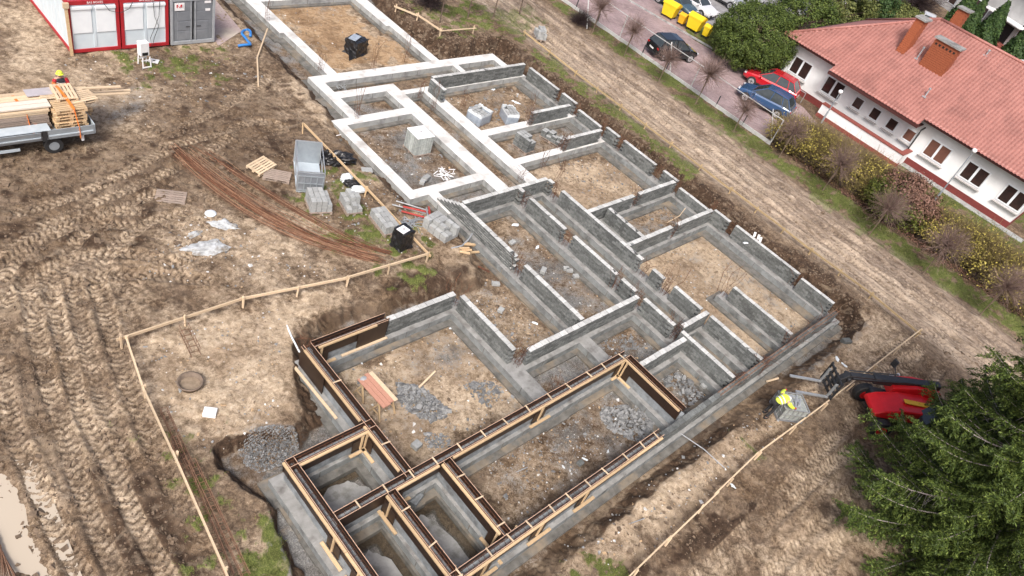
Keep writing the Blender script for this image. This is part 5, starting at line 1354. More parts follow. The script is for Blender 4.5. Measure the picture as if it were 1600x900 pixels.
for i, (px, py, qx, qy) in enumerate([(1050, 115, 1095, 92), (920, 45, 950, 20)]):
    a = on(px - 3, py, .46); mb = MB(); mb.tube([a, a + Vector((.9, 1.5, 1.7))], .05, 6); tag(mb.build('leaning_post', M['fence_light']), ['pale leaning post in front of the fence near the black car', 'pale leaning post in front of the fence at the upper end'][i], 'post')

# ------------------------------------------------------------------ neighbour house
M['plaster_w'] = mat('white plaster', (.80, .81, .81), (.74, .75, .755), .9, .85, c3=(.66, .67, .67), s3=.5, bmp=.05)
M['plinth'] = mat('dark red plinth', (.19, .035, .030), (.14, .027, .024), 6, .8)
M['cap_red'] = mat('red brown tile cap', (.27, .075, .058), (.21, .058, .045), 6, .7)
M['tile'] = mat('pale red metal roof tile', (.38, .165, .138), (.30, .125, .104), .9, .55, c3=(.25, .105, .088), s3=.5)
M['gutter'] = mat('dark brown gutter', (.075, .025, .022), None, 5, .5)
M['brick'] = mat('chimney brick', (.36, .105, .045), (.28, .078, .033), 14, .85, rnd=.15)
M['glass_dark'] = mat('window glass', (.030, .022, .020), (.055, .030, .026), 1.5, .08)
M['blind'] = mat('brown window blind', (.16, .07, .045), (.13, .055, .038), 3, .6)
M['grey_sill'] = mat('grey sill', (.42, .40, .39), None, 5, .6)
HX = 60.3; G0 = .46
house = thing('house', 'white single storey house with a pale red tiled hip roof beside the yard', 'house', (67, 14, G0))
mb = MB(); mb.box((67.2, 14.0 - .2, 2.3), (13.8, 20.8, 3.7)); mb.build('wall', M['plaster_w'], house, rel=True)
mb = MB(); mb.box((67.2, 13.8, .70), (13.87, 20.87, .52)); mb.build('plinth', M['plinth'], house, rel=True)
EZ, EX0, EX1, EY1, EY0 = 4.2, 59.45, 74.95, 24.85, 2.4
RX, RZ, RY1, RY0 = 67.2, 8.65, 17.2, 10.2
pitch = (RZ - EZ) / (RX - EX0)
def tiles(x_at, name='roof_tile'):
    pass
# front slope: profiled sheet built wave by wave
def slope_mesh(origin, along, up, ulen, tri, per=.27, row=.36):
    """rippled sheet; origin lower left, along eave, up slope; tri(u,v) keeps faces inside the outline"""
    o = Vector(origin); a = Vector(along).normalized(); s = Vector(up).normalized(); n = a.cross(s)
    if n.z < 0: n = -n
    U, V = ulen
    nu = int(U / per * 4); rows = int(V / row); vs = []; fs = []
    for r_ in range(rows):
        for e in range(2):
            v = (r_ + e) * row; h0 = .085 if e == 0 else .012
            for i in range(nu + 1):
                u = i * per / 4; w = .030 * math.cos(2 * math.pi * u / per)
                vs.append(o + a * u + s * v + n * (h0 + w))
    k = nu + 1
    for r_ in range(rows):
        for i in range(nu):
            uc, vc = (i + .5) * per / 4, (r_ + .5) * row
            if tri(uc, vc): b = r_ * 2 * k + i; fs.append((b, b + 1, b + k + 1, b + k))
            if r_ < rows - 1 and tri(uc, vc + row / 2): b = (r_ * 2 + 1) * k + i; fs.append((b, b + 1, b + k + 1, b + k))
    return vs, fs
SL = math.hypot(RX - EX0, RZ - EZ)
def front_in(u, v):
    y = EY0 + u; x = EX0 - .75 + v * (RX - EX0) / SL
    if x < EX0: return 12.1 < y < 19.85
    return y < EY1 - (x - EX0) * (EY1 - RY1) / (RX - EX0) and y > EY0 + (x - EX0) * (RY0 - EY0) / (RX - EX0) and x < RX
vs_, fs_ = slope_mesh((EX0 - .75, EY0, EZ - .75 * pitch), (0, 1, 0), (RX - EX0, 0, RZ - EZ), (EY1 - EY0, SL + 1.2), front_in)
mb = MB(); mb.add(vs_, fs_)
roof = mb.build('roof', M['tile'], house, rel=True, smooth=True)
mb = MB()
e = [(EX0, EY1, EZ), (EX1, EY1, EZ), (EX1, EY0, EZ), (EX0, EY0, EZ), (RX, RY1, RZ), (RX, RY0, RZ)]
mb.add(e, [(0, 4, 1), (1, 4, 5, 2), (2, 5, 3), (3, 5, 4, 0), (0, 1, 2, 3)])
mb.build('roof_slope', M['tile'], roof, rel=False); roof.children[0].matrix_parent_inverse = Matrix.Translation(-Vector(house.location))
mb = MB()
for a, b in (((EX0, EY1, EZ), (RX, RY1, RZ)), ((RX, RY1, RZ), (RX, RY0, RZ)), ((RX, RY0, RZ), (EX0, EY0, EZ)), ((EX1, EY1, EZ), (RX, RY1, RZ)), ((RX, RY0, RZ), (EX1, EY0, EZ))):
    mb.tube([Vector(a) + Vector((0, 0, .07)), Vector(b) + Vector((0, 0, .07))], .11, 8)
o = mb.build('ridge_cap', M['tile'], house, rel=True, smooth=True); o['kind'] = 'stuff'
mb = MB()
for y0, y1, x, z in ((19.85, 24.9, EX0, EZ), (2.3, 12.1, EX0, EZ)):
    mb.box((x + .03, (y0 + y1) / 2, z - .08), (.16, y1 - y0, .22)); mb.box((x + .45, (y0 + y1) / 2, z - .20), (.9, y1 - y0 - .05, .04))
mb.box((EX0 - .72, 15.98, EZ - .53), (.16, 7.8, .22)); mb.box((EX0 + .1, 15.98, EZ - .66), (1.55, 7.7, .04)); mb.box((67.2, EY1 - .02, EZ - .08), (15.5, .14, .2))
mb.build('gutter', M['gutter'], house, rel=True)
def window(y, z, w, h, panes, glass, x=HX):
    f = MB(); xx = x - .03
    f.box((xx + .02, y, z + h / 2 + .035), (.10, w + .14, .07)); f.box((xx + .02, y, z - h / 2 - .035), (.10, w + .14, .07))
    for s in (-1, 1): f.box((xx + .02, y + s * (w / 2 + .035), z), (.10, .07, h))
    for k in range(1, panes): f.box((xx + .02, y - w / 2 + k * w / panes, z), (.10, .16, h))
    fr = f.build('window', M['shutter'], house, rel=True)
    for k in range(panes):
        p = MB(); p.box((xx + .03, y - w / 2 + (k + .5) * w / panes, z), (.06, w / panes - .1, h - .02)); po = p.build('pane', glass, fr); po.matrix_parent_inverse = Matrix.Translation(-Vector(house.location))
    s = MB(); s.box((x - .12, y, z - h / 2 - .22), (.26, w + .3, .05)); so = s.build('sill', M['grey_sill'], fr); so.matrix_parent_inverse = Matrix.Translation(-Vector(house.location))
for y, z, g in ((22.55, 2.32, 'glass_dark'), (19.4, 2.34, 'glass_dark'), (10.25, 2.42, 'blind'), (7.25, 2.46, 'glass_dark'), (4.3, 2.5, 'glass_dark')): window(y, z, 1.62, 1.2, 2, M[g])
for y in (17.1, 15.55, 14.05, 12.55): window(y, 2.36, .74, .78, 1, M['blind'] if y < 14 else M['glass_dark'])
mb = MB(); mb.box((58.78, 15.3, .97), (.42, 7.2, 1.02)); mb.box((59.55, 11.86, .97), (1.2, .3, 1.02)); mb.build('ramp_wall', M['plaster_w'], house, rel=True)
mb = MB(); mb.box((58.80, 15.3, 1.515), (.56, 7.3, .07)); mb.box((59.7, 11.84, 1.511), (1.24, .40, .07)); mb.build('ramp_cap', M['cap_red'], house, rel=True)
mb = MB(); mb.box((58.78, 15.3, .60), (.48, 7.26, .30)); mb.build('ramp_plinth', M['cap_red'], house, rel=True)
mb = MB(); mb.tube([(60.2, 11.9, 3.45), (59.95, 12.0, 3.2), (60.1, 12.0, 2.9), (60.18, 12.0, .5)], .055, 8); mb.tube([(60.35, 24.15, 4.0), (60.2, 24.25, 3.7), (60.2, 24.25, .5)], .055, 8); mb.build('downpipe', M['fence_dark'], house, rel=True)
mb = MB(); mb.box((59.9, 6.8, .47), (.75, 9.7, .05)); o = mb.build('wall_apron', M['conc_side'], house, rel=True)
def chimney(x, y, z0, z1, dx, dy, holes):
    c = MB(); c.box((x, y, (z0 + z1) / 2), (dx - .03, dy - .03, z1 - z0)); ch = c.build('chimney', M['brick'], house, rel=True)
    inv = Matrix.Translation(-Vector(house.location))
    n = int((z1 - z0) / .145); c = MB()
    for k in range(n):
        zz = z0 + .145 * (k + .5)
        for side, L, off in ((0, dy, -dx / 2), (1, dx, -dy / 2), (2, dx, dy / 2)):
            m_ = int(L / .27)
            for j in range(m_):
                u = -L / 2 + (j + .5 + (.25 if k % 2 else -.25) * .6) * L / m_
                if side == 0: c.box((x + off, y + u, zz), (.03, L / m_ - .015, .125))
                else: c.box((x + u, y + off, zz), (L / m_ - .015, .03, .125))
    b = c.build('brick_course', M['brick'], ch); b.matrix_parent_inverse = inv; b['kind'] = 'stuff'
    c = MB(); c.box((x, y, z1 + .06), (dx + .3, dy + .3, .12)); b = c.build('chimney_cap', M['conc_dirty_top'], ch); b.matrix_parent_inverse = inv
    for k in range(holes):
        c = MB(); c.box((x - dx / 2 - .012, y - dy / 2 + dy * (k + .7) / (holes + .4), z1 - .33), (.02, .15, .15)); b = c.build('flue_opening', M['black'], ch); b.matrix_parent_inverse = inv
chimney(63.45, 17.3, 6.0, 8.9, 1.0, .62, 0)
chimney(63.3, 14.65, 5.9, 8.35, .8, 1.85, 6)
chimney(69.5, 16.6, 7.0, 9.6, .8, .8, 0)
for lab, x, y, z, h in [('roof_pipe', 63.3, 16.05, 6.35, .9), ('roof_pipe', 60.9, 13.4, 5.0, .65), ('roof_pipe', 66.4, 12.7, 8.1, .4)]:
    mb = MB(); mb.tube([(x, y, z), (x, y, z + h)], .05, 8); mb.box((x - .05, y, z + .05), (.35, .3, .05)); mb.tube([(x, y, z + h), (x, y, z + h + .1)], .09, 8); mb.build(lab, M['store_light'], house, rel=True)
mb = MB()
for y in (24.0, 22.2, 20.6): mb.bar((58.9, y, .5), (58.9, y, 1.35), .05, .05)
mb.bar((58.9, 24.0, 1.35), (58.9, 20.6, 1.35), .05, .05); tag(mb.build('handrail', M['steel']), 'thin handrail in front of the left end of the white house', 'handrail')

def lamp(label, px, py, h, gl=True):
    p = at(px, py, .5); t = thing('street_lamp', label, 'lamp', p, 0, 'slender lamp posts by the house')
    mb = MB(); mb.tube([(0, 0, 0), (0, 0, 1.0), (0, 0, 1.02), (0, 0, h)], [.075, .075, .045, .035], 10); mb.build('lamp_post', M['bed_grey'], t)
    mb = MB(); mb.lathe([(0, -.17), (.1, -.14), (.16, -.05), (.17, .03), (.12, .12), (0, .16)], (0, 0, h + .12), 14); mb.build('globe', M['sign_white'], t, smooth=True)
lamp('lamp post on the lawn in front of the blind covered window', 1458, 316, 4.25)
lamp('lamp post behind the yellow bushes by the small square windows', 1283, 192, 2.6)
p = at(1138, 28, .5); t = thing('street_lamp', 'grey pole beside the parking bays behind the round evergreen', 'lamp', p, 0, 'slender lamp posts by the house'); mb = MB(); mb.tube([(0, 0, 0), (0, 0, 4)], .06, 8); mb.build('lamp_post', M['bed_grey'], t)

# ------------------------------------------------------------------ far grey building at the upper right
bld = thing('apartment_block', 'grey plastered block with a white door canopy, far behind the house', 'building', (118, 20, G0))
M['grey_plaster'] = mat('grey plaster', (.44, .44, .43), (.36, .36, .355), .7, .9, c3=(.52, .52, .51), s3=.3)
M['roof_felt'] = mat('dark roof felt', (.13, .125, .12), (.10, .098, .095), 2, .9)
Bd = Vector((-6.6, -13.2, 0)).normalized(); Bn = Vector((-Bd.y, Bd.x, 0)) * 1
if Bn.x > 0: Bn = -Bn
B0 = at(1440, -12, .46)
def bq(u, d, z): return B0 + Bd * u + Bn * d + Vector((0, 0, z))
mb = MB()
mb.add([bq(-8, 0, 0), bq(60, 0, 0), bq(60, -9, 0), bq(-8, -9, 0), bq(-8, 0, 6.2), bq(60, 0, 6.2), bq(60, -9, 6.2), bq(-8, -9, 6.2)], [(0, 1, 5, 4), (1, 2, 6, 5), (2, 3, 7, 6), (3, 0, 4, 7), (4, 5, 6, 7)])
mb.build('wall', M['grey_plaster'], bld, rel=True)
mb = MB(); mb.add([bq(-8.3, .5, 6.2), bq(60, .5, 6.2), bq(60, -5, 7.6), bq(-8.3, -5, 7.6)], [(0, 1, 2, 3)]); mb.add([bq(-8.3, .5, 6.15), bq(60, .5, 6.15), bq(60, .5, 6.35), bq(-8.3, .5, 6.35)], [(0, 1, 2, 3)]); mb.build('roof', M['roof_felt'], bld, rel=True)
def bbox_(name, u0, u1, z0, z1, d0, d1, mt):
    mb = MB(); mb.add([bq(u0, d0, z0), bq(u1, d0, z0), bq(u1, d1, z0), bq(u0, d1, z0), bq(u0, d0, z1), bq(u1, d0, z1), bq(u1, d1, z1), bq(u0, d1, z1)], [(0, 1, 5, 4), (1, 2, 6, 5), (2, 3, 7, 6), (3, 0, 4, 7), (4, 5, 6, 7), (0, 3, 2, 1)])
    return mb.build(name, mt, bld, rel=True)
def onB(px, py, d=0):
    """distance along the far facade and height at a pixel"""
    r = CAM_R * ((px - 800) / FPX) + CAM_D * ((py - 450) / FPX) + CAM_F; n = np.array(Bn); o = np.array(B0 + Bn * d)
    tt = (o - np.array([0, 0, CAM_H])) @ n / (r @ n); q = np.array([0, 0, CAM_H]) + r * tt
    return float((q - np.array(B0)) @ np.array(Bd)), float(q[2] - .46)
for i, (a, b) in enumerate([((1521, 4), (1542, 22)), ((1596, 43), (1612, 62)), ((1478, -14), (1496, 2))]):
    u0, z1 = onB(*a); u1, z0 = onB(*b)
    if z0 > z1: z0, z1 = z1, z0
    zc = (z0 + z1) / 2; hh = max(abs(z1 - z0) / 2, .8); bbox_('window', min(u0, u1), max(u0, u1), zc - hh, zc + hh, 0, .06, M['shutter'])
    for k in range(2):
        uu0 = min(u0, u1) + .1 + k * (abs(u1 - u0)) / 2; bbox_('pane', uu0, uu0 + abs(u1 - u0) / 2 - .2, zc - hh + .1, zc + hh - .1, .06, .09, M['glass_green'] if 'glass_green' in M else M['glass_dark'])
u0, zd = onB(1548, 48); u1, _ = onB(1570, 58)
bbox_('door', u0, u1 + .4, 0, 2.5, 0, .08, M['black'])
bbox_('step', u0 - .6, u1 + 1.0, 0, .45, .08, 1.6, M['cap_red'])
bbox_('canopy', u0 - 1.6, u1 + 2.2, 3.0, 3.12, 0, 1.7, M['sign_white'])
bbox_('downpipe', onB(1493, 5)[0], onB(1493, 5)[0] + .15, 0, 6, 0, .15, M['store_light'])

# ------------------------------------------------------------------ cars
def car_paint(name, c, rough=.25):
    mt, nt, b = nodes_of(name); b.inputs['Base Color'].default_value = (*c, 1); b.inputs['Roughness'].default_value = rough
    b.inputs['Coat Weight'].default_value = .8; b.inputs['Coat Roughness'].default_value = .08; b.inputs['Metallic'].default_value = .15
    return mt
M['headlight'] = mat('clear lamp glass', (.65, .67, .70), None, 4, .1)
M['taillight'] = mat('red lamp glass', (.42, .02, .02), None, 4, .15)
M['car_glass'] = mat('car glass', (.035, .045, .05), (.05, .06, .065), 2, .05)
M['rim'] = mat('alloy rim', (.50, .51, .52), (.42, .43, .44), 8, .35, metal=.5)
def car(label, x, y, rz, paint, L=4.4, Wd=1.82, Hh=1.6, z=.52, group='cars parked on the paved yard', hatch=True):
    t = thing('parked_car', label, 'car', (x, y, z), R(rz), group)
    k = L / 4.4; w = Wd / 2
    st = [(-2.2, .62, .80), (-2.12, .98, .90), (-1.5, 1.02, .985), (-.6, .99, 1.0), (.5, .97, 1.0), (1.02, .98, .985), (1.6, .90, .955), (2.02, .78, .88), (2.2, .58, .74)]
    mb = MB(); prof = []
    for a, zt, ww in st:
        W = w * ww; zb = .30 if abs(a) < 2 else .36
        prof.append([(a * k, s * W * f, zz) for s, f, zz in ((-1, .86, zb), (-1, .985, zb + .14), (-1, 1.0, zb + .30), (-1, .97, zt - .1), (-1, .90, zt), (1, .90, zt), (1, .97, zt - .1), (1, 1.0, zb + .30), (1, .985, zb + .14), (1, .86, zb))])
    n = 10
    for p in prof: mb.v.extend(p)
    for i in range(len(prof) - 1):
        for j in range(n): mb.f.append((i * n + j, i * n + (j + 1) % n, (i + 1) * n + (j + 1) % n, (i + 1) * n + j)); mb.m.append(0)
    mb.f.append(tuple(range(n))); mb.m.append(0); mb.f.append(tuple(range((len(prof) - 1) * n, len(prof) * n))[::-1]); mb.m.append(0)
    body = mb.build('body', paint, t, smooth=False, bevel=.03)
    zr = Hh
    B = [(-2.02 * k, w * .88, 1.0), (1.12 * k, w * .88, .97)]; Rf = [(-1.55 * k if hatch else -1.2 * k, w * .70, zr - .06), (-.4 * k, w * .72, zr), (.22 * k, w * .69, zr - .04)]
    g = MB(); g.v = [(B[0][0], -B[0][1], B[0][2]), (B[1][0], -B[1][1], B[1][2]), (B[1][0], B[1][1], B[1][2]), (B[0][0], B[0][1], B[0][2])] + [(x_, s * w_, z_) for s in (-1, 1) for x_, w_, z_ in Rf]
    # 4,5,6 right roof edge, 7,8,9 left roof edge
    g.f = [(0, 1, 6, 5, 4), (3, 7, 8, 9, 2), (1, 2, 9, 6), (3, 0, 4, 7)]; g.m = [0] * 4
    g.build('window_glass', M['car_glass'], t)
    r = MB(); rv = []
    for s in (-1, 1):
        for x_, w_, z_ in Rf: rv.append((x_, s * (w_ + .01), z_ + .012))
    r.v = rv + [(a, b, c + .045) if abs(b) < 9 else None for a, b, c in [(x_, s * (w_ - .05), z_) for s in (-1, 1) for x_, w_, z_ in Rf]]
    r.f = [(6, 7, 10, 9), (7, 8, 11, 10), (0, 1, 7, 6), (1, 2, 8, 7), (3, 9, 10, 4), (4, 10, 11, 5), (0, 6, 9, 3), (2, 5, 11, 8)]; r.m = [0] * 8
    for s in (-1, 1):
        for a, b in (((B[0][0], s * B[0][1], 1.0), (Rf[0][0], s * Rf[0][1], Rf[0][2])), ((B[1][0], s * B[1][1], .97), (Rf[2][0], s * Rf[2][1], Rf[2][2])), ((-.35 * k, s * w * .89, .98), (-.4 * k, s * Rf[1][1], zr)), ((-1.35 * k, s * w * .89, .98), (-1.15 * k, s * .71 * w, zr - .02))):
            r.bar(a, b, .07, .05, up=(1, 0, 0))
    r.build('roof', paint, t)
    for sx in (-1.34, 1.36):
        for s in (-1, 1):
            m_ = MB(); m_.tube([(sx * k, s * (w - .21), .335), (sx * k, s * (w + .012), .335)], .335, 20); wh = m_.build('wheel', M['dark'], t, bevel=.03)
            m_ = MB(); m_.tube([(sx * k, s * (w - .05), .335), (sx * k, s * (w + .02), .335)], .235, 14); ri = m_.build('rim', M['rim'], wh)
            m_ = MB(); m_.tube([(sx * k, s * (w - .25), .35), (sx * k, s * (w + .002), .35)], .375, 20); m_.build('wheel_arch', M['dark'], t)
            m_ = MB(); m_.box((sx * k, s * (w + .022), .335), (.30, .01, .05)); m_.box((sx * k, s * (w + .022), .335), (.05, .012, .30)); m_.build('hub', M['dark'], wh)
    for s in (-1, 1):
        m_ = MB(); m_.box((2.06 * k, s * w * .66, .70), (.16, .32, .10), rz=-s * .35); m_.build('headlight', M['headlight'], t, bevel=.02)
        m_ = MB(); m_.box((-2.13 * k, s * w * .74, .84), (.08, .24, .14), rz=s * .15); m_.build('taillight', M['taillight'], t, bevel=.02)
        m_ = MB(); m_.box((.86 * k, s * (w + .08), 1.03), (.14, .2, .12)); m_.build('mirror', paint, t, bevel=.02)
        m_ = MB(); m_.box((0, s * (w * .965), .36), (2.1 * k, .05, .12)); m_.build('side_skirt', M['dark'], t)
    m_ = MB(); m_.box((2.19 * k, 0, .43), (.08, Wd * .62, .2)); m_.build('grille', M['dark'], t)
    m_ = MB(); m_.box((-2.17 * k, 0, .42), (.1, Wd * .72, .16)); m_.build('rear_bumper', M['dark'], t)
    for a in (2.24, -2.235):
        m_ = MB(); m_.box((a * k, 0, .52 if a > 0 else .66), (.02, .5, .11)); m_.build('number_plate', M['sign_white'], t)
    return t
CP = {k: car_paint(k + ' car paint', c) for k, c in dict(black=(.012, .013, .014), blue=(.035, .085, .19), red=(.50, .012, .022), white=(.75, .76, .77), silver=(.42, .43, .44), teal=(.05, .09, .11)).items()}
car('black hatchback standing alone on the pink paving behind a bare globe tree', 52.0, 29.35, -17, CP['black'], 4.25, 1.8, 1.62)
car('dark blue estate car parked alongside a red one', 53.95, 21.3, 104, CP['blue'], 4.4, 1.84, 1.64)
car('bright red estate car parked between the blue car and the white house', 57.35, 22.9, 106, CP['red'], 4.5, 1.84, 1.62)
car('white car with dark windows parked behind the yellow bins', 63.6, 35.7, -88, CP['white'], 4.4, 1.84, 1.6, group='cars parked in the bays beyond the bins')
car('dark car at the top edge, left of the white car', 61.2, 36.2, -88, CP['teal'], 4.3, 1.8, 1.55, group='cars parked in the bays beyond the bins')
car('silver car parked behind the large round evergreen', 69.9, 36.6, -88, CP['silver'], 4.5, 1.84, 1.6, group='cars parked in the bays beyond the bins')
car('second silver car at the top edge, right of the first', 74.6, 37.2, -88, CP['silver'], 4.4, 1.84, 1.55, group='cars parked in the bays beyond the bins')
car('blue car half hidden behind the evergreens at the top edge', 80.8, 36.0, -80, CP['blue'], 4.3, 1.8, 1.55, group='cars parked in the bays beyond the bins')
q = at(1446, 34, 1); car('white car seen behind the chimneys', q.x, q.y, 20, CP['white'], 4.3, 1.8, 1.55, group='cars beyond the house')
q = at(1494, 62, 1); car('blue car seen between two dark conifers', q.x, q.y, 60, CP['blue'], 4.3, 1.8, 1.55, group='cars beyond the house')
q = at(1592, 108, 1); car('white car at the right edge behind the roof', q.x, q.y, 80, CP['white'], 4.3, 1.8, 1.55, group='cars beyond the house')

# ------------------------------------------------------------------ yellow bins
M['bin_yellow'] = mat('yellow bin plastic', (.80, .58, .02), (.74, .52, .015), 3, .45)
M['bin_orange'] = mat('orange yellow bin plastic', (.72, .40, .015), (.66, .36, .012), 3, .5)
def bin_(label, x, y, rz, w, d, h, mm):
    t = thing('refuse_bin', label, 'bin', (x, y, .52), R(rz), 'yellow refuse bins in a row')
    mb = MB(); a, b = .40, .5
    mb.add([(-w * a, -d * a, .16), (w * a, -d * a, .16), (w * a, d * a, .16), (-w * a, d * a, .16), (-w * b, -d * b, h * .8), (w * b, -d * b, h * .8), (w * b, d * b, h * .8), (-w * b, d * b, h * .8)],
           [(0, 3, 2, 1), (0, 1, 5, 4), (1, 2, 6, 5), (2, 3, 7, 6), (3, 0, 4, 7), (4, 5, 6, 7)])
    mb.build('bin_body', mm, t, bevel=.03)
    mb = MB(); n = 8; pr = [(-d * .53 + d * 1.06 * i / n, h * .8 + h * .24 * math.sin(math.pi * (.12 + .8 * i / n))) for i in range(n + 1)]
    vs = [(s * w * .53, yy, zz) for s in (-1, 1) for yy, zz in pr] + [(s * w * .53, yy, h * .79) for s in (-1, 1) for yy in (pr[0][0], pr[-1][0])]
    k = n + 1; fs = [(i, i + 1, k + i + 1, k + i) for i in range(n)] + [tuple(range(k)) + (2 * k + 1, 2 * k), tuple(range(k, 2 * k)) + (2 * k + 3, 2 * k + 2), (0, k, 2 * k + 2, 2 * k), (n, k + n, 2 * k + 3, 2 * k + 1)]
    mb.add(vs, fs); mb.build('lid', mm, t)
    for sx in (-1, 1):
        for sy in (-1, 1):
            mb = MB(); mb.tube([(sx * w * .36, sy * d * .34 - .03, .09), (sx * w * .36, sy * d * .34 + .03, .09)], .09, 10); mb.build('wheel', M['dark'], t)
    if w > .9:
        for sx in (-1, 1):
            mb = MB(); mb.tube([(sx * w * .53, 0, h * .86), (sx * w * .545, 0, h * .86)], .17, 12); mb.build('lid_hinge', M['bin_orange'], t)
BX = [(58.75, 34.95), (58.9, 33.55), (59.3, 32.45), (59.5, 31.2)]
bin_('large yellow bin at the far end of the row', *BX[0], -82, 1.35, 1.0, 1.4, M['bin_yellow'])
bin_('small orange yellow bin between two large yellow ones', *BX[1], -82, .62, .72, 1.0, M['bin_orange'])
bin_('large yellow bin next to the small orange one, near the lawn', *BX[2], -82, 1.35, 1.0, 1.4, M['bin_yellow'])
bin_('narrow tall yellow bin at the near end of the row', *BX[3], -82, .6, .72, 1.1, M['bin_yellow'])
# ------------------------------------------------------------------ vegetation
def leaf_mat(name, c1, c2, c3=None, scale=3.0, rough=.6, trans=.25):
    mt, nt, b = nodes_of(name); b.inputs['Roughness'].default_value = rough; b.inputs['Specular IOR Level'].default_value = .25
    geo = N(nt, 'ShaderNodeNewGeometry'); pos = geo.outputs['Position']
    v = math_(nt, 'ADD', math_(nt, 'MULTIPLY', noise(nt, scale, 4, .6, pos), .55), math_(nt, 'MULTIPLY', geo.outputs['Random Per Island'], .45))
    st = [(.3, c1), (.62, c2)] + ([(.8, c3)] if c3 else [])
    nt.links.new(ramp(nt, v, st), b.inputs['Base Color'])
    return mt
M['leaf_big'] = leaf_mat('evergreen shrub leaf', (.028, .046, .010), (.080, .115, .022), (.150, .190, .042))
M['leaf_olive'] = leaf_mat('olive juniper leaf', (.055, .070, .018), (.125, .140, .040), (.20, .20, .065))
M['leaf_thuja'] = leaf_mat('conifer leaf', (.018, .040, .012), (.045, .085, .022), (.085, .13, .035))
M['leaf_yellow'] = leaf_mat('forsythia blossom', (.22, .185, .05), (.38, .32, .075), (.56, .475, .10))
M['twig_olive'] = leaf_mat('brown olive twig', (.12, .092, .045), (.23, .178, .082), (.34, .27, .12))
M['twig_dark'] = leaf_mat('dark barberry twig', (.028, .019, .020), (.065, .046, .047), (.11, .082, .080))
M['twig_pink'] = leaf_mat('pale reddish twig', (.13, .085, .07), (.25, .175, .15), (.36, .27, .23))
M['leaf_red'] = leaf_mat('reddish shrub leaf', (.10, .055, .035), (.21, .115, .085), (.30, .18, .14))
M['leaf_mixed'] = leaf_mat('green shrub leaf', (.040, .050, .010), (.10, .12, .022), (.19, .20, .045))
M['needle'] = leaf_mat('spruce needles', (.026, .044, .010), (.090, .132, .027), (.225, .280, .062), scale=1.6)
M['bark'] = mat('grey brown bark', (.14, .10, .075), (.085, .062, .048), 9, .95, bmp=.4)
M['bark_pale'] = mat('pale dead twig', (.42, .37, .35), (.30, .26, .25), 9, .9)
M['bark_young'] = mat('young brown bark', (.20, .15, .105), (.13, .095, .07), 9, .9)

def quads_mesh(name, C, A, B, mt):
    """one quad per centre C with half axes A and B (arrays n x 3)"""
    V = np.stack([C - A - B * .55, C + A * .2 - B, C + A + B * .4, C - A * .1 + B], 1).reshape(-1, 3)
    F = np.arange(len(V)).reshape(-1, 4)
    return big_mesh(name, V, F, mt)
def rand_dirs(n, rg):
    v = rg.normal(size=(n, 3)); return v / np.linalg.norm(v, axis=1, keepdims=True)
def leaf_cloud(n, rad, clumps, size, seed, zmin=-.5, up=.35, deep=.5, cr=.3):
    """leaf faces on many clumps spread over an ellipsoid"""
    rg = np.random.default_rng(seed); rad = np.array(rad)
    d = rand_dirs(clumps * 3, rg); d = d[d[:, 2] > zmin][:clumps]
    cen = d * (1 - deep * rg.random((len(d), 1)) ** 1.6) * rad
    k = rg.integers(0, len(cen), n); o = rand_dirs(n, rg); rr = cr * rad.mean() * (.6 + .7 * rg.random(len(cen)))[k, None]
    o = o * (rg.random((n, 1)) ** .35)
    P = cen[k] + o * rr
    nn = o + d[k] * .6 + np.array([0, 0, up]) + rg.normal(size=(n, 3)) * .45
    nn /= np.linalg.norm(nn, axis=1, keepdims=True)
    a = np.cross(nn, rand_dirs(n, rg)); a /= np.linalg.norm(a, axis=1, keepdims=True) + 1e-9; b = np.cross(nn, a)
    s = size * (.6 + .8 * rg.random((n, 1)))
    return P, a * s, b * s * .62
def twig_mb(n, r, rg, sub=2, th=.012, updir=0.0, base=(0, 0, 0), start=.05):
    """thin radiating twigs as three sided tubes"""
    V = []; F = []
    def seg(p, q, t0, t1):
        d = q - p; a = np.cross(d, [0.3, .2, 1.0]); a /= np.linalg.norm(a) + 1e-9; b = np.cross(d, a); b /= np.linalg.norm(b) + 1e-9
        o = len(V)
        for c, t in ((p, t0), (q, t1)):
            for k in range(3):
                an = 2.094 * k; V.append(c + (a * math.cos(an) + b * math.sin(an)) * t)
        for k in range(3): F.append((o + k, o + (k + 1) % 3, o + 3 + (k + 1) % 3, o + 3 + k))
    for _ in range(n):
        d = rg.normal(size=3); d[2] = d[2] + updir; d /= np.linalg.norm(d)
        L = r * (.55 + .5 * rg.random()); p = np.array(base) + d * start
        m_ = p + d * L * .5 + rg.normal(size=3) * .05 * r; e = m_ + (d + rg.normal(size=3) * .25 + np.array([0, 0, .12])) * L * .5
        seg(p, m_, th, th * .7); seg(m_, e, th * .7, th * .35)
        for s in range(sub):
            t = rg.random(); q = m_ + (e - m_) * t * .6; seg(q, q + (d + rg.normal(size=3) * .6) * L * .3, th * .55, th * .3)
    return np.array(V), np.array(F)
def link_part(name, me, parent, loc=(0, 0, 0), rz=0, sc=1):
    o = place(name, me, parent, loc, rz); o.scale = (sc, sc, sc) if isinstance(sc, (int, float)) else sc; return o

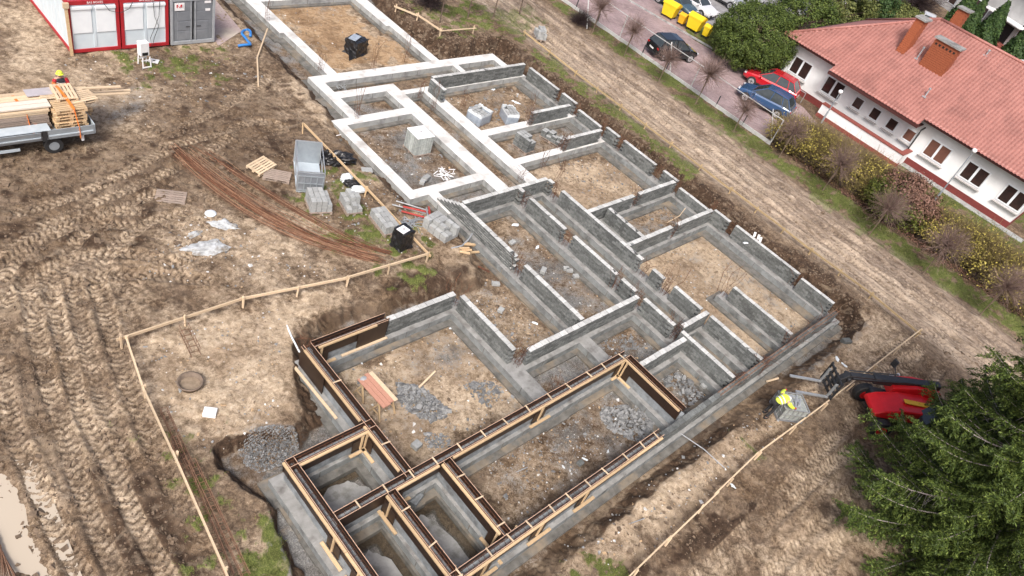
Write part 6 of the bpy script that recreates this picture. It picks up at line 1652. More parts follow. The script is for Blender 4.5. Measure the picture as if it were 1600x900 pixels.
# globe trees along the fence and the hedge bed
GT = []
for k in range(3):
    rg = np.random.default_rng(60 + k); V, F = twig_mb(230, 1.28, rg, 3, .012, .75); GT.append(big_mesh('twig_ball', V, F, M['twig_pink']))
tr = MB(); tr.tube([(0, 0, -.1), (.02, .01, 1.0), (-.02, .0, 2.05)], [.055, .045, .06], 8); tr.tube([(0, 0, 1.95), (0, 0, 2.12), (0, 0, 2.2)], [.05, .12, .04], 8); TRM = tr.mesh('trunk', M['bark_young'])
GG = 'bare globe trees in a row along the fence'
for i, (px, py, s, lab) in enumerate([(925, 52, .95, 'bare globe tree at the top of the row, near the picture edge'), (975, 88, .95, 'bare globe tree second from the top of the row'), (1028, 130, .9, 'bare globe tree in front of the black car'),
        (1086, 163, 1.12, 'bare globe tree with the roundest pale crown, right of the black car'), (1145, 207, .85, 'bare globe tree in front of the blue car'), (1217, 246, .95, 'bare globe tree at the end of the fence, by the first yellow bush'),
        (1285, 298, 1.0, 'bare globe tree beside the second yellow bush'), (1357, 368, 1.0, 'bare globe tree whose crown meets the red and green shrub'), (1442, 428, 1.05, 'bare globe tree standing before the dark bed, second from the right edge'), (1530, 493, 1.05, 'bare globe tree nearest to the right edge')]):
    p = on(px, py, .46); t = thing('globe_tree', lab, 'tree', p, 0, GG)
    link_part('trunk', TRM, t, (0, 0, 0), i * 1.7, (1, 1, s)); link_part('crown', GT[i % 3], t, (0, 0, 2.1 * s), i * 2.3, s * (1.0 if i > 5 else .92))
for i, (px, py) in enumerate([(687, 36), (731, 27), (771, 26), (811, 22)]):
    p = on(px, py, .46); t = thing('sapling', ['bare sapling on the far grass below a dark bush', 'bare sapling on the far grass, second in its row', 'bare sapling on the far grass, third in its row', 'bare sapling at the edge of the dirt road'][i], 'sapling', p, 0, 'bare saplings on the far grass')
    m_ = MB(); m_.tube([(0, 0, -.1), (.05, .08, 1.2), (.06, .1, 2.3)], [.05, .045, .03], 6); m_.build('trunk', M['bark'], t)
    link_part('crown', GT[(i + 1) % 3], t, (.06, .1, 2.4), i, .75)
rg = np.random.default_rng(5)
p = on(668, 10, .46); t = thing('bare_bush', 'dark bare bush on the grass at the top edge', 'bush', p); V, F = twig_mb(420, 1.3, rg, 3, .013, .5); link_part('branches', big_mesh('branches', V, F, M['twig_dark']), t, (0, 0, .35))
p = on(905, 38, .46); t = thing('bare_bush', 'dark low bush by the fence at the upper end of the dirt road', 'bush', p); link_part('branches', big_mesh('branches', V, F, M['twig_dark']), t, (0, 0, .2), 1, .8)

# forsythia and other shrubs of the bed
FG = 'yellow flowering bushes in front of the house'
FT = []; FB = []; FBO = []
M['bud_olive'] = leaf_mat('olive leaf bud', (.11, .095, .035), (.21, .175, .06), (.33, .28, .09))
for k in range(3):
    rg = np.random.default_rng(80 + k); V, F = twig_mb(640, 1.5, rg, 4, .013, .9); V[:, 2] = np.maximum(V[:, 2], -.2); FT.append(big_mesh('branches', V, F, M['twig_olive']))
    P_, A_, B_ = leaf_cloud(3000, (1.5, 1.5, 1.35), 160, .042, 90 + k, -.15, .3, .55, .32); w = P_[:, 2] > .5 - rg.random(len(P_)) ** 2 * 1.2
    FBO.append(quads_mesh('leaf_buds', P_[::2], A_[::2], B_[::2], M['bud_olive']))
    FB.append(quads_mesh('blossoms', P_[w], A_[w], B_[w], M['leaf_yellow']))
for i, (px, py, s, z, lab) in enumerate([(1240, 205, 1.05, 1.2, 'yellow bush at the fence end, nearest to the blue car'), (1262, 215, 1.1, 1.2, 'bright yellow bush under the lamp post by the ramp wall'), (1298, 238, 1.05, 1.1, 'olive bush with sparse yellow flowers along the ramp wall'), (1325, 258, 1.1, 1.1, 'yellow bush in the middle of the ramp wall'),
        (1362, 272, 1.1, 1.1, 'yellow bush in front of the near end of the ramp wall'), (1388, 292, .95, 1.0, 'small yellow bush touching the red and green shrub'), (1462, 352, 1.0, .9, 'yellow bush on the lawn edge right of the red and green shrub'), (1488, 368, 1.0, 1.0, 'pale yellow bush behind a bare globe tree'),
        (1525, 385, 1.1, 1.0, 'olive yellow bush in the middle of the dark bed'), (1552, 408, 1.15, 1.1, 'dense yellow bush near the right edge'), (1588, 432, 1.15, 1.0, 'yellow bush cut by the right edge'), (1612, 462, 1.1, .9, 'yellow bush mostly beyond the right edge')]):
    p = at(px, py, .46 + z); t = thing('flowering_bush', lab, 'bush', (p.x, p.y, .46), i * 1.1, FG)
    s *= 1.16; link_part('branches', FT[i % 3], t, (0, 0, .35), 0, s); link_part('blossoms', FB[(i + (i // 3)) % 3], t, (0, 0, .45), .5, (s, s, s * (.95 if i % 2 else 1.05)))
for i, (px, py, s, lab) in enumerate([(1280, 226, 1.1, 'brown olive bush without flowers between the first yellow bushes'), (1312, 250, 1.15, 'brown olive bush without flowers in the middle of the ramp wall'), (1345, 268, 1.15, 'brown olive bush without flowers near the end of the ramp wall'),
        (1372, 296, 1.1, 'brown twiggy bush touching the bed side of the round shrub'), (1508, 384, 1.1, 'brown olive bush without flowers on the lawn edge'), (1570, 425, 1.15, 'brown olive bush without flowers near the right edge')]):
    p = at(px, py, 1.3); t = thing('twiggy_bush', lab, 'bush', (p.x, p.y, .46), i * 2.1, 'brown bushes between the flowering ones')
    link_part('branches', FT[(i + 1) % 3], t, (0, 0, .3), 0, s); link_part('leaf_buds', FBO[(i + 2) % 3], t, (0, 0, .3), .9, (s, s, s * .9))
p = at(1405, 322, 1.4); t = thing('round_shrub', 'large round shrub, reddish on top and green below, in the hedge bed', 'shrub', (p.x, p.y, .46))
P_, A_, B_ = leaf_cloud(15000, (2.2, 2.3, 1.75), 240, .062, 7, -.45, .3, .4, .2); hi = P_[:, 2] + P_[:, 0] * .35 + P_[:, 1] * -.25 > .25 + np.random.default_rng(1).normal(size=len(P_)) * .35
link_part('leaves', quads_mesh('red_leaves', P_[hi], A_[hi], B_[hi], M['leaf_red']), t, (0, 0, 1.35)); link_part('leaves', quads_mesh('green_leaves', P_[~hi], A_[~hi], B_[~hi], M['leaf_mixed']), t, (0, 0, 1.35))
rg = np.random.default_rng(3); V, F = twig_mb(260, 1.9, rg, 2, .018, .5); link_part('branches', big_mesh('branches', V, F, M['bark']), t, (0, 0, .6))
# dark low bed of barberry
rg = np.random.default_rng(8); V = []; F = []; o = 0
for k in range(620):
    x = rg.uniform(50.0, 55.6); y = rg.uniform(-9, 17.0)
    v, f = twig_mb(18, .66, rg, 2, .013, .9, (x, y, .5)); V.append(v); F.append(f + o); o += len(v)
hb = bpy.data.objects.new('barberry_hedge', big_mesh('barberry_hedge', np.concatenate(V), np.concatenate(F), M['twig_dark'])); COL.objects.link(hb); hb['kind'] = 'stuff'

def shrub(label, px, py, z, rad, mt, n, clumps, size, seed, name='evergreen_shrub', cat='shrub', group=None, cr=.16):
    p = at(px, py, z); t = thing(name, label, cat, (p.x, p.y, .46), 0, group)
    P_, A_, B_ = leaf_cloud(n, rad, clumps, size, seed, -.75, .35, .3, cr)
    link_part('leaves', quads_mesh('leaves', P_, A_, B_, mt), t, (0, 0, z - .46))
    m_ = MB(); m_.tube([(0, 0, 0), (.05, 0, rad[2] * .7), (0, 0, rad[2] * 1.3)], [.16, .12, .05], 8)
    for k in range(7): a = k * .9; m_.tube([(0, 0, rad[2] * .4), (math.cos(a) * rad[0] * .6, math.sin(a) * rad[1] * .6, rad[2] * .95)], [.07, .03], 5)
    m_.build('trunk', M['bark'], t); return t
shrub('very large round evergreen shrub between the bins and the house', 1180, 60, 2.9, (3.5, 3.4, 2.7), M['leaf_big'], 62000, 800, .058, 1, cr=.12)
shrub('smaller lobe of evergreen shrub on the bins side of the very large one', 1146, 66, 1.7, (1.5, 2.2, 1.6), M['leaf_big'], 8000, 120, .075, 2)
shrub('dark green shrub behind the hip end of the roof', 1262, 24, 2.2, (3.0, 3.2, 2.2), M['leaf_big'], 13000, 220, .09, 3)
shrub('mid green shrub at the top edge left of the roof ridge', 1318, 14, 2.4, (3.6, 3.4, 2.4), M['leaf_olive'], 15000, 240, .1, 4)
shrub('dark evergreen at the top edge behind the olive shrub', 1365, 3, 3.0, (2.6, 2.6, 2.8), M['leaf_thuja'], 12000, 200, .1, 5)
shrub('spreading olive juniper behind the leaning chimney', 1400, 32, 1.8, (4.0, 3.4, 1.7), M['leaf_olive'], 15000, 260, .1, 6)
rg = np.random.default_rng(12); V, F = twig_mb(380, 3.2, rg, 3, .03, .5); p = at(1432, 8, 1); t = thing('bare_bush', 'bare brown bush in front of the far grey building', 'bush', (p.x, p.y, .46)); link_part('branches', big_mesh('branches', V, F, M['twig_dark']), t, (0, 0, .6))
def cone_tree(label, px, py, z, h, r, seed):
    p = at(px, py, z); t = thing('conifer', label, 'tree', (p.x, p.y, .46), 0, 'pointed conifers behind the house roof')
    rg = np.random.default_rng(seed); n = 13000; u = rg.random(n) ** .8; a = rg.random(n) * 6.283; rr = r * (1 - u) ** .75 * (.72 + .28 * rg.random(n)) * (1 + .12 * np.sin(a * 5 + u * 19 + seed))
    P_ = np.stack([np.cos(a) * rr, np.sin(a) * rr, .2 + u * h], 1) + rg.normal(size=(n, 3)) * .06
    nn = np.stack([np.cos(a), np.sin(a), np.full(n, .5)], 1) + rg.normal(size=(n, 3)) * .5; nn /= np.linalg.norm(nn, axis=1, keepdims=True)
    A_ = np.cross(nn, np.array([.1, .2, 0]) + rand_dirs(n, rg) * .4); A_ /= np.linalg.norm(A_, axis=1, keepdims=True); B_ = np.cross(nn, A_); s = .13 * (.6 + .8 * rg.random((n, 1)))
    link_part('needles', quads_mesh('needles', P_, A_ * s, B_ * s * .6, M['leaf_thuja']), t)
    m_ = MB(); m_.tube([(0, 0, 0), (0, 0, h * .9)], [.15, .03], 8); m_.build('trunk', M['bark'], t)
cone_tree('pointed conifer directly behind the chimney pair', 1472, 66, 1.0, 6.5, 1.9, 1)
cone_tree('pointed conifer right of the blue car behind the roof', 1523, 78, 1.0, 6.0, 1.9, 2)
cone_tree('pointed conifer near the right edge behind the roof', 1575, 96, 1.0, 5.0, 1.8, 3)
cone_tree('second tip of conifer close to the chimney pair', 1492, 70, 1.0, 5.6, 1.5, 4)
cone_tree('conifer cut by the right edge behind the roof', 1612, 112, 1.0, 4.6, 1.7, 5)

# ------------------------------------------------------------------ big spruce in the lower right corner
def spruce(label, bx, by, h, r0, seed, ztop, zlow=.9, shape=1.0):
    rg = np.random.default_rng(seed); base = np.array([bx, by, hz(bx, by)])
    t = thing('spruce', label, 'spruce', base)
    m_ = MB(); m_.tube([(0, 0, -.2), (.1, 0, h * .35), (0, .1, h * .7), (0, 0, h)], [.30, .22, .11, .02], 10); m_.build('trunk', M['bark'], t)
    NC = []; NA = []; NB = []; WV = []; WF = []; wo = 0
    LV = []; LF = []
    def tube3(V, F, pts, r0_, r1_):
        o = len(V); k = len(pts)
        for i, p in enumerate(pts):
            d = pts[min(i + 1, k - 1)] - pts[max(i - 1, 0)]; a = np.cross(d, [.2, .1, 1.]); a /= np.linalg.norm(a) + 1e-9; b = np.cross(d, a); b /= np.linalg.norm(b) + 1e-9
            rr = r0_ + (r1_ - r0_) * i / (k - 1)
            for q in range(3): V.append(p + (a * math.cos(2.094 * q) + b * math.sin(2.094 * q)) * rr)
        for i in range(k - 1):
            for q in range(3): F.append((o + i * 3 + q, o + i * 3 + (q + 1) % 3, o + i * 3 + 3 + (q + 1) % 3, o + i * 3 + 3 + q))
    z = zlow; off = 0
    while z < ztop:
        R_ = r0 * (1 - z / h) ** shape
        nb = 9 if z < h * .6 else 6; off += 1.1
        for b in range(nb):
            an = off + b * 6.283 / nb + rg.uniform(-.25, .25); L = R_ * rg.uniform(.72, 1.12)
            d = np.array([math.cos(an), math.sin(an), 0]); side = np.array([-d[1], d[0], 0])
            pts = []
            bend = rg.uniform(-.12, .12)
            for i in range(8):
                s = i / 7; droop = -.20 * L * s + .16 * L * s * s * s - .05 * L * math.sin(s * 3.14)
                pts.append(np.array([0, 0, z]) + d * L * s + side * bend * L * s * s + np.array([0, 0, droop]))
            pts = np.array(pts); bare = rg.random() < .30
            tube3(LV, LF, pts, .012 + .011 * L, .007)
            ntw = int(9 + L * 6.5)
            for k in range(ntw):
                s = .18 + .82 * (k + rg.random()) / ntw; i0 = min(int(s * 7), 6); p = pts[i0] + (pts[i0 + 1] - pts[i0]) * (s * 7 - i0)
                sg = 1 if k % 2 else -1; tl = (.30 + .42 * (1 - s)) * min(L, 3.2) * .42 * rg.uniform(.7, 1.25) + .12
                td = d * rg.uniform(.45, .85) + side * sg * rg.uniform(.5, 1.0) + np.array([0, 0, rg.uniform(-.42, .10)]); td /= np.linalg.norm(td)
                if bare and .35 < s < .75 and rg.random() < .6:
                    tube3(WV, WF, np.array([p, p + td * tl * .5, p + td * tl + np.array([0, 0, .04])]), .008, .003); continue
                m2 = int(tl / .012) + 6; u = (np.arange(m2) + rg.random(m2)) / m2
                c = p + td * (tl * u)[:, None] + np.array([0, 0, -.18 * tl]) * (u ** 2)[:, None] + rg.normal(size=(m2, 3)) * .04
                dv = td + rg.normal(size=(m2, 3)) * .85; dv /= np.linalg.norm(dv, axis=1, keepdims=True); wv = np.cross(dv, rand_dirs(m2, rg)); wv /= np.linalg.norm(wv, axis=1, keepdims=True) + 1e-9
                sz = rg.uniform(.7, 1.3, (m2, 1)); NC.append(c); NA.append(dv * .062 * sz); NB.append(wv * .0175 * sz)
            m2 = 26; c = pts[-1] - (pts[-1] - pts[-3]) * rg.random((m2, 1)) + rg.normal(size=(m2, 3)) * .05; dv = (pts[-1] - pts[-3]); dv = dv / np.linalg.norm(dv) + rg.normal(size=(m2, 3)) * .5; dv /= np.linalg.norm(dv, axis=1, keepdims=True); wv = np.cross(dv, rand_dirs(m2, rg)); wv /= np.linalg.norm(wv, axis=1, keepdims=True)
            NC.append(c); NA.append(dv * .08); NB.append(wv * .02)
        z += rg.uniform(.36, .52)
    NC = np.concatenate(NC); NA = np.concatenate(NA); NB = np.concatenate(NB)
    link_part('needles', quads_mesh('needles', NC, NA, NB, M['needle']), t)
    link_part('limbs', big_mesh('limbs', np.array(LV), np.array(LF), M['bark_pale']), t)['kind'] = 'stuff'
    link_part('twigs', big_mesh('twigs', np.array(WV), np.array(WF), M['bark_pale']), t)['kind'] = 'stuff'
    return len(NC)
spruce('tall spruce with long drooping boughs and bare grey twigs in the lower right corner', 28.2, -4.8, 24, 5.7, 4, 15.0)
spruce('second spruce behind the first, its tips rising beside the dirt road', 33.6, -4.2, 11.5, 4.4, 9, 11.3)

# grass tufts where the ground is grassy
gi = np.argwhere((grass > .3) & (GX > -2) & (GX < 64) & (GY > -9) & (GY < 46))
rg = np.random.default_rng(77); cell = (np.gradient(gx)[gi[:, 0]] * np.gradient(gy)[gi[:, 1]]); pr_ = cell * grass[gi[:, 0], gi[:, 1]]; pr_ /= pr_.sum()
n = 60000; k = rg.choice(len(gi), n, p=pr_); gx_ = gx[gi[k, 0]] + rg.uniform(-.06, .06, n); gy_ = gy[gi[k, 1]] + rg.uniform(-.06, .06, n); gz_ = H[gi[k, 0], gi[k, 1]]
an = rg.random(n) * 6.283; hh = rg.uniform(.05, .13, n); ln = rg.normal(size=(n, 2)) * .05; wd = rg.uniform(.008, .018, n)
b0 = np.stack([gx_ - np.cos(an) * wd, gy_ - np.sin(an) * wd, gz_ - .01], 1); b1 = np.stack([gx_ + np.cos(an) * wd, gy_ + np.sin(an) * wd, gz_ - .01], 1); tp = np.stack([gx_ + ln[:, 0], gy_ + ln[:, 1], gz_ + hh], 1)
M['grass'] = leaf_mat('grass blade', (.055, .075, .018), (.13, .16, .040), (.28, .27, .10), .8)
go = bpy.data.objects.new('grass', big_mesh('grass', np.stack([b0, b1, tp], 1).reshape(-1, 3), np.arange(n * 3).reshape(-1, 3), M['grass'])); COL.objects.link(go); go['kind'] = 'stuff'
# last year's leaves in the hedge bed
n = 5000; rg = np.random.default_rng(78); x = rg.normal(50.0, .35, n); y = rg.uniform(-9, 17.2, n); C_ = np.stack([x, y, np.full(n, .50) + rg.random(n) * .05], 1); nn = rand_dirs(n, rg) * .5 + np.array([0, 0, 1]); nn /= np.linalg.norm(nn, axis=1, keepdims=True)
a = np.cross(nn, rand_dirs(n, rg)); a /= np.linalg.norm(a, axis=1, keepdims=True); lo = bpy.data.objects.new('fallen_leaves', quads_mesh('fallen_leaves', C_, a * .05, np.cross(nn, a) * .035, M['leaf_red'])); COL.objects.link(lo); lo['kind'] = 'stuff'

# ------------------------------------------------------------------ telehandler with crate on its forks
M['tele_red'] = mat('red machine paint', (.60, .015, .020), (.52, .012, .016), 3, .3)
M['tele_black'] = mat('black machine steel', (.020, .021, .023), (.035, .036, .038), 5, .45)
M['hivis'] = mat('high visibility yellow cloth', (.72, .86, .10), (.60, .74, .06), 6, .8)
M['reflect'] = mat('silver reflective band', (.72, .74, .75), None, 5, .4)
M['skin'] = mat('skin', (.52, .32, .24), (.46, .28, .21), 8, .6)
M['glove'] = mat('red work glove', (.50, .04, .03), (.38, .03, .025), 8, .7)
M['trouser'] = mat('black work trousers', (.015, .015, .017), (.03, .03, .032), 8, .85)
M['jacket_red'] = mat('red sleeve cloth', (.45, .02, .03), (.36, .015, .025), 8, .8)
M['jacket_dark'] = mat('dark jacket cloth', (.02, .022, .032), (.035, .037, .05), 8, .8)
M['helmet'] = mat('yellow safety helmet', (.72, .80, .06), (.68, .75, .05), 4, .35)
hd = math.atan2(.67, -.74)
t = thing('telehandler', 'red and black telehandler partly hidden by the spruce, boom lowered', 'telehandler', (33.1, .66, hz(33.1, .66)), hd)
mb = MB(); mb.box((-.35, .45, .78), (3.0, 1.5, .45)); mb.build('chassis', M['tele_black'], t, bevel=.03)
mb = MB(); pf = [(-1.9, .95), (-1.85, 1.5), (-.9, 1.62), (.3, 1.55), (1.2, 1.3), (1.6, 1.05), (1.6, .85)]
def side_prism(mb, prof, y0, y1, m=0):
    n = len(prof); v = [(x, y0, z) for x, z in prof] + [(x, y1, z) for x, z in prof]
    mb.add(v, [(i, (i + 1) % n, n + (i + 1) % n, n + i) for i in range(n)] + [tuple(range(n))[::-1], tuple(range(n, 2 * n))], m)
side_prism(mb, pf, .30, 1.5); mb.build('engine_hood', M['tele_red'], t, bevel=.04)
mb = MB(); side_prism(mb, [(-1.9, 1.2), (-1.85, 1.86), (-.6, 1.9), (.5, 1.66), (.55, 1.2)], -.52, .28); mb.build('boom_cover', M['tele_red'], t, bevel=.03)
mb = MB(); mb.box((-.4, .95, 1.655), (1.3, .25, .03)); mb.build('hood_stripe', M['bin_orange'], t)
mb = MB(); side_prism(mb, [(-1.8, .9), (-1.75, 2.0), (-1.5, 2.15), (-.8, 2.15), (-.45, 1.5), (-.4, .9)], 1.26, 2.0); mb.build('cab', M['car_glass'], t)
mb = MB(); mb.box((-1.15, 1.63, 2.18), (.75, .8, .06)); mb.build('cab_roof', M['tele_black'], t, bevel=.02)
for sx in (-1.25, 1.05):
    for y in (-.35, 1.75):
        w = MB(); w.tube([(sx, y - .18, .48), (sx, y + .18, .48)], .48, 20); wh = w.build('wheel', M['dark'], t, bevel=.04); w = MB(); w.tube([(sx, y - .19, .48), (sx, y + .19, .48)], .24, 14); w.build('rim', M['tele_red'], wh)
mb = MB(); mb.bar((-1.8, -.12, 1.95), (1.4, -.12, 1.62), .36, .36); mb.build('boom', M['tele_black'], t, bevel=.02)
mb = MB(); mb.bar((1.2, -.12, 1.64), (2.55, -.12, 1.50), .27, .27); mb.build('boom_extension', M['tele_black'], t, bevel=.02)
mb = MB(); mb.bar((2.5, -.12, 1.55), (3.0, -.12, .85), .34, .30, up=(0, 1, 0)); mb.tube([(2.6, -.4, 1.45), (2.6, .16, 1.45)], .09, 10); mb.build('boom_head', M['tele_black'], t, bevel=.02)
mb = MB()
for y in (.12, -.36): mb.tube([(.2, y, 1.95), (1.4, y, 1.75), (2.5, y, 1.6)], .03, 6)
mb.build('hydraulic_line', M['cable'], t)
cg = MB()
for z in (.55, .85, 1.15, 1.45): cg.bar((3.15, -.78, z), (3.15, .62, z), .08, .09)
for y in (-.75, -.42, -.08, .26, .58): cg.bar((3.14, y, .45), (3.14, y, 1.55), .06, .08)
cg.build('fork_carriage', M['tele_black'], t)
for y in (-.55, .40):
    mb = MB(); mb.bar((3.2, y, .42), (4.75, y, .36), .13, .06); mb.bar((3.22, y, .42), (3.22, y, 1.3), .13, .06, up=(0, 1, 0)); mb.build('fork', M['steel'], t)
mb = MB(); mb.tube([(.15, -.45, 1.7), (.15, -.95, 2.0)], .025, 6); mb.box((.15, -1.02, 2.02), (.10, .26, .36), rz=.4); mb.build('mirror', M['tele_black'], t)
mb = MB(); mb.box((.35, -.5, 1.72), (.16, .1, .1)); mb.box((.1, -.48, 1.86), (.1, .1, .1)); mb.build('work_light', M['headlight'], t)
# cage crate on the forks
q = Vector((33.1, .66, 0)) + Matrix.Rotation(hd, 3, 'Z') @ Vector((5.05, -.1, 0))
t = thing('cage_crate', 'low steel mesh crate full of steel pieces carried on the forks', 'crate', (28.15, 3.2, hz(28, 3.2)), R(-38))
mb = MB()
for z in (.14, .45, .78):
    for a, b in (((-.6, -.5), (.6, -.5)), ((.6, -.5), (.6, .5)), ((.6, .5), (-.6, .5)), ((-.6, .5), (-.6, -.5))): mb.bar((*a, z), (*b, z), .035, .035)
for k in range(6):
    x = -.6 + k * .24
    for y in (-.5, .5): mb.bar((x, y, .1), (x, y, .78), .03, .03)
for k in range(5):
    y = -.5 + k * .25
    for x in (-.6, .6): mb.bar((x, y, .1), (x, y, .78), .03, .03)
mb.build('mesh_frame', M['steel'], t)
mb = MB(); mb.box((0, 0, .44), (1.14, .94, .60)); mb.build('liner', M['panel_pale'], t); mb = MB(); mb.box((0, 0, .07), (1.24, 1.04, .10)); mb.build('pallet_base', M['store'], t)
mb = MB()
for k in range(14): mb.bar((rnd.uniform(-.5, .5), rnd.uniform(-.4, .4), .77), (rnd.uniform(-.5, .5), rnd.uniform(-.4, .4), .84), .05, .04)
mb.build('steel_pieces', M['steel'], t)['kind'] = 'stuff'

# ------------------------------------------------------------------ people
def skin_mesh(name, verts, edges, radii, mt, parent, sub=2, root=0):
    me = bpy.data.meshes.new(name); me.from_pydata(verts, edges, []); o = bpy.data.objects.new(name, me); COL.objects.link(o)
    o.modifiers.new('skin', 'SKIN'); s = o.modifiers.new('sub', 'SUBSURF'); s.levels = sub; s.render_levels = sub
    for i, r_ in enumerate(radii):
        sv = me.skin_vertices[0].data[i]; sv.radius = (r_, r_) if isinstance(r_, (int, float)) else r_; sv.use_root = (i == root)
    me.materials.append(mt); o.parent = parent
    return o
def person(label, loc, rz, J, mats, helmet=None, hood=False):
    """J joints: pelvis chest neck head, l/r shoulder elbow wrist, hip knee ankle"""
    t = thing('person', label, 'person', loc, rz)
    names = [n for n in J if n != 'face']; V = [Vector(J[n]) for n in names]; ix = {n: i for i, n in enumerate(names)}
    E = [('pelvis', 'chest'), ('chest', 'neck'), ('neck', 'head')]
    for s in 'lr': E += [('chest', s + 'sho'), (s + 'sho', s + 'elb'), (s + 'elb', s + 'wri'), ('pelvis', s + 'hip'), (s + 'hip', s + 'kne'), (s + 'kne', s + 'ank')]
    rad = {'pelvis': (.13, .11), 'chest': (.15, .115), 'neck': .055, 'head': .098}
    for s in 'lr': rad.update({s + 'sho': .062, s + 'elb': .045, s + 'wri': .032, s + 'hip': .085, s + 'kne': .058, s + 'ank': .042})
    edges = [(ix[a], ix[b]) for a, b in E]; R_ = [rad[n] for n in names]
    for s in 'lr':                                            # palm, four fingers, thumb; toes
        w, e = V[ix[s + 'wri']], V[ix[s + 'elb']]; d = (w - e).normalized(); n = d.cross(Vector((0, 0, 1))); n = n.normalized() if n.length > .1 else Vector((1, 0, 0)); u = n.cross(d)
        pm = w + d * .07; V.append(pm); R_.append(.034); edges.append((ix[s + 'wri'], len(V) - 1)); pi_ = len(V) - 1
        for k, L in enumerate((.062, .072, .068, .052)):
            b_ = pm + n * (k - 1.5) * .020 + d * .03; m_ = b_ + d * L * .6; c_ = m_ + (d * .4 - u * .6) * L * .6
            for q in (b_, m_, c_): V.append(q); R_.append(.0095)
            edges += [(pi_, len(V) - 3), (len(V) - 3, len(V) - 2), (len(V) - 2, len(V) - 1)]
        b_ = pm - d * .02 - n * .04; c_ = b_ + d * .05 - n * .02; V += [b_, c_]; R_ += [.011, .010]; edges += [(pi_, len(V) - 2), (len(V) - 2, len(V) - 1)]
        a = V[ix[s + 'ank']]; f = Vector(J['face']) if 'face' in J else Vector((0, 1, 0)); V.append(a + Vector((f.x, f.y, 0)).normalized() * .16 + Vector((0, 0, -.05))); R_.append(.04); edges.append((ix[s + 'ank'], len(V) - 1))
    V.append(V[ix['head']] + Vector(J['face']).normalized() * .06); R_.append(.05); edges.append((ix['head'], len(V) - 1))
    body = skin_mesh('body', V, edges, R_, M['skin'], t)
    up_n = ['pelvis', 'chest', 'lsho', 'lelb', 'lwri', 'rsho', 'relb', 'rwri']
    def cloth(name, ns, es, rr, mt): 
        return skin_mesh(name, [J[n] for n in ns], [(ns.index(a), ns.index(b)) for a, b in es], rr, mt, t)
    cloth('jacket', ['pelvis', 'chest', 'neck', 'lsho', 'rsho'], [('pelvis', 'chest'), ('chest', 'neck'), ('chest', 'lsho'), ('chest', 'rsho')], [(.185, .165), (.225, .185), .095, .125, .125], mats['jacket'])
    for s in 'lr': cloth('sleeve', [s + 'sho', s + 'elb', s + 'wri'], [(s + 'sho', s + 'elb'), (s + 'elb', s + 'wri')], [.115, .075, .055], mats['sleeve'])
    cloth('trousers', ['pelvis', 'lhip', 'lkne', 'lank', 'rhip', 'rkne', 'rank'], [('pelvis', 'lhip'), ('lhip', 'lkne'), ('lkne', 'lank'), ('pelvis', 'rhip'), ('rhip', 'rkne'), ('rkne', 'rank')], [(.155, .135), .105, .075, .06, .105, .075, .06], M['trouser'])
    f = Vector(J.get('face', (0, 1, 0))); f = Vector((f.x, f.y, 0)).normalized()
    for s in 'lr':
        a = Vector(J[s + 'ank']); b = MB(); b.bar(a - f * .08 + Vector((0, 0, -.05)), a + f * .20 + Vector((0, 0, -.055)), .11, .10); b.build('boot', M['dark'], t, bevel=.025)
        w = Vector(J[s + 'wri']); e = Vector(J[s + 'elb']); d = (w - e).normalized()
        if mats.get('glove'): skin_mesh('glove', [w - d * .02, w + d * .09, w + d * .16], [(0, 1), (1, 2)], [.045, .05, .038], mats['glove'], t, 1)
    # bands round the jacket
    p, c = Vector(J['pelvis']), Vector(J['chest'])
    for k in mats.get('bands', ()):
        q = p + (c - p) * k; ax = (c - p).normalized(); b = MB(); b.tube([q - ax * .025, q + ax * .025], .222, 18, cap=False); b.build('reflective_band', mats['band'], t)
    h = Vector(J['head'])
    fx = Vector(J.get('face', (0, 1, 0))).normalized(); sx = fx.cross(Vector((0, 0, 1))).normalized()
    for k in (-1, 1):
        b = MB(); b.box(h + fx * .105 + sx * k * .035 + Vector((0, 0, .0)), (.022, .022, .014)); b.build('eye', M['black'], t)
        b = MB(); b.box(h + sx * k * .10, (.03, .035, .06)); b.build('ear', M['skin'], t, bevel=.01)
    b = MB(); b.box(h + fx * .125 + Vector((0, 0, -.03)), (.025, .03, .035)); b.build('nose', M['skin'], t, bevel=.008)
    b = MB(); b.box(h + fx * .11 + Vector((0, 0, -.075)), (.05, .02, .012)); b.build('mouth', M['glove'], t)
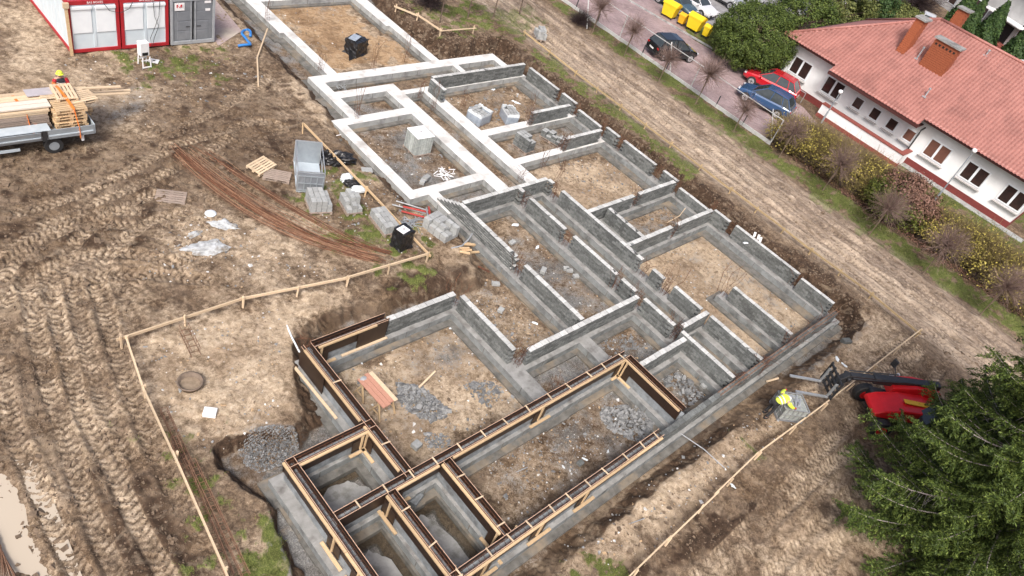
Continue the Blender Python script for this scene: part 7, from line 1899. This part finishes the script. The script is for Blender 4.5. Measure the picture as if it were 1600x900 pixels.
    if helmet:
        b = MB(); b.lathe([(.165, .0), (.16, .01), (.135, .015), (.13, .06), (.105, .115), (.055, .15), (0, .16)], (h.x, h.y, h.z + .03), 18); b.build('helmet', helmet, t, smooth=True)
    if hood:
        b = MB(); b.lathe([(.10, -.08), (.13, 0), (.115, .07), (.06, .12), (0, .13)], (h.x, h.y, h.z + .01), 16); b.build('cap', hood, t, smooth=True)
    return t
p = Vector((9.72, 33.75, .1))
Jn = {'pelvis': (0, 0, .95), 'chest': (0, -.04, 1.34), 'neck': (0, -.05, 1.50), 'head': (0, -.09, 1.63), 'face': (.1, -1, -.35)}
for s, k in (('l', -1), ('r', 1)):
    Jn.update({s + 'sho': (k * .20, -.04, 1.42), s + 'elb': (k * .30, -.16, 1.16), s + 'wri': (k * .10, -.36, 1.16 + .04 * k), s + 'hip': (k * .10, 0, .90), s + 'kne': (k * .11, -.04, .50), s + 'ank': (k * .12, 0, .09)})
person('person in a yellow helmet and dark red jacket holding the orange strap behind the truck', p, 0, Jn, {'jacket': M['jacket_dark'], 'sleeve': M['jacket_red'], 'bands': (.62, .85), 'band': M['reflect'], 'glove': M['glove']}, helmet=M['helmet'])
# bending worker: local +x points at the crate
q = Vector((27.1, 3.62, hz(27.1, 3.62)))
Jb = {'pelvis': (-.02, 0, .92), 'chest': (.42, -.02, 1.12), 'neck': (.56, -.02, 1.10), 'head': (.66, -.02, 1.02), 'face': (1, 0, -.8), 'lsho': (.44, .22, 1.10), 'rsho': (.44, -.24, 1.08), 'lelb': (.72, .42, .98), 'relb': (.60, -.40, .92), 'lwri': (1.00, .50, .90), 'rwri': (.80, -.42, .84),
      'lhip': (0, .10, .88), 'rhip': (0, -.10, .88), 'lkne': (.10, .13, .48), 'rkne': (-.02, -.13, .48), 'lank': (.02, .15, .09), 'rank': (-.16, -.13, .09)}
person('person in a bright yellow high visibility jacket bending over the mesh crate', q, R(-18), Jb, {'jacket': M['hivis'], 'sleeve': M['hivis'], 'bands': (.35, .65), 'band': M['reflect'], 'glove': M['glove']}, hood=M['reflect'])
